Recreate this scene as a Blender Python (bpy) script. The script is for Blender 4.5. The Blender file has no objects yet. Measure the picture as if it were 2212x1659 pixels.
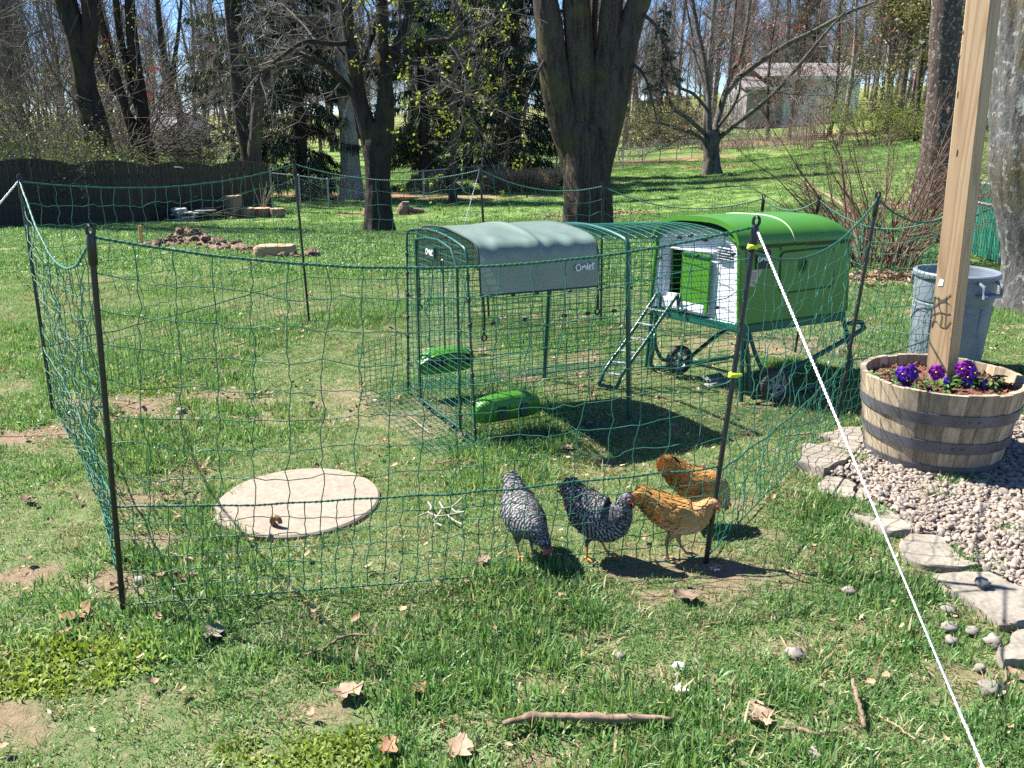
import bpy, bmesh, math, random
import numpy as np
from mathutils import Vector, Matrix
R = random.Random(7)
rng = np.random.default_rng(7)
sc = bpy.context.scene
COL = sc.collection
PI = math.pi

# ------------------------------------------------------------------ camera
PITCH = math.radians(17.27); HC = 1.55; FPX = 1865.0
CP, SP = math.cos(PITCH), math.sin(PITCH)
cam = bpy.data.cameras.new('camera')
cam.sensor_width = 36.0
cam.lens = 36.0 * FPX / 2212.0
cam.clip_start = 0.05; cam.clip_end = 2000
camo = bpy.data.objects.new('camera', cam); COL.objects.link(camo)
camo.location = (0, 0, HC); camo.rotation_euler = (PI / 2 - PITCH, 0, 0)
sc.camera = camo

# ------------------------------------------------------------------ light
SUN_TO = Vector((-0.72, 0.33, 1.0)).normalized()
EL = math.asin(SUN_TO.z); AZ = math.atan2(SUN_TO.x, SUN_TO.y)
w = bpy.data.worlds.new('World'); sc.world = w; w.use_nodes = True
nt = w.node_tree
bgn = nt.nodes['Background']
sky = nt.nodes.new('ShaderNodeTexSky'); sky.sky_type = 'NISHITA'; sky.sun_disc = False
sky.sun_elevation = EL; sky.sun_rotation = AZ
sky.air_density = 1.0; sky.dust_density = 0.0; sky.ozone_density = 3.0; sky.altitude = 1500
tint = nt.nodes.new('ShaderNodeMix'); tint.data_type = 'RGBA'; tint.blend_type = 'MULTIPLY'; tint.inputs[0].default_value = 1.0; tint.inputs[7].default_value = (.70, .86, 1.12, 1)
nt.links.new(sky.outputs[0], tint.inputs[6]); nt.links.new(tint.outputs[2], bgn.inputs[0]); bgn.inputs[1].default_value = 0.062
sun = bpy.data.lights.new('sun', 'SUN'); sun.energy = 5.0; sun.angle = math.radians(0.55); sun.color = (1.0, 0.955, 0.88)
suno = bpy.data.objects.new('sun', sun); COL.objects.link(suno)
suno.rotation_euler = (-SUN_TO).to_track_quat('-Z', 'Y').to_euler()
sc.view_settings.view_transform = 'Standard'; sc.view_settings.look = 'None'
sc.view_settings.exposure = 1.7; sc.view_settings.gamma = 1.0; sc.view_settings.use_curve_mapping = False
sc.render.engine = 'CYCLES'
sc.cycles.max_bounces = 6; sc.cycles.transparent_max_bounces = 8
sc.cycles.sample_clamp_indirect = 8
sc.cycles.use_denoising = False
try:
    sc.cycles.denoiser = 'OPENIMAGEDENOISE'; sc.cycles.denoising_prefilter = 'ACCURATE'
except Exception:
    pass

# ------------------------------------------------------------------ terrain
TY = [-20, 4, 6, 8, 10, 14, 18, 22, 27, 35, 45, 60, 90, 220]
TR = [-.12, .08, .25, .5]
TZ = np.array([
    [0, 0, 0, -.02, -.1, -.35, -.7, -.95, -1.1, -1.15, -1.1, -1.0, -.9, 2],
    [0, 0, -.06, -.12, -.18, -.35, -.6, -.8, -1.0, -1.1, -1.1, -.9, -.4, 4],
    [0, 0, -.1, -.2, -.28, -.38, -.45, -.5, -.6, -.75, -.75, .4, 1.6, 7],
    [0, 0, -.08, -.14, -.18, -.2, -.2, -.15, -.05, .2, .75, 1.7, 3.0, 9]])

def gz(x, y):
    x = np.asarray(x, float); y = np.asarray(y, float)
    r = np.clip(x / np.maximum(y, 2.0), TR[0], TR[-1])
    cols = [np.interp(y, TY, TZ[i]) for i in range(4)]
    out = np.zeros(np.broadcast(x, y).shape)
    for i in range(3):
        t = np.clip((r - TR[i]) / (TR[i + 1] - TR[i]), 0, 1)
        m = (r >= TR[i]) & (r <= TR[i + 1])
        out = np.where(m, cols[i] * (1 - t) + cols[i + 1] * t, out)
    return out

def g1(x, y): return float(gz(x, y))

def ray(u, v):
    a = (u - 1106) / FPX; b = (829.5 - v) / FPX
    return np.array((a, CP + b * SP, -SP + b * CP))
_TS = np.geomspace(0.6, 260, 6000)

def G(u, v, dz=0.0):
    """where the line of sight through a spot of the photograph meets the ground"""
    d = ray(u, v)
    p = np.outer(_TS, d) + (0, 0, HC)
    k = np.nonzero(p[:, 2] < gz(p[:, 0], p[:, 1]))[0]
    q = p[k[0]] if len(k) else p[-1]
    return np.array((q[0], q[1], g1(q[0], q[1]) + dz))

def AT(u, v, Y):
    d = ray(u, v); return np.array((0, 0, HC)) + d * (Y / d[1])

def ATZ(u, v, z):
    d = ray(u, v); return np.array((0, 0, HC)) + d * ((z - HC) / d[2])

def BASE(u, Y):
    """a ground spot at distance Y seen at column u"""
    x = 0.0
    for _ in range(6):
        z = g1(x, Y); x = (u - 1106) / FPX * (Y * CP + (HC - z) * SP)
    return np.array((x, Y, g1(x, Y)))

# ------------------------------------------------------------------ noise
def _h(ix, iy, iz):
    n = (ix * 73856093) ^ (iy * 19349663) ^ (iz * 83492791)
    n = n & 0xffffffff
    n = ((n ^ (n >> 13)) * 1274126177) & 0xffffffff
    n = ((n ^ (n >> 16)) * 668265263) & 0xffffffff
    return ((n ^ (n >> 15)) & 0xffff) / 65535.0

def vnoise(x, y, z=0.0):
    x, y, z = np.broadcast_arrays(np.asarray(x, float), np.asarray(y, float), np.asarray(z, float))
    ix = np.floor(x).astype(np.int64); iy = np.floor(y).astype(np.int64); iz = np.floor(z).astype(np.int64)
    fx, fy, fz = x - ix, y - iy, z - iz
    fx = fx * fx * (3 - 2 * fx); fy = fy * fy * (3 - 2 * fy); fz = fz * fz * (3 - 2 * fz)
    o = 0
    for a in (0, 1):
        for b in (0, 1):
            for c in (0, 1):
                o = o + _h(ix + a, iy + b, iz + c) * (fx if a else 1 - fx) * (fy if b else 1 - fy) * (fz if c else 1 - fz)
    return o

def fbm(x, y, z=0.0, o=4):
    s = 0; a = .5; t = 0
    for k in range(o):
        s = s + a * vnoise(x * 2 ** k + 13.7 * k, y * 2 ** k - 7.1 * k, np.asarray(z) * 2 ** k + 3.3 * k); t += a; a *= .5
    return s / t

def ss(a, b, x):
    t = np.clip((x - a) / (b - a), 0, 1); return t * t * (3 - 2 * t)

# ------------------------------------------------------------------ mesh building
OFF = {}

def mkmesh(name, V, Fs, smooth=True, sharp=None, recalc=False, attrs=None, uv=None):
    V = np.ascontiguousarray(V, dtype=np.float32).reshape(-1, 3)
    me = bpy.data.meshes.new(name)
    me.vertices.add(len(V)); me.vertices.foreach_set('co', V.ravel())
    Fs = [np.asarray(f, dtype=np.int32) for f in Fs if len(f)]
    li = np.concatenate([f.ravel() for f in Fs]); 
    tot = np.concatenate([np.full(len(f), f.shape[1], np.int32) for f in Fs])
    st = np.concatenate([[0], np.cumsum(tot)[:-1]]).astype(np.int32)
    me.loops.add(len(li)); me.loops.foreach_set('vertex_index', li)
    me.polygons.add(len(tot)); me.polygons.foreach_set('loop_start', st)
    me.polygons.foreach_set('use_smooth', np.full(len(tot), bool(smooth)))
    me.update(calc_edges=True)
    if recalc:
        bm = bmesh.new(); bm.from_mesh(me); bmesh.ops.recalc_face_normals(bm, faces=bm.faces); bm.to_mesh(me); bm.free()
    if attrs:
        for k, a in attrs.items():
            at = me.attributes.new(k, 'FLOAT', 'POINT'); at.data.foreach_set('value', np.asarray(a, np.float32))
    if uv is not None:
        l = me.uv_layers.new(name='UVMap'); vi = np.empty(len(me.loops), np.int32); me.loops.foreach_get('vertex_index', vi)
        l.data.foreach_set('uv', np.asarray(uv, np.float32)[vi].ravel())
    if smooth and sharp is not None:
        me.set_sharp_from_angle(angle=math.radians(sharp))
    return me

def props(o, label=None, cat=None, group=None, kind=None):
    if label: o['label'] = label
    if cat: o['category'] = cat
    if group: o['group'] = group
    if kind: o['kind'] = kind
    return o

def link(name, me, mats, parent=None, origin=(0, 0, 0)):
    o = bpy.data.objects.new(name, me); COL.objects.link(o)
    if not isinstance(mats, (list, tuple)): mats = [mats]
    if me is not None and len(me.materials) == 0:
        for m in mats: me.materials.append(m)
    if parent is not None:
        o.parent = parent; OFF[o] = OFF[parent]
    else:
        o.location = tuple(map(float, origin)); OFF[o] = np.array(origin, float)
    return o

def thing(name, label, cat, loc=(0, 0, 0), group=None):
    o = bpy.data.objects.new(name, None); COL.objects.link(o)
    o.empty_display_size = .1
    o.location = tuple(map(float, loc)); OFF[o] = np.array(loc, float)
    return props(o, label, cat, group)

def copy_tree(root, loc, rz=0, s=1.0, label=None, group=None, tilt=(0, 0)):
    c = root.copy(); COL.objects.link(c)
    c.location = tuple(map(float, loc)); c.rotation_euler = (tilt[0], tilt[1], rz)
    c.scale = (s, s, s) if not isinstance(s, tuple) else s
    if label: c['label'] = label
    if group: c['group'] = group
    for ch in list(root.children):
        d = ch.copy(); COL.objects.link(d); d.parent = c
        for g in list(ch.children):
            e = g.copy(); COL.objects.link(e); e.parent = d
    return c

def nrm(a):
    a = np.asarray(a, float); return a / np.maximum(np.linalg.norm(a, axis=-1, keepdims=True), 1e-9)

def tubes(lines, n=6):
    """open tubes round polylines [(pts, radii)] -> V, F(quads), ends (list of ring index starts)"""
    by = {}
    for p, r in lines: by.setdefault(len(p), []).append((p, r))
    Vs, Fs, base = [], [], 0
    ang = np.arange(n) * 2 * PI / n
    for m, L in by.items():
        P = np.array([l[0] for l in L], float); Rr = np.array([np.broadcast_to(l[1], (m,)) for l in L], float)
        T = nrm(np.gradient(P, axis=1)) if m > 2 else nrm(np.repeat((P[:, 1:] - P[:, :1]), 2, axis=1))
        D = np.abs(nrm(P[:, -1] - P[:, 0]))
        ref = np.eye(3)[np.argmin(D, axis=1)][:, None, :]
        U = nrm(np.cross(T, np.broadcast_to(ref, T.shape))); W = np.cross(T, U)
        ring = P[:, :, None, :] + Rr[:, :, None, None] * (np.cos(ang)[None, None, :, None] * U[:, :, None, :] + np.sin(ang)[None, None, :, None] * W[:, :, None, :])
        K = len(L)
        Vs.append(ring.reshape(-1, 3))
        idx = base + np.arange(K * m * n).reshape(K, m, n)
        a = idx[:, :-1]; b = idx[:, 1:]
        f = np.stack([a, np.roll(a, -1, 2), np.roll(b, -1, 2), b], -1).reshape(-1, 4)
        Fs.append(f); base += K * m * n
    return np.concatenate(Vs), np.concatenate(Fs)

class MB:
    def __init__(s): s.V = []; s.F = {}; s.n = 0; s.A = []; s.UV = []
    def add(s, V, F, a=0.0):
        V = np.asarray(V, float).reshape(-1, 3)
        if isinstance(F, np.ndarray): F = {F.shape[1]: F}
        elif not isinstance(F, dict):
            d = {}
            for f in F: d.setdefault(len(f), []).append(f)
            F = d
        for k, f in F.items(): s.F.setdefault(k, []).append(np.asarray(f, int) + s.n)
        s.V.append(V); s.n += len(V); s.A.append(np.broadcast_to(a, (len(V),)))
        return s
    def box(s, c, size, R=None, b=0.0, a=0.0):
        h = np.array(size, float) / 2
        if b <= 0:
            V = np.array([(x, y, z) for x in (-1, 1) for y in (-1, 1) for z in (-1, 1)], float) * h
            F = [(0, 1, 3, 2), (4, 6, 7, 5), (0, 4, 5, 1), (2, 3, 7, 6), (0, 2, 6, 4), (1, 5, 7, 3)]
        else:
            b = min(b, h.min() * .9); V = []; ix = {}
            for x in (-1, 1):
                for y in (-1, 1):
                    for z in (-1, 1):
                        sg = np.array((x, y, z), float)
                        for k in range(3):
                            q = h - b; q = q.copy(); q[k] = h[k]; ix[(x, y, z, k)] = len(V); V.append(sg * q)
            V = np.array(V); F = []
            for k in range(3):
                i, j = (k + 1) % 3, (k + 2) % 3
                for sgn in (-1, 1):
                    f = []
                    for (p, q) in ((-1, -1), (1, -1), (1, 1), (-1, 1)):
                        t = [0, 0, 0]; t[k] = sgn; t[i] = p; t[j] = q; f.append(ix[(*t, k)])
                    F.append(f if sgn > 0 else f[::-1])
            for k in range(3):          # edges along k
                i, j = (k + 1) % 3, (k + 2) % 3
                for p in (-1, 1):
                    for q in (-1, 1):
                        t0 = [0, 0, 0]; t0[i] = p; t0[j] = q; t1 = list(t0); t0[k] = -1; t1[k] = 1
                        F.append([ix[(*t0, i)], ix[(*t1, i)], ix[(*t1, j)], ix[(*t0, j)]])
            for x in (-1, 1):
                for y in (-1, 1):
                    for z in (-1, 1): F.append([ix[(x, y, z, k)] for k in range(3)])
        if R is not None: V = V @ np.asarray(R, float).T
        return s.add(V + np.asarray(c, float), F, a)
    def tube(s, pts, r, n=8, cap=True, a=0.0):
        pts = np.asarray(pts, float)
        V, F = tubes([(pts, np.broadcast_to(r, (len(pts),)))], n)
        F = {4: F}
        if cap:
            m = len(pts); F[n] = np.concatenate([F.get(n, np.zeros((0, n), int)), [list(range(n))[::-1], list(range((m - 1) * n, m * n))]]) if n == 4 else np.array([list(range(n))[::-1], list(range((m - 1) * n, m * n))])
        return s.add(V, F, a)
    def grid(s, P, wrap=False, a=0.0):
        P = np.asarray(P, float); m, n = P.shape[:2]
        idx = np.arange(m * n).reshape(m, n)
        if wrap:
            A = idx; B = np.roll(idx, -1, 1)
        else: A = idx[:, :-1]; B = idx[:, 1:]
        f = np.stack([A[:-1], B[:-1], B[1:], A[1:]], -1).reshape(-1, 4)
        return s.add(P.reshape(-1, 3), f, a)
    def lathe(s, prof, c, n=32, R=None, cap0=False, cap1=False):
        prof = np.asarray(prof, float); an = np.arange(n) * 2 * PI / n
        P = np.stack([prof[:, None, 0] * np.cos(an), prof[:, None, 0] * np.sin(an), np.repeat(prof[:, 1:2], n, 1)], -1)
        if R is not None: P = P @ np.asarray(R, float).T
        P = P + np.asarray(c, float); k = s.n
        s.grid(P, wrap=True); m = len(prof)
        if cap0: s.F.setdefault(n, []).append(np.array([list(range(k, k + n))[::-1]]))
        if cap1: s.F.setdefault(n, []).append(np.array([list(range(k + (m - 1) * n, k + m * n))]))
        return s
    def prism(s, poly, vec, a=0.0):
        poly = np.asarray(poly, float); n = len(poly)
        V = np.concatenate([poly, poly + np.asarray(vec, float)])
        F = [tuple(range(n))[::-1], tuple(range(n, 2 * n))] + [(i, (i + 1) % n, n + (i + 1) % n, n + i) for i in range(n)]
        return s.add(V, F, a)
    def ball(s, c, r, n=10, m=6, R=None, a=0.0):
        th = np.linspace(0.02, PI - .02, m + 1); an = np.arange(n) * 2 * PI / n
        P = np.stack([np.sin(th)[:, None] * np.cos(an), np.sin(th)[:, None] * np.sin(an), np.repeat(np.cos(th)[:, None], n, 1)], -1) * np.asarray(r, float)
        if R is not None: P = P @ np.asarray(R, float).T
        return s.grid(P + np.asarray(c, float), wrap=True, a=a)
    def mesh(s, name, off=(0, 0, 0), smooth=True, sharp=38, recalc=None, attr=None):
        V = np.concatenate(s.V) - np.asarray(off, float)
        if recalc is None: recalc = len(V) < 60000
        Fs = [np.concatenate([np.asarray(x).reshape(-1, k) for x in f]) for k, f in s.F.items()]
        return mkmesh(name, V, Fs, smooth, sharp, recalc, {attr: np.concatenate(s.A)} if attr else None)
    def build(s, name, m, parent=None, origin=(0, 0, 0), **k):
        off = OFF[parent] if parent is not None else origin
        return link(name, s.mesh(name, off, **k), m, parent, origin)

def rotz(a):
    c, s_ = math.cos(a), math.sin(a); return np.array([[c, -s_, 0], [s_, c, 0], [0, 0, 1]])

def rot(ax, a):
    return np.array(Matrix.Rotation(a, 3, Vector(ax)))

def spline(pts, n):
    """smooth curve through pts"""
    P = np.asarray(pts, float); m = len(P)
    if m < 3:
        t = np.linspace(0, 1, n)[:, None]; return P[0] * (1 - t) + P[-1] * t
    d = np.concatenate([[0], np.cumsum(np.linalg.norm(np.diff(P[:, :3], axis=0), axis=1))]); t = np.linspace(0, d[-1], n)
    E = np.concatenate([[2 * P[0] - P[1]], P, [2 * P[-1] - P[-2]]])
    k = np.clip(np.searchsorted(d, t, 'right') - 1, 0, m - 2)
    f = ((t - d[k]) / np.maximum(d[k + 1] - d[k], 1e-9))[:, None]
    a, b, c, e = E[k], E[k + 1], E[k + 2], E[k + 3]
    return .5 * ((2 * b) + (c - a) * f + (2 * a - 5 * b + 4 * c - e) * f ** 2 + (3 * b - a - 3 * c + e) * f ** 3)

# ------------------------------------------------------------------ materials
def newmat(name):
    m = bpy.data.materials.new(name); m.use_nodes = True
    return m, m.node_tree, m.node_tree.nodes['Principled BSDF']

def nd(t, typ, **kw):
    n = t.nodes.new(typ)
    for k, v in kw.items():
        if hasattr(n, k): setattr(n, k, v)
    return n

def rgba(c): return (c[0], c[1], c[2], 1)

def ramp(t, fac, stops):
    n = t.nodes.new('ShaderNodeValToRGB'); e = n.color_ramp.elements
    while len(e) < len(stops): e.new(.5)
    for i, (p, c) in enumerate(stops):
        e[i].position = p; e[i].color = rgba(c) if len(c) == 3 else c
    t.links.new(fac, n.inputs[0]); return n.outputs[0]

def coords(t, stretch=(1, 1, 1), kind='Object', rotation=(0, 0, 0)):
    tc = t.nodes.new('ShaderNodeTexCoord'); mp = t.nodes.new('ShaderNodeMapping')
    mp.inputs['Scale'].default_value = stretch; mp.inputs['Rotation'].default_value = rotation
    t.links.new(tc.outputs[kind], mp.inputs[0]); return mp.outputs[0]

def noise(t, vec, scale, detail=4, rough=.6, dist=0):
    n = t.nodes.new('ShaderNodeTexNoise'); n.inputs['Scale'].default_value = scale
    n.inputs['Detail'].default_value = detail; n.inputs['Roughness'].default_value = rough; n.inputs['Distortion'].default_value = dist
    t.links.new(vec, n.inputs['Vector']); return n.outputs[0]

def mixc(t, fac, a, b, mode='MIX'):
    n = t.nodes.new('ShaderNodeMix'); n.data_type = 'RGBA'; n.blend_type = mode
    for s_, v in ((n.inputs[0], fac), (n.inputs[6], a), (n.inputs[7], b)):
        if hasattr(v, 'is_linked'): t.links.new(v, s_)
        elif isinstance(v, (int, float)): s_.default_value = v
        else: s_.default_value = rgba(v)
    return n.outputs[2]

def math_(t, op, a, b=0.0, c=None, clamp=False):
    n = t.nodes.new('ShaderNodeMath'); n.operation = op; n.use_clamp = clamp
    for i, v in enumerate((a, b) if c is None else (a, b, c)):
        if hasattr(v, 'is_linked'): t.links.new(v, n.inputs[i])
        else: n.inputs[i].default_value = v
    return n.outputs[0]

def bump(t, p, h, strength=.4, dist=.01):
    b = t.nodes.new('ShaderNodeBump'); b.inputs['Strength'].default_value = strength; b.inputs['Distance'].default_value = dist
    t.links.new(h, b.inputs['Height']); t.links.new(b.outputs[0], p.inputs['Normal'])

def M(name, c, c2=None, rough=.6, scale=12, stretch=(1, 1, 1), bmp=.2, bd=.004, metal=0.0, spec=.5, lo=.35, hi=.65, rnd=0.0, detail=5, fine=None):
    m, t, p = newmat(name)
    v = coords(t, stretch); n = noise(t, v, scale, detail)
    if c2 is None: c2 = tuple(x * .72 for x in c)
    col = ramp(t, n, [(lo, c2), (hi, c)])
    if fine:
        n2 = noise(t, v, scale * fine, 3); col = mixc(t, .35, col, ramp(t, n2, [(.3, tuple(x * .5 for x in c2)), (.7, tuple(min(1, x * 1.25) for x in c))]))
    if rnd:
        oi = t.nodes.new('ShaderNodeObjectInfo')
        col = mixc(t, 1.0, col, ramp(t, oi.outputs['Random'], [(0, (1 - rnd,) * 3), (1, (1 + rnd * .6, 1 + rnd * .5, 1 + rnd * .4))]), 'MULTIPLY')
    t.links.new(col, p.inputs['Base Color']); p.inputs['Roughness'].default_value = rough
    p.inputs['Metallic'].default_value = metal; p.inputs['Specular IOR Level'].default_value = spec
    if bmp: bump(t, p, n, bmp, bd)
    return m

def leafmat(name, c, c2, transl=.45, rough=.5, attr=None, rnd=True, spec=.3):
    m, t, p = newmat(name)
    if attr:
        a = nd(t, 'ShaderNodeAttribute'); a.attribute_name = attr; fac = a.outputs['Fac']
        if rnd:
            oi = t.nodes.new('ShaderNodeObjectInfo'); fac = math_(t, 'ADD', math_(t, 'MULTIPLY', fac, .65), math_(t, 'MULTIPLY', oi.outputs['Random'], .35))
    else:
        g = t.nodes.new('ShaderNodeNewGeometry'); fac = g.outputs['Random Per Island']
    col = ramp(t, fac, c if isinstance(c, list) else [(0, c2), (1, c)])
    t.links.new(col, p.inputs['Base Color']); p.inputs['Roughness'].default_value = rough; p.inputs['Specular IOR Level'].default_value = spec
    tr = t.nodes.new('ShaderNodeBsdfTranslucent'); t.links.new(mixc(t, 1.0, col, (1.0, 1.0, .62), 'MULTIPLY'), tr.inputs[0])
    mx = t.nodes.new('ShaderNodeMixShader'); mx.inputs[0].default_value = transl
    out = t.nodes['Material Output']
    t.links.new(p.outputs[0], mx.inputs[1]); t.links.new(tr.outputs[0], mx.inputs[2]); t.links.new(mx.outputs[0], out.inputs[0])
    return m

def barkmat(name, dark, light, scale=5, zs=.16, moss=None, lich=None, bmp=.9, bd=.03):
    m, t, p = newmat(name)
    v = coords(t, (1, 1, zs)); n = noise(t, v, scale, 7, .68, .6); n2 = noise(t, coords(t), 1.3, 4)
    n3 = noise(t, coords(t, (1, 1, .5)), scale * 4, 4, .7)
    col = ramp(t, n, [(.36, dark), (.55, light), (.72, tuple(x * 1.25 for x in light))])
    col = mixc(t, .4, col, ramp(t, n3, [(.35, tuple(x * .6 for x in dark)), (.65, tuple(x * 1.2 for x in light))]))
    if moss is not None: col = mixc(t, ramp(t, n2, [(.52, (0, 0, 0)), (.66, (.75, .75, .75))]), col, moss)
    if lich is not None: col = mixc(t, ramp(t, noise(t, coords(t), 14, 4, .6), [(.56, (0, 0, 0)), (.62, (.8, .8, .8))]), col, lich)
    t.links.new(col, p.inputs['Base Color']); p.inputs['Roughness'].default_value = .9; p.inputs['Specular IOR Level'].default_value = .15
    bump(t, p, math_(t, 'ADD', n, math_(t, 'MULTIPLY', n3, .4)), bmp, bd); return m
# ================================================================== THE GROUND
GV = [tuple(p) for p in ()]
def px3(zx, zy, x0, y0, k): return ((x0 + zx / k) / 1.8228, (y0 + zy / k) / 1.8228)
def poly3(L): return [G(*px3(a, b, 3000, 1650, 1.7461))[:2] for a, b in L]

STONES = [
    ([(385, 132), (560, 88), (690, 86), (712, 190), (620, 182), (500, 168)], 'pale flagstone half under the near rim of the barrel planter, farthest of the edging stones', .03),
    ([(372, 208), (520, 165), (694, 198), (640, 262), (520, 240), (420, 226)], 'small cracked flagstone in the net shadow between two larger flagstones left of the barrel', .04),
    ([(235, 345), (278, 208), (350, 206), (505, 250), (630, 275), (590, 320), (500, 360), (430, 402)], 'grey tilted flagstone under the net shadow with a broken edge towards the gravel', .055),
    ([(370, 450), (440, 405), (600, 422), (672, 470), (622, 560), (520, 556), (400, 520)], 'crumbled brownish flagstone sunk in grass beside the white rope', .018),
    ([(640, 545), (672, 490), (725, 495), (762, 560), (700, 590)], 'small flagstone fragment right behind the white rope', .02),
    ([(560, 668), (600, 605), (760, 575), (870, 640), (1010, 750), (1045, 800), (870, 822), (740, 750)], 'flagstone crossed by the white rope with a pointed end in the gravel', .028),
    ([(935, 868), (1000, 815), (1180, 812), (1262, 850), (1300, 940), (1480, 1040), (1420, 1062), (1120, 1052), (960, 975)], 'boot shaped flagstone between the rope and the gravel', .03),
    ([(1165, 1105), (1350, 1065), (1560, 1090), (1700, 1160), (1830, 1205), (1850, 1430), (1640, 1472), (1440, 1290), (1230, 1190)], 'broad sunlit flagstone with a dark pebble lying on it', .032),
    ([(1600, 1620), (1700, 1505), (1840, 1470), (1900, 1690), (1640, 1720)], 'flagstone cut by the lower right edge of the photo', .03),
    ([(1722, 192), (1742, 150), (1840, 142), (1850, 205)], 'flagstone behind the barrel planter at the far side of the gravel', .02),
]
STONE_POLY = [poly3(s[0]) for s in STONES]
STONE_POLY = [[np.mean(q, 0) + (np.asarray(a) - np.mean(q, 0)) * .945 for a in q] for q in STONE_POLY]
GRAVEL = poly3([(705, 180), (640, 290), (600, 345), (470, 400), (660, 450), (760, 560), (880, 640), (1030, 780), (1190, 812), (1300, 900), (1500, 1050), (1700, 1150), (1830, 1210)]) + [np.array((3.2, 2.75)), np.array((3.3, 4.35)), np.array((2.4, 4.36))]
SLAB_C = np.array((-.896, 3.32)); SLAB_R = .337

def inpoly(x, y, poly):
    x = np.asarray(x, float); y = np.asarray(y, float); c = np.zeros(x.shape, bool); n = len(poly)
    for i in range(n):
        x0, y0 = poly[i][:2]; x1, y1 = poly[(i + 1) % n][:2]
        if y0 == y1: continue
        c ^= ((y0 > y) != (y1 > y)) & (x < (x1 - x0) * (y - y0) / (y1 - y0) + x0)
    return c

# bare earth: (u, v, half width in m, half depth in m, strength)
SPOTS = [(330, 885, .42, .26, .9), (470, 860, .3, .2, .8), (50, 945, .22, .16, 1), (15, 1545, .10, .07, .8), (270, 1265, .12, .09, 1), (325, 1165, .1, .07, .9),
         (55, 1250, .09, .08, 1), (620, 905, .4, .14, .6), (760, 870, .3, .2, .5), (1470, 1290, .16, .07, .8), (1540, 1225, .34, .09, .95), (1330, 1230, .3, .06, .8),
         (1330, 1480, .2, .1, .75), (1190, 1500, .14, .1, .6), (1100, 1630, .25, .1, .8), (1250, 1395, .1, .09, .6), (1890, 1190, .3, .06, .7), (1960, 1330, .35, .08, .65),
         (1600, 1260, .2, .07, .7), (1800, 1560, .2, .07, .6), (640, 1530, .12, .05, .6), (820, 1420, .1, .06, .4), (940, 900, .35, .3, .55), (1180, 700, .5, .5, .45),
         (1690, 745, .8, .35, .75), (1560, 745, .6, .35, .5), (1900, 690, .6, .3, .55), (800, 900, .5, .14, .4), (1290, 1010, .3, .1, .35), (1160, 1000, .4, .12, .35), (2120, 1475, .2, .12, .7),
         (1445, 1215, .2, .06, .6), (1880, 1130, .1, .06, .6), (1960, 1225, .25, .05, .5), (990, 1465, .08, .05, .5), (1040, 1560, .14, .06, .5), (1700, 1395, .16, .06, .5)]
SPXY = [(G(u, v), a, b, s) for u, v, a, b, s in SPOTS]
TRENCH = [(G(-60, 540), .5, .16), (G(60, 537), .6, .12), (G(190, 535), .55, .12), (G(250, 540), .3, .08)]

def bare(x, y):
    n = fbm(x * 2.1, y * 2.1, 0, 4); n2 = fbm(x * 9, y * 9, 5, 3)
    b = ss(.60, .74, n * .75 + n2 * .25) * .7 * (1 - ss(8, 14, y))
    for c, a, d, s in SPXY:
        r = np.sqrt(((x - c[0]) / a) ** 2 + ((y - c[1]) / d) ** 2)
        b = np.maximum(b, s * ss(1.25, .55, r + (n2 - .5) * 2.6 + (n - .5) * 1.2))
    for c, a, d in TRENCH:
        r = np.sqrt(((x - c[0]) / a) ** 2 + ((y - c[1]) / d) ** 2)
        b = np.maximum(b, ss(1.3, .7, r + (n2 - .5) * 1.2))
    r = np.hypot(x - SLAB_C[0], y - SLAB_C[1])
    b = np.maximum(b, (r < SLAB_R * .97) * 1.0)
    return b

def micro(x, y):
    k = 1 - ss(9, 14, y)
    return ((fbm(x * 1.7, y * 1.7, 9, 3) - .5) * .03 + (fbm(x * 11, y * 11, 2, 3) - .5) * .014) * k - .006 * k

def gfine(x, y): return gz(x, y) + micro(x, y)

ys = np.concatenate([np.linspace(-6, 1.1, 6), np.arange(1.2, 8.4, .045), 8.4 * np.geomspace(1, 290 / 8.4, 110)])
xs_ = np.concatenate([np.arange(0, 5.2, .05), 5.2 * np.geomspace(1.012, 190 / 5.2, 70)])
xs = np.concatenate([-xs_[::-1][:-1], xs_])
X, Y = np.meshgrid(xs, ys)
Zg = gfine(X, Y)
P = np.stack([X, Y, Zg], -1)
far = ss(6, 22, Y)
brn = bare(X, Y)
# leaf litter under the shrubs and trees on the right, and along the far lawn's edge
LIT = [(G(1950, 600), 1.3, .55), (G(2075, 610), .7, .6), (G(2110, 640), .5, .3), (G(1275, 466), 1.2, .7), (G(1540, 362), 2.0, 1.2), (G(2010, 440), 1.6, .7), (G(720, 420), 5, 1.2), (G(1000, 425), 5, 1.0), (G(1160, 400), 4, 1.4), (G(1440, 347), 5, 1.2), (G(820, 462), 1.2, .6),
       (G(1700, 300), 6, 2.0), (G(1880, 285), 8, 2.0), (G(200, 478), 4, .8)]
lit = np.zeros_like(X)
nl = fbm(X * 1.3, Y * 1.3, 4, 4)
lit = .35 * ss(66, 84, Y + 30 * (fbm(X * .08, Y * .08, 2, 2) - .5))
for c, a, d in LIT:
    lit = np.maximum(lit, ss(1.3, .5, np.sqrt(((X - c[0]) / a) ** 2 + ((Y - c[1]) / d) ** 2) + (nl - .5) * 1.8))

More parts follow.
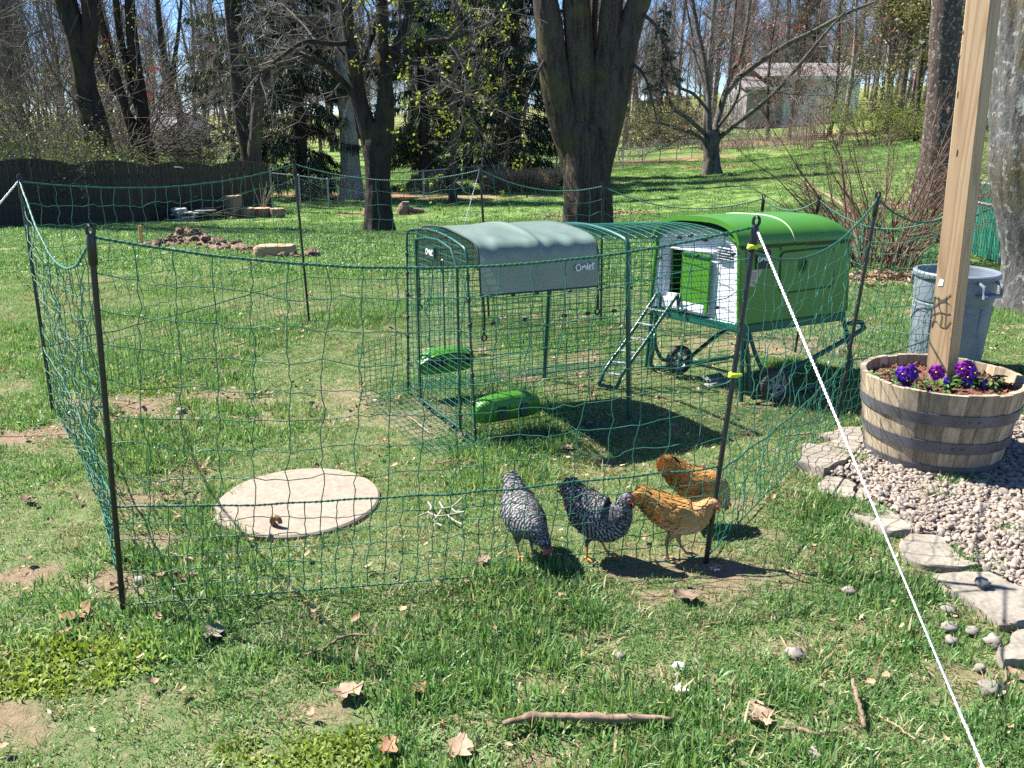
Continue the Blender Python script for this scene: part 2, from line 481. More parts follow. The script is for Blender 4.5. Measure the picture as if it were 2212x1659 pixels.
m, t, p = newmat('lawn soil and thatch')
v = coords(t)
def attr_(t, n):
    a = nd(t, 'ShaderNodeAttribute'); a.attribute_name = n; return a.outputs['Fac']
n1 = noise(t, v, 1.1, 5); n2 = noise(t, v, 26, 5, .7); n3 = noise(t, v, 150, 4, .7); n4 = noise(t, v, 6, 4, .6)
thatch = mixc(t, ramp(t, n2, [(.35, (0, 0, 0)), (.68, (1, 1, 1))]), (.08, .135, .04), (.21, .21, .11))
grassfar = mixc(t, ramp(t, n1, [(.3, (0, 0, 0)), (.7, (1, 1, 1))]), (.11, .20, .042), (.16, .245, .06))
grassfar = mixc(t, ramp(t, n4, [(.42, (0, 0, 0)), (.75, (.65, .65, .65))]), grassfar, (.2, .19, .08))
grassfar = mixc(t, .55, grassfar, ramp(t, n2, [(.3, (.07, .13, .026)), (.7, (.20, .29, .09))]))
col = mixc(t, attr_(t, 'far'), thatch, grassfar)
dirt = mixc(t, ramp(t, n2, [(.3, (0, 0, 0)), (.7, (1, 1, 1))]), (.12, .075, .045), (.28, .2, .13))
dirt = mixc(t, ramp(t, n3, [(.4, (0, 0, 0)), (.75, (.7, .7, .7))]), dirt, (.36, .285, .205))
col = mixc(t, attr_(t, 'bare'), col, dirt)
vo = t.nodes.new('ShaderNodeTexVoronoi'); vo.inputs['Scale'].default_value = 14; t.links.new(v, vo.inputs['Vector'])
leafc = ramp(t, math_(t, 'FRACT', math_(t, 'MULTIPLY', vo.outputs['Distance'], 3.1)), [(0, (.11, .06, .035)), (.5, (.26, .15, .085)), (1, (.4, .27, .17))])
col = mixc(t, attr_(t, 'lit'), col, leafc)
t.links.new(col, p.inputs['Base Color']); p.inputs['Roughness'].default_value = .95; p.inputs['Specular IOR Level'].default_value = .1
bump(t, p, math_(t, 'ADD', n2, math_(t, 'MULTIPLY', n3, .5)), .9, .02)
mb = MB(); mb.grid(P)
lawn_me = mkmesh('lawn', np.concatenate(mb.V), [np.concatenate(f) for f in mb.F.values()], True, None, False, {'far': far.ravel(), 'bare': brn.ravel(), 'lit': lit.ravel()})
props(link('lawn', lawn_me, m), kind='structure', label='patchy spring lawn with bare brown spots')

# ------------------------------------------------------------------ scatter tool (geometry nodes, for what nobody could count)
def scatter(name, pts, rz, scl, idx, coll, kind='stuff', label=None, tilt=None, parent=None):
    me = bpy.data.meshes.new(name); pts = np.asarray(pts, np.float32); n = len(pts)
    me.vertices.add(n); me.vertices.foreach_set('co', pts.ravel())
    if tilt is None: tilt = np.zeros((n, 2))
    e = np.stack([tilt[:, 0], tilt[:, 1], rz], -1).astype(np.float32)
    a = me.attributes.new('rt', 'FLOAT_VECTOR', 'POINT'); a.data.foreach_set('vector', e.ravel())
    a = me.attributes.new('sl', 'FLOAT', 'POINT'); a.data.foreach_set('value', np.asarray(scl, np.float32))
    a = me.attributes.new('ix', 'INT', 'POINT'); a.data.foreach_set('value', np.asarray(idx, np.int32))
    o = bpy.data.objects.new(name, me); COL.objects.link(o)
    ng = bpy.data.node_groups.new(name + ' nodes', 'GeometryNodeTree')
    ng.interface.new_socket('Geometry', in_out='INPUT', socket_type='NodeSocketGeometry'); ng.interface.new_socket('Geometry', in_out='OUTPUT', socket_type='NodeSocketGeometry')
    gi = ng.nodes.new('NodeGroupInput'); go = ng.nodes.new('NodeGroupOutput')
    iop = ng.nodes.new('GeometryNodeInstanceOnPoints'); ci = ng.nodes.new('GeometryNodeCollectionInfo')
    ci.inputs['Collection'].default_value = coll; ci.inputs['Separate Children'].default_value = True; ci.inputs['Reset Children'].default_value = True
    def na(nm, ty):
        k = ng.nodes.new('GeometryNodeInputNamedAttribute'); k.data_type = ty; k.inputs['Name'].default_value = nm
        return k.outputs['Attribute']
    e2r = ng.nodes.new('FunctionNodeEulerToRotation')
    ng.links.new(na('rt', 'FLOAT_VECTOR'), e2r.inputs[0])
    L = ng.links.new
    L(gi.outputs[0], iop.inputs['Points']); L(ci.outputs[0], iop.inputs['Instance']); iop.inputs['Pick Instance'].default_value = True
    L(na('ix', 'INT'), iop.inputs['Instance Index']); L(e2r.outputs[0], iop.inputs['Rotation']); L(na('sl', 'FLOAT'), iop.inputs['Scale'])
    L(iop.outputs[0], go.inputs[0])
    md = o.modifiers.new('scatter', 'NODES'); md.node_group = ng
    props(o, label, None, None, kind)
    if parent is not None: o.parent = parent
    return o

def proto(coll, name, me, mat_):
    o = bpy.data.objects.new(name, me); me.materials.append(mat_); coll.objects.link(o); return o

# ------------------------------------------------------------------ grass
def tuft(n, rad, l0, l1, wd, seed, lean=.9, flat=False):
    g = np.random.default_rng(seed)
    an = g.uniform(0, 2 * PI, n); rr = rad * np.sqrt(g.uniform(0, 1, n))
    b = np.stack([rr * np.cos(an), rr * np.sin(an), np.full(n, -.006)], -1)
    da = an + g.normal(0, .9, n); L = g.uniform(l0, l1, n); ln = np.abs(g.normal(0, lean, n)) * (.25 + rr / rad)
    ln = np.clip(ln, .05, 1.35)
    d = np.stack([np.cos(da), np.sin(da), np.zeros(n)], -1); sd = np.stack([-np.sin(da), np.cos(da), np.zeros(n)], -1)
    tw = g.uniform(-.9, .9, n)[:, None]; sd = sd * np.cos(tw) + d * np.sin(tw)
    up = np.array((0, 0, 1.0))
    def at(f):
        a = ln * (.45 + .75 * f)
        return b + L[:, None] * f * (d * np.sin(a)[:, None] + up * np.cos(a)[:, None])
    w_ = (wd * g.uniform(.6, 1.35, n))[:, None] * sd
    V = np.stack([b - w_ * .8, b + w_ * .8, at(.55) + w_, at(.55) - w_, at(1.0)], 1).reshape(-1, 3)
    i = np.arange(n)[:, None] * 5
    rv = np.repeat(g.uniform(0, 1, n), 5)
    return mkmesh('tuft', V, [i + np.array([[0, 1, 2, 3]]), i + np.array([[3, 2, 4]])], True, None, False, {'bl': rv})

GR = [(0.0, (.045, .12, .034)), (.25, (.088, .2, .055)), (.55, (.15, .28, .09)), (.78, (.26, .38, .155)), (.9, (.42, .44, .25)), (1, (.58, .53, .37))]
grassm = leafmat('grass blades', GR, None, .45, .42, 'bl', True, .32)
weedm = leafmat('yellow green weeds', [(0, (.13, .2, .03)), (.6, (.24, .32, .06)), (1, (.36, .42, .1))], None, .4, .55, 'bl', True)
drym = leafmat('dry grass blades', [(0, (.2, .15, .08)), (.5, (.36, .28, .16)), (1, (.52, .44, .28))], None, .3, .6, 'bl', True)
CT = bpy.data.collections.new('tuft kinds')
for i in range(5): proto(CT, 'a%02d' % i, tuft(44, .058, .010, .034, .0017, 20 + i, 1.2), grassm)
for i in range(2): proto(CT, 'b%02d' % i, tuft(44, .055, .022, .055, .0019, 40 + i, 1.0), grassm)
for i in range(2): proto(CT, 'c%02d' % i, tuft(70, .06, .008, .03, .0042, 50 + i, 1.2), weedm)
for i in range(2): proto(CT, 'd%02d' % i, tuft(26, .07, .02, .06, .0017, 60 + i, 1.6), drym)
for i in range(3): proto(CT, 'e%02d' % i, tuft(70, .15, .018, .042, .005, 70 + i, 1.2), grassm)

def gpoints(y0, y1, dens, margin=.4):
    xm = .62 * y1 + margin + .6
    n = int(dens * 2 * xm * (y1 - y0)); x = rng.uniform(-xm, xm, n); y = rng.uniform(y0, y1, n)
    k = np.abs(x) < .60 * (y * CP + 1.55 * SP) + margin
    return x[k], y[k]
WEED = [(G(150, 1430), .2), (G(60, 1480), .12), (G(240, 1400), .1), (G(330, 840), .12), (G(700, 1620), .14), (G(560, 1640), .1), (G(370, 830), .1), (G(460, 870), .1), (G(760, 1030), .08)]
def place_grass(y0, y1, dens, far_):
    x, y = gpoints(y0, y1, dens)
    b = bare(x, y); den = fbm(x * 1.1 + 40, y * 1.1, 1, 3)
    keep = rng.uniform(0, 1, len(x)) < (1 - .97 * np.clip(b * 1.25, 0, 1)) * (.55 + .45 * ss(.3, .55, den))
    keep &= ~inpoly(x, y, GRAVEL); keep &= np.hypot(x - SLAB_C[0], y - SLAB_C[1]) > SLAB_R - .012 + .05 * (fbm(x * 9, y * 9, 8, 2) - .5)
    for q in STONE_POLY: keep &= ~inpoly(x, y, q)
    keep &= np.hypot(x - 1.99, y - 3.83) > .36
    if far_:
        for c, a, d in LIT:
            keep &= (((x - c[0]) / a) ** 2 + ((y - c[1]) / d) ** 2 > .8 + rng.normal(0, .25, len(x)))
    x, y = x[keep], y[keep]; n = len(x)
    lush = fbm(x * 1.6, y * 1.6 + 9, 7, 3)
    idx = rng.integers(0, 5, n); idx = np.where((lush > .56) & (rng.uniform(0, 1, n) < .5) & (y < 8), 5 + rng.integers(0, 2, n), idx)
    idx = np.where(rng.uniform(0, 1, n) < .05 + .2 * bare(x, y) + .07 * (1 - ss(.35, .6, lush)), 9 + rng.integers(0, 2, n), idx)
    for c, r in WEED:
        d = np.hypot(x - c[0], (y - c[1]) * 1.4); idx = np.where((d < r) & (rng.uniform(0, 1, n) < .75), 7 + rng.integers(0, 2, n), idx)
    s = rng.uniform(.7, 1.25, n) * (.75 + .5 * ss(.35, .65, lush))
    if far_: idx = np.where(idx < 7, 11 + rng.integers(0, 3, n), idx); s = s * (1.0 + .5 * ss(14, 40, y))
    return np.stack([x, y, gfine(x, y)], -1), s, idx
parts_ = [place_grass(1.45, 4.6, 1150, False), place_grass(4.6, 9.0, 760, False), place_grass(9.0, 20, 130, True), place_grass(20, 48, 22, True)]
ex = np.concatenate([np.stack([G(u, v)[0] + rng.normal(0, sx, 26), G(u, v)[1] + rng.normal(0, sy, 26), np.full(26, .012)], -1) for u, v, sx, sy in ((2088, 1044, .05, .012), (2052, 1046, .03, .01), (1930, 985, .05, .04), (1905, 990, .05, .02), (1852, 1003, .02, .04), (1985, 1000, .04, .03), (2110, 1218, .03, .05), (2170, 1150, .04, .03), (1868, 1110, .04, .02), (1800, 985, .03, .02), (2010, 1075, .03, .02))])
parts_.append((ex, rng.uniform(.6, 1.1, len(ex)), rng.integers(0, 7, len(ex))))
pts = np.concatenate([q[0] for q in parts_]); n = len(pts)
scatter('grass', pts, rng.uniform(0, 2 * PI, n), np.concatenate([q[1] for q in parts_]), np.concatenate([q[2] for q in parts_]), CT, label='short tufty lawn grass', tilt=rng.normal(0, .12, (n, 2)))

# ------------------------------------------------------------------ small litter on the lawn: crumbs of leaf, bark chips, crumbs of red blossom
def flake(seed, l, wd, curl):
    g = np.random.default_rng(seed); m_, k = 6, 3; t_ = np.linspace(0, 1, m_)
    wv = wd * np.sin(np.clip(t_ * .92 + .04, 0, 1) * PI) ** .7 * g.uniform(.75, 1.2, m_)
    P = np.zeros((m_, k, 3)); P[:, :, 0] = ((t_ - .5) * l)[:, None]; P[:, :, 1] = wv[:, None] * np.array((-1, 0, 1)) ; P[:, :, 2] = curl * l * ((t_ - .5) ** 2)[:, None] * 2 + curl * wv[:, None] * np.abs(np.array((-1, 0, 1))) + .004
    P += g.normal(0, wd * .12, P.shape)
    b = MB(); b.grid(P); return b.mesh('flake', smooth=True, sharp=None, recalc=False)
litm = M('dry leaf crumbs', (.46, .32, .19), (.2, .12, .07), .8, 30, rnd=.45, bmp=.2)
redm = M('fallen maple blossom', (.24, .04, .03), (.12, .02, .015), .8, 40, rnd=.4, bmp=0)
palem = M('pale wood chips', (.62, .5, .34), (.45, .33, .2), .8, 30, rnd=.3, bmp=.2)
CL = bpy.data.collections.new('litter kinds')
for i in range(4): proto(CL, 'a%d' % i, flake(i, .045, .013, .5), litm)
for i in range(2): proto(CL, 'b%d' % i, flake(10 + i, .03, .006, .2), palem)
for i in range(2): proto(CL, 'c%d' % i, flake(20 + i, .012, .005, .9), redm)
x, y = gpoints(1.5, 9, 95); k = ~inpoly(x, y, GRAVEL) & (np.hypot(x - SLAB_C[0], y - SLAB_C[1]) > SLAB_R)
dn = fbm(x * 1.5, y * 1.5, 3, 3); k &= (rng.uniform(0, 1, len(x)) < ss(.36, .66, dn) * .6 + .9 * bare(x, y)); x, y = x[k], y[k]
ix = rng.integers(0, 6, len(x)); ix = np.where((rng.uniform(0, 1, len(x)) < .42) & (x > -.4) & (y < 4.2), 6 + rng.integers(0, 2, len(x)), ix)
xs2, ys2 = [], []
for c, a, d in LIT[:3] + LIT[3:6]:
    k_ = int(420 * min(a * d, 1.2)); xs2.append(c[0] + rng.normal(0, a * .55, k_)); ys2.append(c[1] + rng.normal(0, d * .5, k_))
xs2 = np.concatenate(xs2); ys2 = np.concatenate(ys2)
sl = np.concatenate([rng.uniform(.3, 1.05, len(x)), rng.uniform(1.2, 2.4, len(xs2))])
x = np.concatenate([x, xs2]); y = np.concatenate([y, ys2]); ix = np.concatenate([ix, rng.integers(0, 4, len(xs2))]); n = len(x)
scatter('leaf_litter', np.stack([x, y, gfine(x, y) + .012 * (y < 9) + .01], -1), rng.uniform(0, 2 * PI, n), sl, ix, CL, label='scattered dry leaf crumbs, wood chips and fallen red blossom', tilt=rng.normal(0, .35, (n, 2)))

# ------------------------------------------------------------------ gravel bed and edging stones
gm = M('gravel bed earth', (.2, .15, .11), (.1, .075, .055), .95, 60, bmp=.6, bd=.01)
gp = [np.array((*q, g1(*q))) for q in np.array([np.asarray(q)[:2] for q in GRAVEL])]
mb = MB(); gp_ = [(q[0], q[1], .006) for q in gp]
mb.prism([(a, b, -.05) for a, b, c in gp_], (0, 0, .062)); props(mb.build('gravel_bed', gm), kind='structure', label='earth bed under the gravel')
def pebble(seed):
    g = np.random.default_rng(seed); th = np.linspace(.01, PI - .01, 7); an = np.arange(9) * 2 * PI / 9
    D = np.stack([np.sin(th)[:, None] * np.cos(an), np.sin(th)[:, None] * np.sin(an), np.repeat(np.cos(th)[:, None], 9, 1)], -1)
    r = 1 + .35 * (fbm(D[..., 0] * 1.3 + seed * 3.1, D[..., 1] * 1.3, D[..., 2] * 1.3, 2) - .5) * 2
    b = MB(); b.grid(D * r[..., None] * np.array((.021, .015, .0105)) * g.uniform(.8, 1.2, 3), wrap=True); return b.mesh('pebble', sharp=None)
pm, t, p = newmat('river pebbles')
oi = t.nodes.new('ShaderNodeObjectInfo'); n_ = noise(t, coords(t), 70, 4)
c_ = ramp(t, oi.outputs['Random'], [(0, (.07, .06, .052)), (.2, (.17, .13, .095)), (.4, (.27, .215, .16)), (.6, (.18, .15, .13)), (.75, (.29, .25, .21)), (.88, (.23, .145, .10)), (1, (.38, .35, .31))])
t.links.new(mixc(t, .35, c_, ramp(t, n_, [(.35, (.13, .105, .085)), (.65, (.40, .34, .28))])), p.inputs['Base Color']); p.inputs['Roughness'].default_value = .75
CG = bpy.data.collections.new('pebble kinds')
for i in range(7): proto(CG, 'p%d' % i, pebble(i), pm)
n = 34000; x = rng.uniform(1.2, 3.4, n); y = rng.uniform(2.3, 4.4, n); k = inpoly(x, y, GRAVEL)
for q in STONE_POLY: k &= ~inpoly(x, y, q)
k &= np.hypot(x - 1.99, y - 3.83) > .27
x, y = x[k], y[k]; n = len(x)
scatter('gravel', np.stack([x, y, .012 + rng.uniform(0, .016, n)], -1), rng.uniform(0, 2 * PI, n), rng.uniform(.36, .72, n) * np.where(rng.uniform(0, 1, n) < .12, 1.7, 1.0), rng.integers(0, 7, n), CG, label='rounded beige and grey pebbles around the barrel planter', tilt=rng.normal(0, .45, (n, 2)))

fm = M('flagstone', (.29, .255, .205), (.17, .15, .12), .85, 7, bmp=.5, bd=.01, rnd=.12, fine=8)
def stone(name, poly, h, mat_, seed, n=44):
    poly = np.array([np.asarray(q)[:2] for q in poly]); c = poly.mean(0)
    cl = np.concatenate([poly, poly[:1]]); d = np.concatenate([[0], np.cumsum(np.linalg.norm(np.diff(cl, axis=0), axis=1))])
    t_ = np.linspace(0, d[-1], n, endpoint=False); e = np.stack([np.interp(t_, d, cl[:, 0]), np.interp(t_, d, cl[:, 1])], -1)
    e = e + (np.stack([fbm(e[:, 0] * 14, e[:, 1] * 14, seed), fbm(e[:, 0] * 14, e[:, 1] * 14, seed + 9)], -1) - .5) * .045
    rings = []
    for f, z in ((1.0, -.03), (1.005, h * .55), (.995, h - .006), (.975, h), (.8, h), (.55, h), (.3, h), (.08, h)):
        q = c + (e - c) * f; zz = z + (fbm(q[:, 0] * 6, q[:, 1] * 6, seed) - .5) * (.018 if z > h * .8 else .006) * (1 if z > 0 else 0)
        if f == .995: q = q + (np.stack([fbm(q[:, 0] * 40, q[:, 1] * 40, seed), fbm(q[:, 0] * 40, q[:, 1] * 40, seed + 4)], -1) - .5) * .012
        rings.append(np.concatenate([q, zz[:, None]], 1))
    b = MB(); b.grid(np.array(rings), wrap=True); b.F.setdefault(n, []).append(np.array([list(range(7 * n, 8 * n))]))
    return b.build(name, mat_, None, (c[0], c[1], 0), sharp=50)
for (zp, lab, h), q in zip(STONES, STONE_POLY):
    i = len(OFF); props(stone('flagstone', q, h * .7, fm, i), lab, 'flagstone', 'flagstones edging the gravel')

# round stepping slab
sm_ = M('cast concrete', (.29, .235, .18), (.21, .165, .125), .9, 9, bmp=.35, bd=.008, fine=5, lo=.25, hi=.75)
b = MB(); rr = [(SLAB_R, -.03), (SLAB_R, .006), (SLAB_R - .008, .013), (.24, .014), (.12, .013), (.02, .014)]
b.lathe(rr, (SLAB_C[0], SLAB_C[1], 0), 64, cap1=True)
props(b.build('round_slab', sm_, None, (*SLAB_C, 0)), 'round buff concrete slab lying flush in the lawn inside the net', 'paving slab')
b = MB(); q = G(598, 1145); an = np.linspace(0, 4.6, 16)
b.tube(np.stack([q[0] + .02 * np.cos(an) * (1 - .06 * an), q[1] - .01 + .006 * an, q[2] + .032 + .022 * np.sin(an)], -1), .008 + .005 * np.sin(np.linspace(0, PI, 16)), 7)
props(b.build('curled_leaf', M('curled brown leaf', (.3, .14, .05), (.12, .05, .02), .7, 60, stretch=(1, 4, 1)), None, q), 'small curled rusty brown leaf on the near edge of the round slab', 'leaf')
# ================================================================== FENCES
greywood = barkmat('weathered fence board', (.035, .03, .022), (.085, .07, .052), 9, .06, bmp=.4, bd=.004)
fa, fb = G(-150, 499), G(588, 459)
d = fb - fa; L = float(np.hypot(d[0], d[1])); ux = d[:2] / L; nx = np.array((-ux[1], ux[0]))
htA = AT(-20, 343, G(-20, 493)[1])[2] - g1(*G(-20, 493)[:2]); htB = AT(588, 349, fb[1])[2] - fb[2]
bfence = thing('board_fence', 'dark weathered board fence with scalloped top behind the log stumps', 'fence', fa)
nb = int(L / .118); PW = L / 4.7
bm_ = [MB().box((0, 0, .5), (.117, .02, 1.0), b=.004).mesh('board') for _ in range(1)][0]; bm_.materials.append(greywood)
Rb = math.atan2(ux[1], ux[0])
for i in range(nb):
    s_ = (i + .5) * L / nb; f = s_ / L; q = fa[:2] + ux * s_; z = g1(*q)
    ph = ((L - s_) % PW) / PW
    h = (htA * (1 - f) + htB * f) - .10 + .13 * math.sin(PI * ph) ** .8 + R.uniform(-.003, .003)
    o = bpy.data.objects.new('board', bm_); COL.objects.link(o); o.parent = bfence
    q = q + nx * R.uniform(-.003, .003)
    o.location = (q[0] - fa[0], q[1] - fa[1], z - .02 - fa[2]); o.rotation_euler = (R.uniform(-.01, .01), R.uniform(-.008, .008), Rb + R.uniform(-.015, .015)); o.scale = (1, 1, h + .02)
for k, hz in ((0, .25), (1, .85)):
    b = MB(); b.box((fa + fb) / 2 + np.array((nx[0] * .03, nx[1] * .03, (htA * (.2 if k == 0 else .72)))), (L, .04, .08), rotz(Rb)); b.build('rail', greywood, bfence)
for i in range(6):
    s_ = L - i * PW
    if s_ < 0: continue
    q = fa[:2] + ux * s_ + nx * .08; b = MB(); b.box((q[0], q[1], g1(*q) + .5), (.09, .09, 1.0), rotz(Rb), b=.006); b.build('fence_post', greywood, bfence)
# bird house on the boards
q = AT(387, 362, (fa + (fb - fa) * .62)[1] - .25); 
bh = thing('bird_house', 'small grey bird house with a pale roof fixed to the board fence', 'bird house', q)
b = MB(); b.box(q + (0, 0, -.09), (.11, .1, .15), b=.004); b.build('box', greywood, bh)
b = MB(); b.box(q + (0, -.02, 0), (.16, .17, .018), rot((1, 0, 0), -.2), b=.003); b.build('roof', M('pale roof board', (.6, .6, .57), rough=.7), bh)
b = MB(); b.lathe([(.001, 0), (.016, 0), (.016, .006), (.001, .006)], q + (0, -.052, -.07), 12, rot((1, 0, 0), PI / 2)); b.build('entrance_hole', M('hole dark', (.01, .01, .01), bmp=0), bh)

# chain link fence: (u, v top, v base) of each post
CLF = [(590, 372, 452), (650, 378, 452), (711, 386, 452), (812, 375, 440), (916, 368, 427), (999, 361, 417), (1076, 356, 410), (1140, 347, 398), (1201, 341, 388), (1275, 332, 375), (1345, 323, 365), (1387, 318, 357), (1425, 313, 352), (1461, 309, 346), (1494, 305, 341), (1557, 297, 331), (1625, 289, 320)]
galv = M('galvanised steel', (.36, .4, .41), (.26, .29, .3), .45, 30, metal=.6, bmp=.05)
wirem = M('chain link wire', (.075, .095, .095), (.05, .065, .065), .7, 30, bmp=0, spec=.2)
cf = thing('chain_link_fence', 'long low chain link fence crossing behind the big trees', 'fence', G(1076, 410))
cb = [G(u, v) for u, vt, v in CLF]; ct = [AT(u, vt, q[1]) for (u, vt, v), q in zip(CLF, cb)]
hs = np.array([t_[2] - b_[2] for t_, b_ in zip(ct, cb)])
for q, h in zip(cb, hs):
    b = MB(); b.tube([q + (0, 0, -.05), q + (0, 0, h)], .026, 8); b.ball(q + (0, 0, h), (.034, .034, .03), 8, 4); b.build('post', galv, cf)
b = MB(); b.tube([q + (0, 0, h - .02) for q, h in zip(cb, hs)], .019, 6); b.build('top_rail', galv, cf)
lines = []
for (q0, h0), (q1, h1) in zip(zip(cb[:-1], hs[:-1]), zip(cb[1:], hs[1:])):
    Ls = np.linalg.norm(q1 - q0); hm = (h0 + h1) / 2; n = max(4, int(Ls / .075))
    for i in range(-int(hm / .075), n):
        for sg in (1, -1):
            s0 = i * .075; s1 = s0 + hm
            t0, t1 = max(0, -s0 / hm), min(1, (Ls - s0) / hm)
            if t1 <= t0: continue
            a0, a1 = (t0, t1) if sg > 0 else (1 - t0, 1 - t1)
            p0 = q0 + (q1 - q0) * ((s0 + t0 * hm) / Ls) + (0, 0, h0 * a0 * .98 + .01); p1 = q0 + (q1 - q0) * ((s0 + t1 * hm) / Ls) + (0, 0, h1 * a1 * .98 + .01)
            lines.append((np.array([p0, p1]), .0022))
V, F = tubes(lines, 3); o = link('wire_mesh', mkmesh('wire_mesh', V - OFF[cf], [F]), wirem, cf); o['kind'] = 'stuff'
# green slatted chain link fence, far right
cg = thing('green_slat_fence', 'green slatted chain link fence between the wooden post and the lichen covered tree', 'fence', BASE(2140, 10.5))
g0, g1_ = BASE(2095, 11.2), BASE(2240, 9.6); gslat = M('green plastic slat', (.02, .17, .12), (.012, .1, .075), .45, 20, rnd=.3)
gh = AT(2120, 415, 10.8)[2] - g0[2] + .1
sl_me = MB().box((0, 0, gh / 2), (.055, .006, gh - .06)).mesh('slat'); sl_me.materials.append(gslat)
n = int(np.linalg.norm(g1_ - g0) / .066); da = math.atan2(*(g1_ - g0)[[1, 0]])
for i in range(n):
    q = g0 + (g1_ - g0) * (i + .5) / n; o = bpy.data.objects.new('slat', sl_me); COL.objects.link(o); o.parent = cg; o.location = q - OFF[cg]; o.rotation_euler = (0, 0, da + R.uniform(-.1, .1)); o.scale = (1, 1, R.uniform(.985, 1.0))
for f in (0, .5, 1):
    q = g0 + (g1_ - g0) * f; b = MB(); b.tube([q + (0, .03, 0), q + (0, .03, gh + .03)], .028, 8); b.build('post', galv, cg)
for z in (gh * .72, gh - .02): b = MB(); b.tube([g0 + (0, -.02, z), g1_ + (0, -.02, z)], .018, 6); b.build('rail', galv, cg)

# split rail fence at the back left
sr = thing('split_rail_fence', 'old grey split rail fence in front of the white house behind the boards', 'fence', BASE(350, 34))
srm = barkmat('split rail', (.09, .07, .055), (.2, .17, .14), 8, .2)
us = [255, 300, 345, 392, 438]
pp = [BASE(u, 34 + .4 * i) for i, u in enumerate(us)]
zt = AT(345, 318, 34)[2]; zb_ = AT(345, 341, 34)[2]
for q in pp: b = MB(); b.box((q[0], q[1], (zt + zb_) / 2 - .25), (.12, .12, zt - zb_ + .5), b=.01); b.build('post', srm, sr)
for q0, q1 in zip(pp[:-1], pp[1:]):
    for f in (.2, .55, .9):
        z = zb_ + (zt - zb_) * f; b = MB(); b.tube(spline([(q0[0], q0[1], z), ((q0 + q1)[0] / 2, (q0 + q1)[1] / 2, z - .03), (q1[0], q1[1], z + .02)], 5), .05, 6); b.build('rail', srm, sr)

# ================================================================== THE NET
POSTS = {k: (G(*b), t_, lean) for k, b, t_, lean in [
    ('0', (115, 893), (42, 384), .12), ('1', (266, 1316), (195, 497), .04), ('2', (1525, 1213), (1634, 478), .16), ('3', (1806, 918), (1897, 422), .1),
    ('9', (668, 697), (635, 349), .05)]}
PB, PT = {}, {}
for k, (b_, t_, ln) in POSTS.items(): PB[k] = b_; PT[k] = AT(*t_, b_[1] + ln)
for k, u, v_, Yp, sl_ in (('8', 1037, 362, 6.9, .06), ('7', 1302, 398, 7.0, .02), ('6', 1650, 424, 6.7, -.03), ('5', 1770, 426, 6.1, -.06), ('X', 2082, 442, 5.1, -.05)):
    PT[k] = AT(u, v_, Yp); PB[k] = np.array((PT[k][0] + sl_, Yp, g1(PT[k][0], Yp)))
netm = M('green twine', (.009, .13, .068), (.005, .07, .04), .5, 300, bmp=.4, bd=.001, spec=.6, lo=.3, hi=.7)
ropem = M('green rope', (.012, .15, .08), (.004, .06, .04), .5, 260, bmp=.5, bd=.001, spec=.6, lo=.3, hi=.7)
blackm = M('black plastic rod', (.012, .012, .013), (.007, .007, .008), .35, 60, bmp=.05)
neonm = M('neon yellow clip', (.55, .75, .03), (.45, .62, .02), .4, 20, bmp=0)
net = thing('net_fence', 'green poultry netting on black rods round the hens and their run', 'netting', PB['1'])

def twist(pts, r, n=90, turns=30):
    c = spline(pts, n); T = nrm(np.gradient(c, axis=0)); U = nrm(np.cross(T, (0, 0, 1.0))); W = np.cross(T, U); a = np.linspace(0, turns * 2 * PI, n)
    off = (np.cos(a)[:, None] * U + np.sin(a)[:, None] * W) * r * .62
    return [(c + off, r * .62), (c - off, r * .62)]

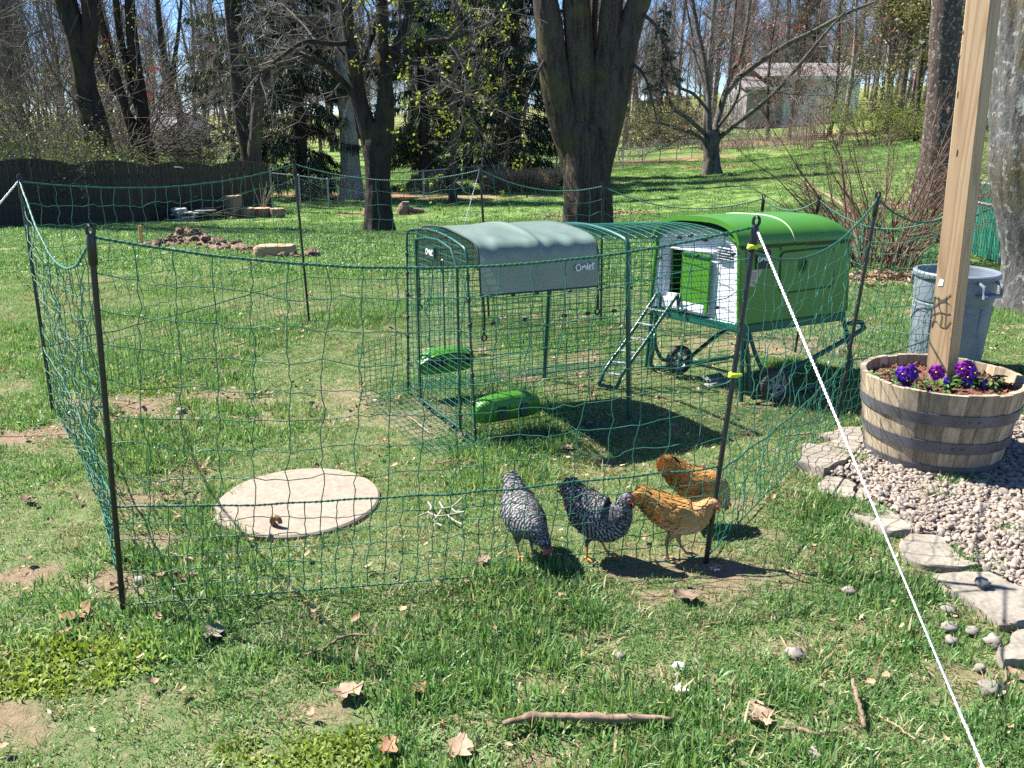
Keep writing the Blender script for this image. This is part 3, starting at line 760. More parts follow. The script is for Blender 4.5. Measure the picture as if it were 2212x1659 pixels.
def panel(a, b, sag, mid=.29, cell=.105, seed=0, near=False, bulge=0.0, topa=1.0, topb=1.0):
    g = np.random.default_rng(seed)
    A0, B0 = PB[a] + (0, 0, .012), PB[b] + (0, 0, .012); A1, B1 = PB[a] + (PT[a] - PB[a]) * topa * .985, PB[b] + (PT[b] - PB[b]) * topb * .985
    Ln = np.linalg.norm((B0 - A0)[:2]); nrmv = np.array((-(B0 - A0)[1], (B0 - A0)[0], 0)) / Ln
    def bot(s):
        s = np.asarray(s)[..., None]; q = A0 + (B0 - A0) * s; q[..., 2] = gz(q[..., 0], q[..., 1]) + .014; return q + nrmv * bulge * 4 * s * (1 - s)
    def top(s):
        s = np.asarray(s)[..., None]; q = A1 + (B1 - A1) * s; q[..., 2] -= (sag * 4 * s * (1 - s))[..., 0]; return q
    def at(s, h):
        h = np.asarray(h)[..., None]
        return bot(s) * (1 - h) + top(s) * h
    nc = max(4, int(round(Ln / cell))); nu = max(5, int(round(.82 / cell))); nl = 6
    S = np.linspace(0, 1, nc + 1); lines = []; knots = []
    def jit(shape, inner):
        j = g.normal(0, 1, shape + (3,)) * np.array((.006, .006, .006)); j += (g.normal(0, .012, shape)[..., None] * nrmv)
        return j * inner[..., None]
    # upper net
    HU = np.linspace(mid, 1, nu + 1); SS, HH = np.meshgrid(S, HU, indexing='ij')
    inn = np.ones_like(SS); inn[0] = inn[-1] = .15; inn[:, 0] *= .3; inn[:, -1] *= .1
    N = at(SS, HH) + jit(SS.shape, inn)
    N[..., 2] -= .02 * inn * np.sin(PI * (HH - mid) / (1 - mid)) * g.uniform(.3, 1, SS.shape)
    # lower net, twice as fine
    S2 = np.linspace(0, 1, 2 * nc + 1); HL = np.linspace(0, mid, nl + 1); SL, HL2 = np.meshgrid(S2, HL, indexing='ij')
    inl = np.ones_like(SL); inl[0] = inl[-1] = .15; inl[:, 0] *= .3; inl[:, -1] *= .3
    N2 = at(SL, HL2) + jit(SL.shape, inl * .6)
    N2[::2, -1] = N[:, 0]; N2[1::2, -1] = (N[:-1, 0] + N[1:, 0]) / 2 - (0, 0, .004)
    def wob(q, amp):
        m = len(q); t_ = np.linspace(0, m - 1, (m - 1) * 3 + 1); c = np.stack([np.interp(t_, np.arange(m), q[:, k]) for k in range(3)], -1)
        c[1::3] += g.normal(0, amp, (m - 1, 3)); c[2::3] += g.normal(0, amp, (m - 1, 3)); return c
    r = .0018
    for i in range(nc + 1): lines.append((wob(N[i], .0045), r))
    for j in range(1, nu): lines.append((wob(N[:, j] - (0, 0, 0), .0042), r))
    for i in range(2 * nc + 1): lines.append((wob(N2[i], .0022), r))
    for j in range(1, nl): lines.append((wob(N2[:, j], .0022), r))
    V, F = tubes(lines, 4); mb = MB(); mb.add(V, F)
    if near:
        oc = np.array([(1, 0, 0), (-1, 0, 0), (0, 1, 0), (0, -1, 0), (0, 0, 1), (0, 0, -1)], float); of = np.array([(0, 2, 4), (2, 1, 4), (1, 3, 4), (3, 0, 4), (2, 0, 5), (1, 2, 5), (3, 1, 5), (0, 3, 5)])
        for q in np.concatenate([N[1:-1, 1:-1].reshape(-1, 3), N2[1:-1, 1:-1].reshape(-1, 3)]): mb.add(q + oc * .0036, of)
    mb.build('netting', netm, net, recalc=False, sharp=None)
    rl = twist(N[:, -1], .0052, 160, int(Ln * 28)); V, F = tubes(rl, 5); o = link('top_rope', mkmesh('top_rope', V - OFF[net], [F]), ropem, net)
    rl = twist(N[:, 0], .0042, 160, int(Ln * 28)); V, F = tubes(rl, 5); link('middle_rope', mkmesh('middle_rope', V - OFF[net], [F]), ropem, net)
    rl = twist(N2[:, 0], .0036, 160, int(Ln * 28)); V, F = tubes(rl, 5); link('bottom_rope', mkmesh('bottom_rope', V - OFF[net], [F]), ropem, net)
panel('1', '2', .115, seed=1, near=True)
panel('0', '1', .24, seed=2, near=True, bulge=.05)
panel('2', '3', .13, seed=3, near=True, topa=.93)
panel('0', '9', .09, seed=4); panel('9', '8', .1, seed=5); panel('8', '7', .09, seed=6); panel('7', '6', .12, seed=7); panel('6', '5', .08, seed=8); panel('5', 'X', .16, seed=9); panel('3', 'X', .1, seed=10)
for k in PB:
    p0, p1 = PB[k], PT[k]; d = nrm(p1 - p0); b = MB()
    b.tube([p0 - d * .08, p0 + d * .0, p1 - d * .1], [.005, .0092, .0092], 10)
    b.tube([p1 - d * .105, p1 - d * .1, p1 - d * .03, p1 - d * .012], [.0098, .0135, .0135, .011], 10)
    an = np.linspace(0, 2 * PI, 13); sd = nrm(np.cross(d, (0, 1, 0)))
    b.tube(p1 + np.cos(an)[:, None] * sd * .011 + np.sin(an)[:, None] * d * .016, .0055, 6, cap=False)
    b.build('post', blackm, net, sharp=50)
for f in (.93, .565):
    q = PB['2'] + (PT['2'] - PB['2']) * f; b = MB(); b.box(q, (.032, .03, .017), b=.004); b.box(q + (.018, -.012, .004), (.018, .012, .012), b=.003); b.box(q + (-.016, -.012, -.003), (.012, .016, .01), b=.003)
    o = b.build('clip', neonm, net); o['label'] = 'neon yellow plastic clip'
# guy ropes
whm = M('white rope', (.86, .84, .86), (.5, .47, .55), .7, 160, bmp=.5, bd=.001, lo=.25, hi=.5)
def rope(name, lab, pts, r, m_, turns=40, cat='rope'):
    V, F = tubes(twist(pts, r, 140, turns), 5); return props(link(name, mkmesh(name, V - np.asarray(pts[-1]), [F]), m_, None, pts[-1]), lab, cat)
rope('guy_rope', 'taut white guy rope from the right hand corner rod to the near lawn', [PT['2'] + (0, 0, -.02), G(2167, 1762)], .0044, whm, 70)
rope('guy_rope', 'short white rope end tied to the far left rod leaving the photo', [PT['0'] + (0, 0, -.01), np.array((-3.55, 4.0, .0))], .0052, whm, 50)
rope('guy_string', 'thin pale string slanting down behind the run from a back rod', [PT['8'], G(944, 700)], .0028, whm, 30)
rope('guy_string', 'thin grey string from behind the wooden post to the lichen covered tree', [AT(2106, 437, 5.1), AT(2196, 578, 6.95)], .003, M('grey string', (.5, .5, .52)), 30)
pg = MB(); q = G(1540, 1233); 
for i in range(4): pg.tube([q + (R.uniform(-.02, .02), R.uniform(-.02, .02), .012), q + (R.uniform(.0, .06), R.uniform(-.05, .0), .02)], .0035, 6)
props(pg.build('steel_peg', M('shiny steel', (.6, .6, .62), rough=.3, metal=.9, bmp=0), None, q), 'shiny steel pegs lying at the foot of the right hand corner rod', 'tent peg')

# ================================================================== THE RUN
RA = G(1028, 966); E1 = np.array((.887, .462)); E2 = np.array((-.462, .887)); RW = .92; RL = 1.72
def RN(s, w_, z):
    s = np.asarray(s, float); w_ = np.asarray(w_, float); z = np.asarray(z, float)
    x = RA[0] + s * E1[0] + w_ * E2[0]; y = RA[1] + s * E1[1] + w_ * E2[1]
    x, y, z = np.broadcast_arrays(x, y, z); return np.stack([x, y, z + gz(x, y)], -1)
prof = np.array([(0, .01), (.03, .36), (.058, .72), (.066, .86), (.071, .915), (.086, .95), (.128, .967), (.28, .99), (.46, 1.0)])
prof = np.concatenate([prof, (prof[:-1] * (-1, 1) + (RW, 0))[::-1]])
PR = spline(np.c_[prof, np.zeros(len(prof))], 121)[:, :2]
arc = np.concatenate([[0], np.cumsum(np.linalg.norm(np.diff(PR, axis=0), axis=1))])
def pat(a): return np.stack([np.interp(a, arc, PR[:, 0]), np.interp(a, arc, PR[:, 1])], -1)
gtube = M('dark green tube', (.008, .085, .062), (.006, .06, .045), .35, 30, bmp=.03)
gwire = M('green coated wire', (.008, .12, .085), (.006, .08, .055), .35, 30, bmp=0, spec=.6)
blk = M('black clip plastic', (.014, .016, .018), (.01, .011, .013), .4, 40, bmp=.05)
run = thing('chicken_run', 'arched green wire mesh chicken run joined to the coop', 'chicken run', RA)
AL = arc[-1]; WR = .0017
def wires(name, a0, a1, s0, s1, da=.031, ds=.066):
    L = []
    for a in np.arange(a0, a1 + 1e-6, da):
        q = pat(a); L.append((RN(np.array([s0, (s0 + s1) / 2, s1]), q[0], q[1]), WR))
    av = np.linspace(a0, a1, 14); q = pat(av)
    for s in np.arange(s0, s1 + 1e-6, ds): L.append((RN(s, q[:, 0], q[:, 1]), WR))
    V, F = tubes(L, 4); return link(name, mkmesh(name, V - OFF[run], [F]), gwire, run)
asd = .90
wires('side_mesh', 0.0, asd, 0.0, RL); wires('side_mesh', AL - asd, AL, 0.0, RL); wires('roof_mesh', asd + .01, AL - asd - .01, 0.0, RL)
def flatwires(name, fn, n0, n1):
    L = []
    for i in range(n0 + 1): L.append((np.array([fn(i / n0, t_) for t_ in (0, .5, 1)]), WR))
    for j in range(n1 + 1): L.append((np.array([fn(t_, j / n1) for t_ in (0, .5, 1)]), WR))
    V, F = tubes(L, 4); return link(name, mkmesh(name, V - OFF[run], [F]), gwire, run)
# end panel
L = []
for z in np.arange(.03, 1.04, .031):
    wl = np.interp(z, PR[:61, 1], PR[:61, 0]); L.append((RN(0, np.array([wl, RW / 2, RW - wl]), z), WR))
for wv in np.arange(.045, RW, .064):
    zt_ = np.interp(min(wv, RW - wv), PR[:61, 0], PR[:61, 1]); L.append((RN(0, wv, np.array([.01, zt_ / 2, zt_])), WR))
V, F = tubes(L, 4); link('end_mesh', mkmesh('end_mesh', V - OFF[run], [F]), gwire, run)
# skirts lying on the grass
flatwires('skirt', lambda a, b: RN(-.26 * (1 - .0 * b) * a, -.05 + (RW + .1) * b, .035 - .02 * a), 8, 16)
flatwires('skirt', lambda a, b: RN(.0 + RL * .62 * b, -.22 * a, .03 - .012 * a), 7, 18)
flatwires('skirt', lambda a, b: RN(RL * b, RW + .22 * a, .03 - .012 * a), 7, 26)
# low skirt panel standing at the far left corner
flatwires('skirt_panel', lambda a, b: RN(-.02 - .26 * a, RW + .02, .03 + .34 * b * (1 - .1 * a)), 8, 11)
for s in (0.0, .905, RL - .03):
    q = PR[1:-1] if s == 0.0 else PR
    b = MB(); b.tube(RN(s, q[:, 0], q[:, 1]), .0062 if s == 0.0 else .0125, 10); b.build('hoop', gtube, run)
for wv, zt_ in ((.17, .86), (.70, .93)):
    b = MB(); b.tube(RN(-.008, wv + 0 * np.array([0, 1.]), np.array([.04, zt_])), .006, 8); b.build('door_bar', gtube, run)
b = MB(); b.tube(RN(-.008, np.array([.17, .70]), np.array([.045, .045])), .006, 8); b.build('door_bar', gtube, run)
b = MB(); b.tube(RN(-.008, np.array([.17, .24, .40, .56, .70]), np.array([.86, .94, .965, .955, .93])), .006, 8); b.build('door_bar', gtube, run)
b = MB(); b.tube(RN(-.012, np.array([.33, .33]), np.array([.42, .87])), .0042, 8)
an = np.linspace(0, 2 * PI, 14); b.tube(RN(-.016, .33 + .014 * np.cos(an), .84 + .035 * np.sin(an)), .004, 6); b.build('door_latch', gtube, run)
# clips
ce = MB().box((0, 0, 0), (.026, .018, .016), b=.003).mesh('clip'); ce.materials.append(blk)
def clip(p, a=None, v=False):
    o = bpy.data.objects.new('clip', ce); COL.objects.link(o); o.parent = run; o.location = p - OFF[run]
    o.rotation_euler = (0, PI / 2 if v else 0, math.atan2(E1[1], E1[0]) if a is None else a)
for z in (.08, .22, .36, .47, .60, .72, .83):
    wl = np.interp(z, PR[:61, 1], PR[:61, 0])
    clip(RN(0, wl, z), v=True); clip(RN(.905, wl, z), v=True); clip(RN(0, RW - wl, z), v=True)
for s in (.12, .3, .52, .66, .82, 1.05, 1.28, 1.5):
    wl = np.interp(.60, PR[:61, 1], PR[:61, 0]); clip(RN(s, wl, .60 - .03 * (s > .9)))
    clip(RN(s, RW - wl, .56))
for s in (1.1, 1.35, 1.6): clip(RN(s, .06, .86)); clip(RN(s, .125, .962))
for wv in (.3, .42, .53, .64, .76): clip(RN(0, wv, np.interp(min(wv, RW - wv), PR[:61, 0], PR[:61, 1])), math.atan2(E2[1], E2[0]))
for wv in (.1, .25, .4, .58, .66): clip(RN(-.01, wv, .03), math.atan2(E2[1], E2[0]))
for s in (.08, .35, .6): clip(RN(s, -.0, .02))

# script lettering: strokes in a 5 x 1 box
STROKES = [[(.55, .95), (.2, .85), (.05, .45), (.25, .08), (.6, .1), (.8, .5), (.68, .85), (.42, .97)],
           [(1.0, .12), (1.05, .45), (1.15, .72), (1.3, .42), (1.42, .68), (1.55, .78), (1.68, .5), (1.74, .1)],
           [(1.98, 1.05), (1.95, .5), (1.98, .08)], [(2.22, .4), (2.5, .5), (2.52, .72), (2.34, .76), (2.2, .45), (2.3, .12), (2.58, .12)],
           [(2.92, 1.1), (2.86, .5), (2.95, .1), (3.12, .12)], [(2.68, .74), (2.95, .8), (3.2, .9)]]
def letters(name, org, xd, yd, h, m_, parent, th=.09):
    b = MB(); nn = nrm(np.cross(xd, yd))
    for s in STROKES:
        c = spline([np.asarray(org) + np.asarray(xd) * x * h + np.asarray(yd) * y * h for x, y in s], max(4, 4 * len(s))); b.tube(c + nn * .001, th * h, 5)
    return b.build(name, m_, parent, sharp=None)
white = M('white print', (.85, .85, .85), (.8, .8, .8), .6, 10, bmp=0)
# badge on the end panel
e1v, e2v = np.array((*E1, 0)), np.array((*E2, 0)); zv = np.array((0, 0, 1.0))
def rrect(c, xd, yd, w_, h, r=.012, n=5):
    P = []
    for sx, sy, a0 in ((1, 1, 0), (-1, 1, PI / 2), (-1, -1, PI), (1, -1, 1.5 * PI)):
        for k in range(n):
            a = a0 + k * PI / 2 / (n - 1); P.append(np.asarray(c) + xd * (sx * (w_ / 2 - r) + r * math.cos(a)) + yd * (sy * (h / 2 - r) + r * math.sin(a)))
    return P
bdg = M('dark green badge', (.006, .05, .045), (.004, .035, .03), .35, 10, bmp=0)
bc = RN(-.012, .47, .895); b = MB(); b.prism(rrect(bc, -e2v, zv, .115, .062), -e1v * .012); bo = b.build('badge', bdg, run)
letters('badge_lettering', bc - e1v * .013 + e2v * .046 - zv * .016, -e2v, zv, .029, white, bo)

# shade cover laid over the run
cov = thing('shade_cover', 'pale green waterproof shade cover draped over the left half of the run', 'shade cover', RN(.38, .46, 1.06))
cm, t, p = newmat('green cover fabric')
n_ = noise(t, coords(t), 5, 4); c_ = ramp(t, n_, [(.3, (.12, .17, .138)), (.7, (.155, .215, .175))])
t.links.new(c_, p.inputs['Base Color']); p.inputs['Roughness'].default_value = .42; p.inputs['Specular IOR Level'].default_value = 1.0
tr = t.nodes.new('ShaderNodeBsdfTranslucent'); tr.inputs[0].default_value = (.12, .2, .14, 1); mx = t.nodes.new('ShaderNodeMixShader'); mx.inputs[0].default_value = .1
t.links.new(p.outputs[0], mx.inputs[1]); t.links.new(tr.outputs[0], mx.inputs[2]); t.links.new(mx.outputs[0], t.nodes['Material Output'].inputs[0])
a0 = np.interp(.735, PR[:61, 1], arc[:61]); av = np.linspace(a0, AL - a0, 70); q = pat(av)
tn = nrm(np.gradient(q, axis=0)); nq = np.stack([-tn[:, 1], tn[:, 0]], -1)
sv = np.linspace(.06, .725, 60); Pc = np.zeros((70, 60, 3))
for j, s in enumerate(sv):
    u_ = (s - .06) / .665
    wr = fbm(av * 2.6, s * 8, 3, 4) - .5; wr2 = np.sin(s * 47 + 2.5 * np.sin(av * 7) + av * 3) * np.exp(-((av - (a0 + .27)) / .07) ** 2) + .8 * np.sin(s * 61 + av * 5) * np.exp(-((av - (a0 + .2)) / .05) ** 2)
    off = .015 + .020 * wr + .005 * wr2 + .010 * np.exp(-((s - .40 - .05 * (av - 1.2)) / .018) ** 2)
    off = np.maximum(off, .007)
    Pc[:, j] = RN(s + .008 * np.sin(av * 5), q[:, 0] + nq[:, 0] * off, q[:, 1] + nq[:, 1] * off)
b = MB(); b.grid(Pc); b.build('fabric', cm, cov, sharp=None, recalc=False)
trm = M('dark edge tape', (.03, .045, .04), rough=.6, bmp=0)
for e in (Pc[:, 0], Pc[:, -1], Pc[0], Pc[-1]): b = MB(); b.tube(e, .0045, 6); b.build('edge_tape', trm, cov)
bung = M('black elastic', (.012, .012, .013), (.008, .008, .008), .5, 90)
for i, (c0, s, dz_) in enumerate(((Pc[0, 1], .07, .19), (Pc[0, -2], .72, .12), (Pc[-1, 1], .07, .2), (Pc[-1, -2], .72, .14))):
    b = MB(); b.tube(spline([c0 + (0, 0, .01), c0 + (.006, 0, -dz_ * .5), c0 + (.004, 0, -dz_)], 8), .0055, 7); bo = b.build('bungee', bung, cov)
    an = np.linspace(.5, 5.6, 12); b = MB(); b.tube(np.stack([c0[0] + .004 + .012 * np.sin(an), c0[1] + 0 * an, c0[2] - dz_ - .012 + .014 * np.cos(an)], -1), .0042, 6); b.build('hook', bung, bo)
    b = MB(); an = np.linspace(0, 2 * PI, 13); b.tube(np.stack([c0[0] + .008 * np.cos(an), c0[1] - .004 + 0 * an, c0[2] + .012 + .008 * np.sin(an)], -1), .002, 5, cap=False); b.build('eyelet', M('eyelet steel', (.7, .7, .7), rough=.3, metal=.8, bmp=0), cov)
k = 4; lq = q[k]; sl = nrm(RN(.5, *q[10]) - RN(.5, *q[2])); letters('lettering', RN(.575, q[5][0] - .026, q[5][1]) , e1v, sl, .034, white, cov, .1)

# drinker and feeder
gpl = M('bright green plastic', (.055, .215, .012), (.045, .18, .010), .38, 6, bmp=.02)
dkp = M('dark inside', (.012, .014, .01), rough=.7, bmp=0)
def trough(name, lab, c, xd, yd, Lh, hh, dh, front):
    o = thing(name, lab, 'feeder', c)
    x = np.linspace(-1, 1, 29); th = np.arange(32) * 2 * PI / 32
    prof_ = np.clip(1 - np.abs(x) ** 5, 0, 1) ** .45 * (1 - .12 * x ** 2)
    P = np.zeros((29, 32, 3))
    for i, xi in enumerate(x):
        k_ = max(prof_[i], .02); cz = np.sign(np.sin(th)) * np.abs(np.sin(th)) ** .62; cy = np.sign(np.cos(th)) * np.abs(np.cos(th)) ** .62
        lo = np.where(cz < 0, 1 - .12 * np.abs(cz), 1.0)
        P[i] = np.asarray(c) + xd * xi * Lh + yd[None, :] * (cy * dh * (.35 + .65 * k_) * lo)[:, None] + zv[None, :] * (cz * hh * (.25 + .75 * k_) * 1.0 + .012 * (1 - xi ** 2))[:, None]
    b = MB(); b.grid(P, wrap=True); b.F.setdefault(32, []).append(np.array([list(range(32)), list(range(28 * 32, 29 * 32))])); b.build('shell', gpl, o, sharp=None)
    if front:
        b = MB(); lidP = np.zeros((21, 9, 3)); xx = np.linspace(-1.03, 1.03, 21)
        for i, xi in enumerate(xx):
            for j, yj in enumerate(np.linspace(-1.08, 1.08, 9)): lidP[i, j] = np.asarray(c) + xd * xi * Lh + yd * yj * dh * (1 - .25 * abs(xi) ** 4) + zv * (hh * (.72 + .42 * (1 - xi ** 2) * .9 - .3 * abs(xi) ** 4) - .012 * yj ** 2)
        b.grid(lidP); b.grid(lidP - zv * .008); b.build('lid', gpl, o, sharp=None)
        for sx in (-.42, .45):
            b = MB(); b.prism(rrect(np.asarray(c) + xd * sx * Lh - yd * (dh * 1.0) + zv * hh * .22, xd, zv, Lh * .68, hh * .62, .014), -yd * .006); b.build('drinking_hole', dkp, o)
    else:
        for sx in (-.28, .38):
            cc = np.asarray(c) + xd * sx * Lh - yd * (dh * .98); b = MB(); b.box(cc - yd * .004, (.045, .014, .062), np.stack([xd, yd, zv], 1), b=.003); b.box(cc - yd * .012 + zv * .018, (.034, .012, .018), np.stack([xd, yd, zv], 1), b=.003); b.build('bracket', bdg, o)
    return o
trough('drinker', 'bright green plastic drinker hanging on the far side of the run', RN(.20, .83, .205), e1v, e2v, .168, .074, .06, True)
trough('feeder', 'bright green plastic feeder hanging low on the near side of the run', RN(.205, .075, .148), e1v, e2v, .185, .068, .058, False)
# ================================================================== THE COOP
N0 = np.array((1.30, 4.73)); F1 = np.array((.857, .515)); F2 = np.array((-.515, .857)); CL_, CW = .90, .80
f1v, f2v = np.array((*F1, 0)), np.array((*F2, 0))
def CN(s, w_, z):
    s, w_, z = np.broadcast_arrays(np.asarray(s, float), np.asarray(w_, float), np.asarray(z, float))
    x = N0[0] + s * F1[0] + w_ * F2[0]; y = N0[1] + s * F1[1] + w_ * F2[1]
    return np.stack([x, y, z - .03 - .055 * (y - N0[1])], -1)
coop = thing('chicken_coop', 'bright green plastic chicken coop with a white front on a wheeled frame', 'chicken coop', CN(.45, .4, .03))
gsh = M('coop green plastic', (.058, .205, .013), (.05, .18, .011), .36, 5, bmp=.02)
wsh = M('coop white plastic', (.66, .67, .74), (.60, .61, .68), .4, 5, bmp=.02)
bsh = M('coop base dark green', (.004, .105, .075), (.003, .085, .06), .4, 6, bmp=.02)
ZB, ZE, ZP = .455, .895, 1.045
def cbox(name, s0, s1, w0, w1, z0, z1, m_, b=.006, parent=None, w0t=None, w1t=None):
    w0t = w0 if w0t is None else w0t; w1t = w1 if w1t is None else w1t
    mb = MB(); mb.box((0, 0, 0), (2, 2, 2), b=0)
    V = mb.V[0]; t_ = (V[:, 2] + 1) / 2; ss_ = (V[:, 0] + 1) / 2; ww = (V[:, 1] + 1) / 2
    wl = w0 + (w0t - w0) * t_; wr = w1 + (w1t - w1) * t_
    mb.V[0] = CN(s0 + (s1 - s0) * ss_, wl + (wr - wl) * ww, z0 + (z1 - z0) * t_)
    o = mb.build(name, m_, parent or coop)
    if b:
        md = o.modifiers.new('bevel', 'BEVEL'); md.width = b; md.segments = 2; md.limit_method = 'ANGLE'
    return o
cbox('base_tray', .0, CL_ - .01, .012, CW - .012, .40, ZB, bsh, .008)
cbox('side_panel', -.02, CL_ - .03, 0.0, .03, ZB, ZE - .016, gsh, .006, w0t=.045, w1t=.075)
cbox('side_panel', -.02, CL_ - .03, CW - .03, CW, ZB, ZE, gsh, .006, w0t=CW - .075, w1t=CW - .045)
cbox('rear_panel', CL_ - .032, CL_, .002, CW - .002, ZB, ZE, gsh, .02, w0t=.046, w1t=CW - .046)
# roof: two lids
def roofz(qn): return ZE + .012 + (ZP - ZE - .012) * (1 - np.abs(qn) ** 3.4) ** .62
def roof(s0, s1, rear):
    qn = np.sin(np.linspace(-PI / 2, PI / 2, 41)); n = 40; sv = s0 + (s1 - s0) * (np.linspace(0, 1, n) if not rear else np.sin(np.linspace(0, PI / 2, n)) ** .8)
    top = np.zeros((n, 41, 3)); bot = np.zeros((n, 41, 3))
    for i, s in enumerate(sv):
        e = max(0.0, 1 - max(0, (s - (s1 - .20)) / .20) ** 2.6) ** .5 if rear else 1.0
        z = ZE + .006 + (roofz(qn) - ZE - .006) * e; wv = CW / 2 + qn * (CW / 2 - .034)
        arch = 1.0
        top[i] = CN(s, wv, z); bot[i] = CN(s, wv, np.maximum(z - .03, ZE + .003))
    b = MB(); b.grid(top); b.grid(bot)
    for e in (0, -1): b.grid(np.stack([top[e], bot[e]]))
    for e in (0, -1): b.grid(np.stack([top[:, e], bot[:, e]]))
    return b.build('roof_lid', gsh, coop, sharp=45)
roof(-.05, .385, False); roof(.391, CL_ + .025, True)
b = MB(); qn = np.sin(np.linspace(-PI / 2, PI / 2, 41)); b.tube(CN(.388, CW / 2 + qn * (CW / 2 - .034), roofz(qn) + .0005), .0035, 6); b.build('lid_seam_highlight', M('seam highlight', (.5, .65, .35), rough=.4, bmp=0), coop)  # whitish line paints the highlight along the joint of the two lids
cbox('lid_gap', -.01, CL_ - .01, .040, .06, ZE - .018, ZE + .004, M('shadow gap', (.01, .04, .008), bmp=0), 0); cbox('lid_latch', .29, .5, .034, .05, ZE - .04, ZE - .012, gsh, .004)
# front: outline of the white frame
def outl(inset, zb):
    qn = np.sin(np.linspace(-PI / 2, PI / 2, 25)); wv = CW / 2 + qn * (CW / 2 - .05 - inset); z = ZE - .02 + (ZP - ZE - .045) * (1 - np.abs(qn) ** 3.2) ** .6 - inset * .8
    wv = np.concatenate([[.012 + inset], wv, [CW - .012 - inset]]); z = np.concatenate([[zb], z, [zb]]); return wv, z
wo, zo = outl(.008, ZB + .004); wi, zi = outl(.07, ZB + .012); wi = np.clip(wi, .075, CW - .075)
b = MB(); rings = [CN(-.012, wo, zo), CN(-.018, wo * .985 + CW * .0075, zo - .006), CN(-.012, wi + (wo - wi) * .35, zi + (zo - zi) * .35), CN(.019, wi, zi), CN(.04, wi, zi)]
b.grid(np.array(rings)); b.grid(np.array([CN(-.012, wo, zo), CN(.05, wo, zo)])); b.build('front_frame', wsh, coop, sharp=60)
# green rim round the white frame
b = MB(); wg, zg = outl(-.004, ZB); wg2, zg2 = outl(.012, ZB)
b.grid(np.array([CN(.0, wg, zg), CN(-.03, wg, zg), CN(-.034, (wg + wg2) / 2, (zg + zg2) / 2), CN(-.03, wg2, zg2), CN(.0, wg2, zg2)])); b.build('front_rim', gsh, coop, sharp=60)
# recessed white wall with the doorway left open
H0, H1, HZ0, HZ1 = .505, .675, .56, .835
b = MB()
def wall(w0, w1, z0, z1, top=None):
    P = [(w0, z0), (w1, z0), (w1, z1), (w0, z1)] if top is None else [(w0, z0), (w1, z0)] + top
    b.prism(CN(.02, np.array([p_[0] for p_ in P]), np.array([p_[1] for p_ in P])), f1v * .018)
wall(.05, H0, ZB + .002, HZ1); wall(H1, CW - .05, ZB + .002, HZ1); wall(H0, H1, ZB + .002, HZ0)
k = (zi > HZ1); tp = [(a, c) for a, c in zip(wi[k], zi[k] + .004)][::-1]; wall(.075, CW - .075, HZ1, HZ1, [(CW - .085, HZ1 + .01)] + tp + [(.085, HZ1 + .01)])
b.build('front_wall', wsh, coop)
cbox('door_sill', -.015, .06, .30, .70, ZB + .004, HZ0 - .02, wsh, .02); cbox('door_track', .0, .02, .27, .70, HZ1 - .002, HZ1 + .012, wsh, .003)
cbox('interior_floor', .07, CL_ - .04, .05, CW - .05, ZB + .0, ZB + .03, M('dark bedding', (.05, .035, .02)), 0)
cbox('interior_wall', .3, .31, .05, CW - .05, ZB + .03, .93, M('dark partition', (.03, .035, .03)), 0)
# sliding door
b = MB(); dc = CN(.002, .405, .655); b.prism(rrect(dc, -f2v, zv, .235, .345, .022), -f1v * .014); do = b.build('sliding_door', gsh, coop)
b = MB(); b.prism(rrect(dc - f1v * .0145 + f2v * -.075 - zv * .135, -f2v, zv, .035, .022, .009), -f1v * .002); b.build('emblem', white, do)
b = MB(); b.prism(rrect(dc - f1v * .018 + f2v * .0 + zv * .16, -f2v, zv, .23, .01, .003), -f1v * .004); b.build('door_lip', bsh, do)
# vent
vc = CN(.014, .155, .838); b = MB(); b.prism(rrect(vc, -f2v, zv, .19, .075, .006), -f1v * .004); vo_ = b.build('vent', dkp, coop)
for i in range(5): b = MB(); b.box(vc - f1v * .009 + zv * (-.03 + .015 * i), (.18, .012, .0075), np.stack([-f2v, f1v, zv], 1) @ rot((1, 0, 0), .5)); b.build('slat', M('vent slat grey', (.3, .31, .36), bmp=0) if i == 0 else bpy.data.materials['vent slat grey'], vo_)
for wv in (.12, .36, .58): b = MB(); b.box(CN(.008, wv, .905), (.03, .02, .016), np.stack([-f2v, f1v, zv], 1), b=.004); b.build('clip', blk, coop)
# side hatch with knob, nameplate and care label; the side leans in by wn(z)
def SN(s, z, off=0.0):
    wv = .045 * (z - ZB) / (ZE - ZB); return CN(s, wv - off, z)
sx_ = f1v; sy_ = nrm(SN(.4, .8) - SN(.4, .5)); sn_ = nrm(np.cross(sx_, sy_))
dgr = M('groove dark', (.012, .06, .008), bmp=0)
hc = SN(.515, .735); b = MB(); pts_ = rrect(hc + sn_ * .002, sx_, sy_, .455, .235, .035, 7); b.tube(np.array(pts_ + pts_[:1]), .0045, 6, cap=False); b.build('hatch_groove', dgr, coop)
b = MB(); b.prism(rrect(hc, sx_, sy_, .445, .225, .032, 7), sn_ * .006); ho = b.build('hatch', gsh, coop)
kc = SN(.47, .765) + sn_ * .005; Rk = np.stack([sx_, sy_, sn_], 1); b = MB(); b.ball(kc, (.045, .05, .006), 20, 6, Rk); b.build('knob_recess', M('dark green recess', (.03, .16, .01)), ho)
b = MB(); b.box(kc + sn_ * .012, (.018, .06, .02), Rk @ rot((0, 0, 1), -.5), b=.006); b.build('knob', M('black knob', (.02, .022, .02), bmp=0), ho)
nc_ = SN(.15, .815) + sn_ * .001; b = MB(); b.prism(rrect(nc_, sx_, sy_, .115, .105, .008), sn_ * .006); no = b.build('nameplate', M('near black plate', (.02, .022, .024), bmp=0), coop)
letters('nameplate_lettering', nc_ + sn_ * .008 - sx_ * .05 - sy_ * .012, sx_, sy_, .031, white, no, .085)
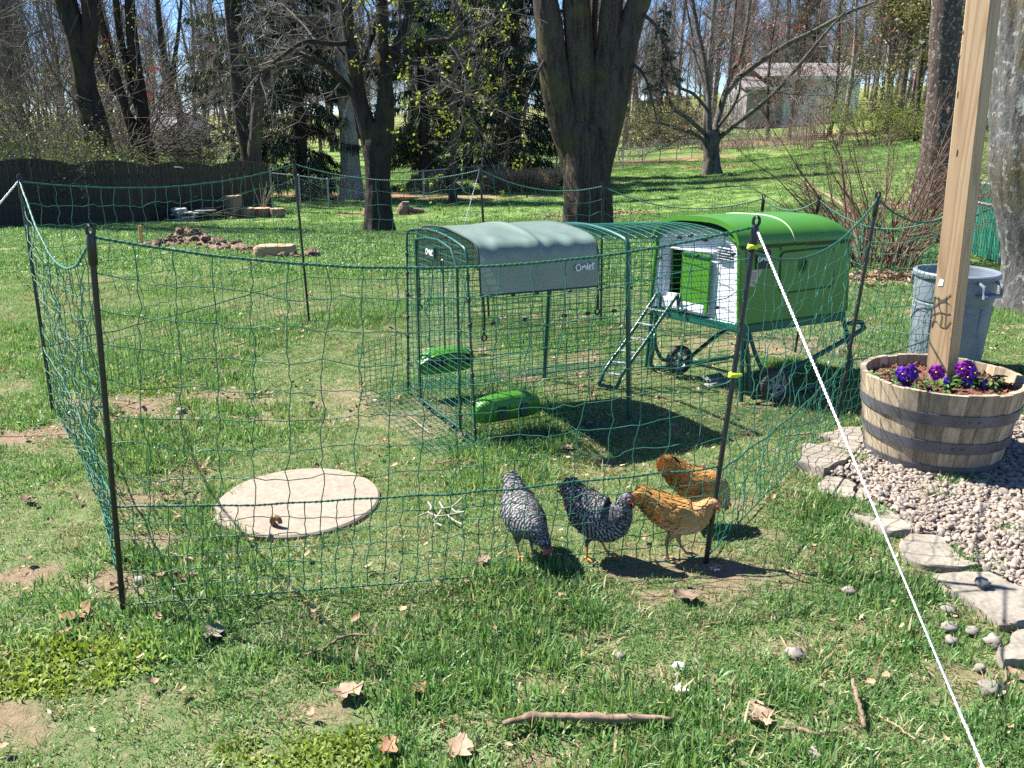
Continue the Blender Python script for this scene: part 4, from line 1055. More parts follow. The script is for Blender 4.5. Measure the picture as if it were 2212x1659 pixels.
lc = SN(.09, .715) + sn_ * .001
b = MB(); b.prism([lc + sx_ * x + sy_ * y for x, y in ((-.055, -.04), (-.01, -.05), (.02, -.012), (.055, .045), (-.05, .045))], sn_ * .002); lo_ = b.build('paper_label', M('worn paper label', (.5, .45, .33), (.4, .36, .26), .8, 40), coop); lo_['label'] = 'torn beige paper label with faint print'
b = MB()
for i in range(6): b.box(lc + sn_ * .0028 + sx_ * (-.018 + .004 * (i % 2)) + sy_ * (.03 - .012 * i), (.05 - .006 * i, .003, .001), Rk)
b.build('print_line', M('faint print', (.2, .18, .15), bmp=0), lo_)
# wheeled frame
def fr(name, pts, r=.0125, m_=None, n=24): b = MB(); b.tube(spline(pts, n), r, 10); return b.build(name, m_ or gtube, coop)
for wv, sg in ((-.045, -1), (CW + .035, 1)):
    wi_ = .03 if sg < 0 else CW - .03
    fr('leg_frame', [CN(.035, wi_, .42), CN(.04, (wi_ + wv) / 2, .3), CN(.05, wv, .09), CN(.07, wv, .035), CN(.12, wv, .022), CN(.5, wv, .02), CN(.86, wv, .022), CN(.91, wv, .035), CN(.925, wv, .09), CN(.91, (wi_ + wv) / 2, .28), CN(.88, wi_, .42)], .0135, n=50)
    for s in (.05, .92): fr('leg_sleeve', [CN(s, wv * .95 + wi_ * .05, .10), CN(s, wv * .8 + wi_ * .2, .17)], .017)
WNEAR, WFAR = CN(.165, -.125, .108), CN(.14, .66, .108)
fr('lever', [WNEAR + f2v * .06, CN(.5, -.07, .21), CN(.93, -.06, .335), CN(.985, -.05, .365), CN(.97, -.03, .39), CN(.88, -.02, .385)], .015, n=40)
fr('lever', [WFAR - f2v * .05, CN(.45, .64, .25), CN(.75, .66, .34), CN(.88, .68, .40)], .0135)
fr('crank', [CN(.03, .78, .27), CN(.0, .75, .265), CN(.005, .74, .2), CN(.03, .72, .13), CN(.06, .71, .108), WFAR], .012, n=30)
fr('axle', [WNEAR, CN(.16, .3, .11), WFAR], .008)
fr('strut', [CN(.1, .05, .40), CN(.13, .0, .25), WNEAR + f2v * .05], .012)
tyr = M('grey brown tyre rubber', (.07, .062, .055), (.035, .032, .03), .85, 25, bmp=.3); rim_ = M('grey wheel rim', (.3, .31, .33), (.22, .23, .25), .4, 20, bmp=.05)
def wheel(c, ax):
    ax = nrm(ax); u_ = nrm(np.cross(ax, (0, 0, 1))); Rw = np.stack([u_, np.cross(ax, u_), ax], 1); root = None
    pr = [(.066, -.018), (.082, -.021), (.093, -.016), (.097, 0), (.093, .016), (.082, .021), (.066, .018), (.066, -.018)]
    b = MB(); b.lathe(pr, c, 40, Rw); wo_ = b.build('wheel', tyr, coop, sharp=30)
    b = MB()
    for i in range(36):
        a = i * 2 * PI / 36; b.box(np.asarray(c) + Rw @ np.array((.0955 * math.cos(a), .0955 * math.sin(a), 0)), (.005, .006, .026), Rw @ rotz(a + PI / 2 * 0))
    b.build('tread', tyr, wo_)
    b = MB(); b.lathe([(.066, -.012), (.058, -.012), (.056, 0), (.058, .012), (.066, .012)], c, 32, Rw); b.lathe([(.001, -.016), (.02, -.016), (.022, 0), (.02, .016), (.001, .016)], c, 20, Rw)
    for i in range(5):
        a = i * 2 * PI / 5 + .3
        for da in (-.2, .2):
            p0 = np.array((.016 * math.cos(a), .016 * math.sin(a), 0)); p1 = np.array((.06 * math.cos(a + da), .06 * math.sin(a + da), 0)); b.tube([c + Rw @ p0, c + Rw @ p1], [.008, .0055], 6)
    b.build('rim', rim_, wo_, sharp=40)
wheel(WNEAR, f2v + f1v * .25); wheel(WFAR, f2v + f1v * .1)
# ladder
def lad(t_, side):   # t 0 top, 1 foot
    top = CN(-.03, .70 if side else .53, .56); ft = G(1293, 838) if side else G(1331, 845); return top * (1 - t_) + ft * t_ + zv * .0
for sd in (1, 0):
    p0 = lad(0, sd); p1 = lad(1, sd); q = p0 * .12 + p1 * .88
    fr('ladder_rail', [CN(.0, .70 if sd else .53, .45), CN(-.02, .70 if sd else .53, .54), p0, p0 * .5 + p1 * .5 + zv * .02, q + zv * .05, q * .4 + p1 * .6 + zv * .03, p1 + zv * .02], .0115, n=36)
fr('ladder_foot', [lad(1, 1) + zv * .02, lad(1, 0) + zv * .02], .011)
stp = M('pale grey step', (.24, .27, .26), (.16, .19, .18), .5, 20, bmp=.05)
for t_ in (.2, .36, .52, .66, .78, .90):
    a, c = lad(t_, 1), lad(t_, 0); z_ = zv * (.03 * t_ + .012); xd = nrm(c - a); b = MB(); b.box((a + c) / 2 + z_, (np.linalg.norm(c - a) * .95, .026, .006), np.stack([xd, nrm(np.cross(zv, xd)), zv], 1), b=.002); b.build('ladder_step', stp, coop)
# loose grey slotted tread under the coop
q = G(1536, 826); gt = thing('slotted_tread', 'loose grey slotted plastic tread lying under the coop', 'plastic tread', q)
Rg = rotz(.55) @ rot((0, 1, 0), .0) @ rot((1, 0, 0), .35)
b = MB(); b.box(q + (0, 0, .045), (.15, .012, .02), Rg, b=.003); b.box(q + Rg @ np.array((0, -.09, 0)) + (0, 0, .045), (.15, .012, .03), Rg, b=.003)
for i in range(8): b.box(q + Rg @ np.array((-.07 + .02 * i, -.045, 0)) + (0, 0, .045), (.009, .09, .014), Rg, b=.002)
b.box(q + Rg @ np.array((0, -.1, -.03)) + (0, 0, .045), (.15, .01, .06), Rg, b=.003); b.build('slotted_top', stp, gt)
b = MB(); b.box(q + (-.02, -.09, .012), (.14, .05, .022), Rg, b=.004); b.build('base', M('cream plastic foot', (.5, .48, .33)), gt)

# ================================================================== BARREL, POST, FLOWERS, BIN
BC = np.array((1.99, 3.83)); BH, BR0, BR1 = .41, .285, .352
bar = thing('barrel_planter', 'half wine barrel planter with three dark iron hoops beside the gravel', 'planter', (*BC, 0))
sm, t, p = newmat('oak stave')
v = coords(t, (9, 9, 1.1)); n_ = noise(t, v, 5, 6, .65); n2 = noise(t, coords(t, (1, 1, 1)), 9, 4); oi = t.nodes.new('ShaderNodeObjectInfo')
c_ = ramp(t, n_, [(.28, (.14, .105, .075)), (.5, (.30, .245, .175)), (.72, (.44, .375, .285))]); c_ = mixc(t, ramp(t, n2, [(.5, (0, 0, 0)), (.75, (.5, .5, .5))]), c_, (.2, .175, .12))
c_ = mixc(t, 1.0, c_, ramp(t, oi.outputs['Random'], [(0, (.66, .63, .58)), (.5, (1, .98, .93)), (1, (1.25, 1.2, 1.1))]), 'MULTIPLY')
t.links.new(c_, p.inputs['Base Color']); p.inputs['Roughness'].default_value = .8; bump(t, p, n_, .35, .004)
def brad(z): f = z / BH; return BR0 + (BR1 - BR0) * (f * 1.18 - .18 * f * f)
a_ = 0; wid = []
while a_ < 2 * PI - .12: wv = R.uniform(.12, .23); wid.append(wv); a_ += wv
wid = np.array(wid) * 2 * PI / sum(wid); a_ = 0
for wv in wid:
    hz = BH + R.uniform(-.004, .004); P = []
    zz = np.linspace(0, hz, 7); aa = np.linspace(a_ + .0025, a_ + wv - .0025, 4); pr = R.uniform(-.0015, .0015)
    outer = np.stack([np.stack([BC[0] + (brad(zz) + pr) * math.cos(x), BC[1] + (brad(zz) + pr) * math.sin(x), zz], -1) for x in aa], 1)
    inner = np.stack([np.stack([BC[0] + (brad(zz) - .024) * math.cos(x), BC[1] + (brad(zz) - .024) * math.sin(x), zz], -1) for x in aa], 1)
    b = MB(); b.grid(outer); b.grid(inner[:, ::-1])
    b.grid(np.stack([outer[-1], inner[-1]])); b.grid(np.stack([outer[:, 0], inner[:, 0]], 1)); b.grid(np.stack([outer[:, -1], inner[:, -1]], 1)); b.grid(np.stack([outer[0], inner[0]]))
    b.build('stave', sm, bar); a_ += wv
hm = M('dark iron hoop', (.115, .115, .13), (.07, .065, .066), .6, 9, metal=.1, bmp=.15)
for z0, z1 in ((.0, .062), (.13, .182), (.262, .315)):
    b = MB(); zz = np.linspace(z0, z1, 4); b.lathe([(brad(z) + .003, z) for z in zz] + [(brad(z) + .0065, z) for z in zz[::-1]] + [(brad(zz[0]) + .003, z0)], (*BC, 0), 72)
    ho_ = b.build('iron_hoop', hm, bar)
    for i in range(2): a = -1.9 + .12 * i + z0; rz_ = (z0 + z1) / 2; b = MB(); b.ball((BC[0] + (brad(rz_) + .007) * math.cos(a), BC[1] + (brad(rz_) + .007) * math.sin(a), rz_), (.007, .007, .007), 8, 4); b.build('rivet', hm, ho_)
mulch = M('reddish mulch', (.19, .075, .045), (.07, .028, .018), .95, 45, bmp=.9, bd=.02, lo=.3, hi=.7, detail=8)
b = MB(); rr = np.linspace(0.004, BR1 - .026, 22); an = np.arange(72) * 2 * PI / 72
P = np.stack([BC[0] + rr[:, None] * np.cos(an), BC[1] + rr[:, None] * np.sin(an), 0 * rr[:, None] + 0 * an], -1); P[..., 2] = BH - .055 + .03 * (fbm(P[..., 0] * 16, P[..., 1] * 16, 0, 4) - .5) + .014 * (1 - (rr[:, None] / BR1) ** 2)
b.grid(P, wrap=True); b.build('soil', mulch, bar, sharp=None)
CM = bpy.data.collections.new('mulch kinds'); mch = M('mulch chip', (.24, .1, .06), (.1, .04, .025), .9, 30, rnd=.5)
for i in range(3): proto(CM, 'm%d' % i, flake(70 + i, .034, .006, .2), mch)
n = 900; a = rng.uniform(0, 2 * PI, n); r_ = (BR1 - .035) * np.sqrt(rng.uniform(0, 1, n))
o = scatter('mulch', np.stack([BC[0] + r_ * np.cos(a), BC[1] + r_ * np.sin(a), np.full(n, BH - .045) + .02 * (fbm(BC[0] + r_ * np.cos(a) * 16, r_ * np.sin(a) * 16) - .5)], -1), rng.uniform(0, 2 * PI, n), rng.uniform(.5, 1.2, n), rng.integers(0, 3, n), CM, label='chips of reddish bark mulch filling the barrel planter', tilt=rng.normal(0, .5, (n, 2)))

# square timber post standing in the barrel
pmt, t, p = newmat('new pine timber')
tc = t.nodes.new('ShaderNodeTexCoord'); mp = t.nodes.new('ShaderNodeMapping'); mp.inputs['Scale'].default_value = (1, 1, .05); t.links.new(tc.outputs['Object'], mp.inputs[0])
nz = t.nodes.new('ShaderNodeTexNoise'); nz.inputs['Scale'].default_value = 7; nz.inputs['Detail'].default_value = 2; t.links.new(mp.outputs[0], nz.inputs['Vector'])
rings_ = math_(t, 'FRACT', math_(t, 'MULTIPLY', nz.outputs[0], 12.0)); n2 = noise(t, coords(t, (1, 1, .05)), 160, 3)
c_ = ramp(t, rings_, [(0, (.43, .305, .18)), (.5, (.39, .26, .14)), (.85, (.27, .155, .07)), (1, (.42, .29, .165))])
c_ = mixc(t, .25, c_, ramp(t, n2, [(.3, (.3, .19, .1)), (.7, (.5, .36, .22))]))
t.links.new(c_, p.inputs['Base Color']); p.inputs['Roughness'].default_value = .65; bump(t, p, n2, .1, .002)
pb = ATZ(2031, 828, BH - .06); ptp = AT(2126, -10, pb[1]); ptp = pb + (ptp - pb) * 1.6
post = thing('timber_post', 'square pale pine post standing upright in the barrel planter', 'post', pb)
zd = nrm(ptp - pb); xd = nrm(np.cross((math.sin(.873), math.cos(.873), 0), zd)); yd = np.cross(zd, xd); Lp = np.linalg.norm(ptp - pb)
Rp = np.stack([xd, yd, zd], 1); b = MB(); b.box(pb + zd * (Lp / 2 - .1), (.101, .101, Lp + .2), Rp, b=.004); b.build('timber', pmt, post)
def onpost(u, v, face):  # face 0 = left lit face (-y), 1 = right face (+x)
    n_ = -yd if face == 0 else xd; c0 = pb + n_ * .0505; d_ = ray(u, v); o_ = np.array((0, 0, HC)); return o_ + d_ * (np.dot(c0 - o_, n_) / np.dot(d_, n_)), n_
pk, n_ = onpost(2032, 612, 0); b = MB(); b.prism([pk + xd * x + zd * y for x, y in ((-.012, -.014), (.01, -.01), (.013, .016), (-.004, .02))], n_ * .0015); b.build('paper_tag', white, post)
kn = M('knot wood', (.2, .1, .045), (.11, .055, .025), .7, 40)
for (u, v, f, r_) in ((2072, 120, 0, .006), (2049, 238, 0, .01), (2069, 205, 1, .011), (2068, 331, 1, .012), (2080, 70, 0, .006)):
    pk, n_ = onpost(u, v, f); tt = xd if f == 0 else yd; b = MB(); b.ball(pk, (r_ * .7, r_ * 1.5, .0012), 14, 5, np.stack([tt, zd, n_], 1)); b.build('knot', kn, post)
stm = M('staple steel', (.75, .75, .78), rough=.3, metal=.8, bmp=0)
for (u, v) in ((2066, 612), (2055, 668), (2053, 690), (2052, 712), (2051, 732)):
    pk, n_ = onpost(u, v, 1); b = MB(); b.tube(spline([pk - zd * .008 + yd * .003, pk + n_ * .006, pk + zd * .008 - yd * .002], 8), .0015, 5); b.build('staple', stm, post)
def netscrap():
    L = []
    for v0 in (640, 660, 680, 700):
        q = [onpost(u, v0 + R.uniform(-9, 9), 0)[0] + (0, -.003, 0) for u in (2006, 2018, 2030, 2042, 2052)]; L.append((spline(q, 14), .0012))
    for u0 in (2014, 2028, 2044):
        q = [onpost(u0 + R.uniform(-5, 5), v, 0)[0] + (0, -.003, 0) for v in (640, 660, 680, 705)]; L.append((spline(q, 12), .0012))
    V, F = tubes(L, 4); return V, F
V, F = netscrap(); link('twine', mkmesh('twine', V - OFF[post], [F]), M('dark twine', (.03, .06, .045)), post)

# pansies
pur = leafmat('purple petal', (.13, .018, .42), (.07, .01, .28), .3, .6); mag = leafmat('magenta petal', (.26, .012, .30), (.14, .006, .2), .3, .6); blu = leafmat('blue violet petal', (.10, .06, .5), (.05, .03, .36), .3, .6)
plf = leafmat('pansy leaf', (.09, .2, .05), (.04, .11, .025), .3, .5); yel = M('yellow eye', (.8, .6, .03), bmp=0)
def flower(root, c, face, r, m_):
    f = nrm(face); u_ = nrm(np.cross(f, (0, 0, 1.0))); w_ = np.cross(u_, f); b = MB()
    for a, k, d in ((PI / 2 + .45, 1.05, -.004), (PI / 2 - .45, 1.05, -.003), (.05, .95, .001), (PI - .05, .95, .001), (-PI / 2, 1.15, .003)):
        cc = c + (u_ * math.cos(a) + w_ * math.sin(a)) * r * .48 * k + f * d; rr = np.linspace(.02, 1, 4); an = np.arange(12) * 2 * PI / 12
        P = cc + (rr[:, None, None] * r * .52 * k) * (np.cos(an)[None, :, None] * u_ + np.sin(an)[None, :, None] * w_ * .95) + f * ((.006 * rr[:, None] ** 2 * np.sin(3 * an + a)) - .004 * rr[:, None] ** 2)[..., None]
        b.grid(P, wrap=True)
    o = b.build('flower', m_, root, sharp=None, recalc=False)
    b = MB(); b.ball(c + f * .005, (.004, .004, .004), 8, 5); b.build('flower_eye', yel, o)
    b = MB(); b.tube(spline([c - f * .004, c - f * .015 - zv * .02, c - f * .01 - zv * .09], 8), .0018, 5); b.build('stalk', plf, root)
def leaves(root, c, n, rad, m_, h=.05):
    b = MB()
    for i in range(n):
        a = R.uniform(0, 2 * PI); r_ = rad * math.sqrt(R.random()); p0 = np.array(c) + (r_ * math.cos(a), r_ * math.sin(a), R.uniform(.005, h)); d_ = nrm(np.array((math.cos(a), math.sin(a), R.uniform(-.1, .7)))); s_ = nrm(np.cross(d_, zv)); Ll = R.uniform(.022, .038); wl = Ll * .33
        P = np.array([[p0 + d_ * Ll * t_ + s_ * wl * k * math.sin(PI * min(.97, t_ * .9 + .08)) + np.cross(s_, d_) * (abs(k) * .006 - .012 * t_ * t_) for k in (-1, 0, 1)] for t_ in (0, .3, .6, 1)]); b.grid(P)
    b.build('leaves', m_, root, sharp=None, recalc=False)
def pansy(lab, uv, fl):
    c = ATZ(uv[0], uv[1], BH - .045); r_ = thing('pansy', lab, 'flower', c, 'pansies in the barrel planter'); leaves(r_, c, 26, .06, plf)
    for (u, v, fr_, m_, fc) in fl:
        q = AT(u, v, c[1] - .01 + R.uniform(-.02, .02)); flower(r_, q, fc, fr_, m_)
pansy('blue purple pansy on the left of the timber post', (1962, 838), [(1950, 808, .036, pur, (-.5, -1, .3)), (1975, 803, .036, pur, (.5, -1, .35)), (1960, 822, .034, pur, (0, -1, .1))])
pansy('magenta pansy close in front of the timber post', (2030, 846), [(2022, 804, .034, mag, (-.4, -1, .2)), (2034, 803, .03, mag, (.5, -1, .3)), (2047, 824, .022, blu, (.3, -1, .3)), (2010, 844, .014, pur, (-.4, -1, .1))])
pansy('dark purple and blue pansy on the right of the timber post', (2092, 836), [(2078, 797, .034, mag, (-.5, -1, .2)), (2094, 794, .036, mag, (.1, -1, .5)), (2104, 806, .03, pur, (.6, -1, .2)), (2090, 815, .03, blu, (0, -1, .3)), (2096, 836, .03, blu, (.2, -1, .1)), (2083, 830, .026, pur, (-.3, -1, 0))])
c = ATZ(1907, 818, BH - .045); r_ = thing('pansy', 'flowerless green pansy at the left edge of the barrel soil', 'flower', c, 'pansies in the barrel planter'); leaves(r_, c, 30, .06, leafmat('pale pansy leaf', (.22, .33, .16), (.1, .2, .08), .3), .04)
c = ATZ(2128, 838, BH - .045); r_ = thing('pansy', 'dark leaved pansy nearest the right rim of the barrel', 'flower', c, 'pansies in the barrel planter'); leaves(r_, c, 34, .075, plf, .06)
q = AT(2128, 846, c[1] - .03); flower(r_, AT(2130, 830, c[1] - .03), (.4, -1, .2), .022, blu)

# grey refuse bin
bp = BASE(2036, 5.62); bin_ = thing('refuse_bin', 'round grey plastic refuse bin standing behind the timber post', 'bin', bp)
gry = M('blue grey bin plastic', (.185, .215, .255), (.15, .178, .215), .5, 8, bmp=.05); BHh = .64
b = MB(); b.lathe([(.215, 0), (.22, .012), (.230, .30), (.234, .455), (.241, .46), (.244, .475), (.247, .60), (.247, .615)], bp, 64, cap0=True); b.lathe([(.212, .02), (.23, .46), (.238, .63)], bp, 64, cap0=True); b.build('drum', gry, bin_, sharp=30)
b = MB(); b.lathe([(.246, .612), (.260, .612), (.264, .622), (.264, .640), (.257, .648), (.239, .648), (.235, .636), (.239, .612)], bp, 64); b.build('rim', gry, bin_, sharp=40)
for z in (.34, .40, .36, .43): 
    pass
b = MB()
for z in (.44, .40): b.lathe([(.2325, z - .01), (.2365, z - .006), (.2365, z + .004), (.2325, z + .008)], bp, 64)
b.build('band', gry, bin_, sharp=30)
for a in (-1.2, -.45, .3, 2.0, 2.8, 3.7, -2.3): b = MB(); c0 = bp + (.237 * math.cos(a), .237 * math.sin(a), .22); b.box(c0 - np.array((math.cos(a), math.sin(a), 0)) * .012, (.012, .02, .42), rotz(a) @ rot((0, 1, 0), .05), b=.004); b.build('rib', gry, bin_)
for a in (-1.22, 1.9):
    u_ = np.array((-math.sin(a), math.cos(a), 0)); o_ = np.array((math.cos(a), math.sin(a), 0)); c0 = bp + o_ * .248 + zv * .56
    b = MB(); b.tube([c0 - u_ * .075 + zv * .05, c0 - u_ * .075 + o_ * .045 + zv * .03, c0 - u_ * .075 + o_ * .05 - zv * .035, c0 + u_ * .075 + o_ * .05 - zv * .035, c0 + u_ * .075 + o_ * .045 + zv * .03, c0 + u_ * .075 + zv * .05], .011, 8); b.box(c0 + o_ * .02 - zv * .03, (.05, .15, .012), np.stack([o_, u_, zv], 1), b=.003); b.build('handle', gry, bin_, sharp=50)
# ================================================================== TREES
def ppm(Y): return Y * CP / FPX          # metres per photo pixel (2212 wide) at distance Y
def W(pts, Y): return [AT(u, v, Y + (q[0] if q else 0)) for (u, v, *q) in pts]

def sprout(P, Rr, lvl, cfg, out, g, tmin=None):
    P = np.asarray(P, float); n = cfg['n'][lvl]; m = len(P)
    d = np.concatenate([[0], np.cumsum(np.linalg.norm(np.diff(P, axis=0), axis=1))]); Lp = d[-1]
    if isinstance(n, float): n = int(n * Lp + .5)
    for k in range(n):
        t_ = g.uniform(cfg['t0'][lvl] if tmin is None else tmin, 1.0); s = t_ * Lp
        p = np.array([np.interp(s, d, P[:, i]) for i in range(3)]); r = float(np.interp(s, d, Rr)); i = min(max(int(np.searchsorted(d, s)), 1), m - 1)
        T = nrm(P[i] - P[i - 1]); v = g.normal(0, 1, 3); v -= T * v.dot(T); v = nrm(v); a = g.uniform(*cfg['ang'][lvl])
        D = nrm(T * math.cos(a) + v * math.sin(a) + np.array((0, 0, cfg['up'][lvl]))); Ln = cfg['len'][lvl] * g.uniform(.5, 1.25) * (1.15 - .55 * t_)
        k_ = cfg['pts'][lvl]; q = [p]; dd = D
        for j in range(k_ - 1):
            dd = nrm(dd + g.normal(0, cfg['wob'], 3) + np.array((0, 0, cfg['grav'][lvl]))); q.append(q[-1] + dd * Ln / (k_ - 1))
        r0 = min(r * .62, max(cfg['rmin'], Ln * cfg['rl'])); rr = np.linspace(r0, max(cfg['rmin'] * .55, r0 * .3), k_)
        out.append((np.array(q), rr, lvl))
        if lvl + 1 < len(cfg['n']): sprout(q, rr, lvl + 1, cfg, out, g)

def twigmesh(name, out, parent, mat_, n=(5, 4, 3, 3), lv=None, off=None):
    by = {}
    for P, r, l in out: by.setdefault(n[min(l, len(n) - 1)], []).append((P, r))
    Vs, Fs, base = [], [], 0
    for k, L in by.items():
        V, F = tubes(L, k); Vs.append(V); Fs.append(F + base); base += len(V)
    return link(name, mkmesh(name, np.concatenate(Vs) - (OFF[parent] if off is None else off), [np.concatenate(Fs)]), mat_, parent)

def bigtrunk(b, pts, rad, n=36, m=60, ridge=.05, seed=0, flare=0.0, fl_n=5, ks=9.0):
    c = spline(np.c_[np.asarray(pts, float), np.asarray(rad, float)], m); rr = c[:, 3]; c = c[:, :3]
    T = nrm(np.gradient(c, axis=0)); U = nrm(np.cross(T, np.broadcast_to((0, 1.0, 0.02), T.shape))); Wv = np.cross(T, U); an = np.arange(n) * 2 * PI / n
    ca, sa = np.cos(an), np.sin(an); zl = np.concatenate([[0], np.cumsum(np.linalg.norm(np.diff(c, axis=0), axis=1))])
    A = fbm(ca[None] * ks * rr[0] * 2 + seed, sa[None] * ks * rr[0] * 2, zl[:, None] * 1.1 + seed, 3); B = fbm(ca[None] * ks * rr[0] * 7, sa[None] * ks * rr[0] * 7 + seed, zl[:, None] * 2.2, 3)
    k = 1 + ridge * 2.2 * (A - .5) + ridge * 2.6 * (.5 - np.abs(B - .5) * 2)
    if flare: k = k + flare * np.exp(-zl / .28)[:, None] * (.75 + .6 * np.cos(fl_n * an + seed)[None])
    P = c[:, None] + (rr[:, None] * k)[..., None] * (ca[None, :, None] * U[:, None] + sa[None, :, None] * Wv[:, None])
    b.grid(P, wrap=True); return c, rr

def cards(p, d, L, wd, g, taper=.25, bend=0.0):
    """thin tapered leaf strips"""
    n = len(p); s = nrm(np.cross(d, g.normal(0, 1, (n, 3)))); L = np.broadcast_to(L, (n,))[:, None]; wd = np.broadcast_to(wd, (n,))[:, None]
    mid = p + d * L * .5; e = p + d * L + np.array((0, 0, -1.0)) * bend * L
    V = np.stack([p - s * wd * .35, p + s * wd * .35, mid + s * wd * .5, mid - s * wd * .5, e + s * wd * .5 * taper, e - s * wd * .5 * taper], 1).reshape(-1, 3)
    i = np.arange(n)[:, None] * 6
    return V, np.concatenate([i + np.array([[0, 1, 2, 3]]), i + np.array([[3, 2, 4, 5]])])

bark1 = barkmat('grey brown furrowed bark', (.018, .014, .011), (.10, .078, .06), 10, .12, moss=(.10, .095, .035), bmp=1.0, bd=.04)
bark2 = barkmat('dark maple bark', (.014, .012, .011), (.052, .042, .036), 9, .2, moss=(.07, .07, .025), bmp=.8)
bark3 = barkmat('pale grey bark', (.12, .10, .085), (.30, .27, .23), 8, .2, bmp=.6)
bark4 = barkmat('brown trunk bark', (.03, .022, .019), (.105, .08, .068), 11, .25, lich=(.3, .29, .26), bmp=.9)
bark5 = barkmat('lichen grey bark', (.035, .033, .032), (.13, .126, .122), 9, .22, moss=(.12, .095, .035), lich=(.27, .28, .24), bmp=.9)
twigm = barkmat('grey twig bark', (.055, .046, .04), (.165, .14, .12), 3, .4, bmp=0)
twigd = barkmat('dark twig bark', (.028, .023, .02), (.085, .07, .06), 3, .4, bmp=0)
twigp = barkmat('pinkish twig bark', (.15, .105, .09), (.32, .25, .22), 3, .4, bmp=0)
twigl = barkmat('lichened limb bark', (.02, .017, .015), (.12, .11, .095), 6, .5, bmp=.4)
CFG = dict(n=[2.2, 2.6, 2.6], t0=[.15, .12, .1], ang=[(.5, 1.2), (.4, 1.1), (.4, 1.1)], up=[.25, .12, .05], len=[2.2, 1.1, .55], pts=[6, 5, 3], wob=.22, grav=[.05, 0, -.03], rmin=.004, rl=.011)
def cfg(**k): c = dict(CFG); c.update(k); return c

def blossom(name, ends, parent, m_, g, n, size, spread):
    i = g.integers(0, len(ends), n); p = ends[i] + g.normal(0, spread, (n, 3)); d = nrm(g.normal(0, 1, (n, 3)))
    V, F = cards(p, d, g.uniform(.6, 1.3, n) * size, size * .7, g, .6); o = link(name, mkmesh(name, V - OFF[parent], [F]), m_, parent); return o
ygm = leafmat('yellow green maple blossom', (.42, .46, .06), (.24, .3, .03), .4); rdm = leafmat('red maple blossom', (.42, .07, .035), (.24, .035, .025), .35)

# --- central maple with four stems
Y = 16.0; B = BASE(1274, Y); Y = float(B[1]); k = ppm(Y)
t1 = thing('maple_tree', 'thick furrowed maple trunk parting into several upright stems in the middle', 'tree', B)
b = MB(); low = AT(1270, 492, Y); low[2] = B[2] - .1
bigtrunk(b, [low] + W([(1270, 440), (1268, 400), (1267, 350), (1265, 310), (1263, 280), (1262, 245)], Y), np.array([54, 51, 49, 49, 48, 44, 22]) * k, 72, 110, .06, 1, .16, 5, 6)
limbs1 = []
for pts_, rad in (([(1246, 430), (1240, 350), (1224, 275), (1206, 200), (1192, 120), (1186, 60), (1178, 0), (1166, -120), (1140, -300, -1.0)], [22, 27, 33, 33, 30, 28, 25, 20, 12]),
                  ([(1262, 400), (1262, 250), (1258, 170), (1252, 100), (1245, 0), (1240, -130), (1232, -320, 1.0)], [32, 34, 30, 28, 27, 22, 12]),
                  ([(1276, 400), (1290, 250), (1304, 160), (1314, 90), (1322, 0), (1330, -140), (1345, -330, .8)], [34, 30, 26, 23, 22, 18, 10]),
                  ([(1288, 440), (1294, 360), (1308, 275), (1328, 180), (1348, 100), (1366, 40), (1386, -10), (1430, -140), (1480, -320, -1.2)], [22, 28, 34, 33, 28, 24, 22, 17, 10])):
    limbs1.append(bigtrunk(b, W(pts_, Y), np.array(rad) * k, 44, 100, .06, len(limbs1) * 7 + 3, 0, 5, 7))
limbs1.append(bigtrunk(b, W([(1279, 130, .25), (1281, 60, .3), (1284, 0, .3), (1290, -120, .4)], Y), np.array([9, 9, 8, 6]) * k, 16, 40, .05, 44))
b.build('trunk', bark1, t1, sharp=None); out = []; g = np.random.default_rng(31)
for c, r in limbs1: sprout(c[-30:], r[-30:], 0, cfg(n=[2.0, 2.2, 2.0], len=[3.0, 1.5, .7]), out, g)
for pts_ in ([(1355, 130), (1390, 160, -.3), (1412, 230, -.5), (1425, 290, -.6)], [(1376, 20), (1420, 60, -.4), (1450, 140, -.6), (1475, 220, -.8)], [(1190, 110), (1165, 150, -.3), (1140, 210, -.5), (1128, 250, -.6)]):
    c = spline(W(pts_, Y), 9); r = np.linspace(.035, .008, 9); out.append((c, r, 0)); sprout(c, r, 1, cfg(n=[0, 3.0, 2.2], len=[0, .9, .45]), out, g)
twigmesh('crown', out, t1, twigd)

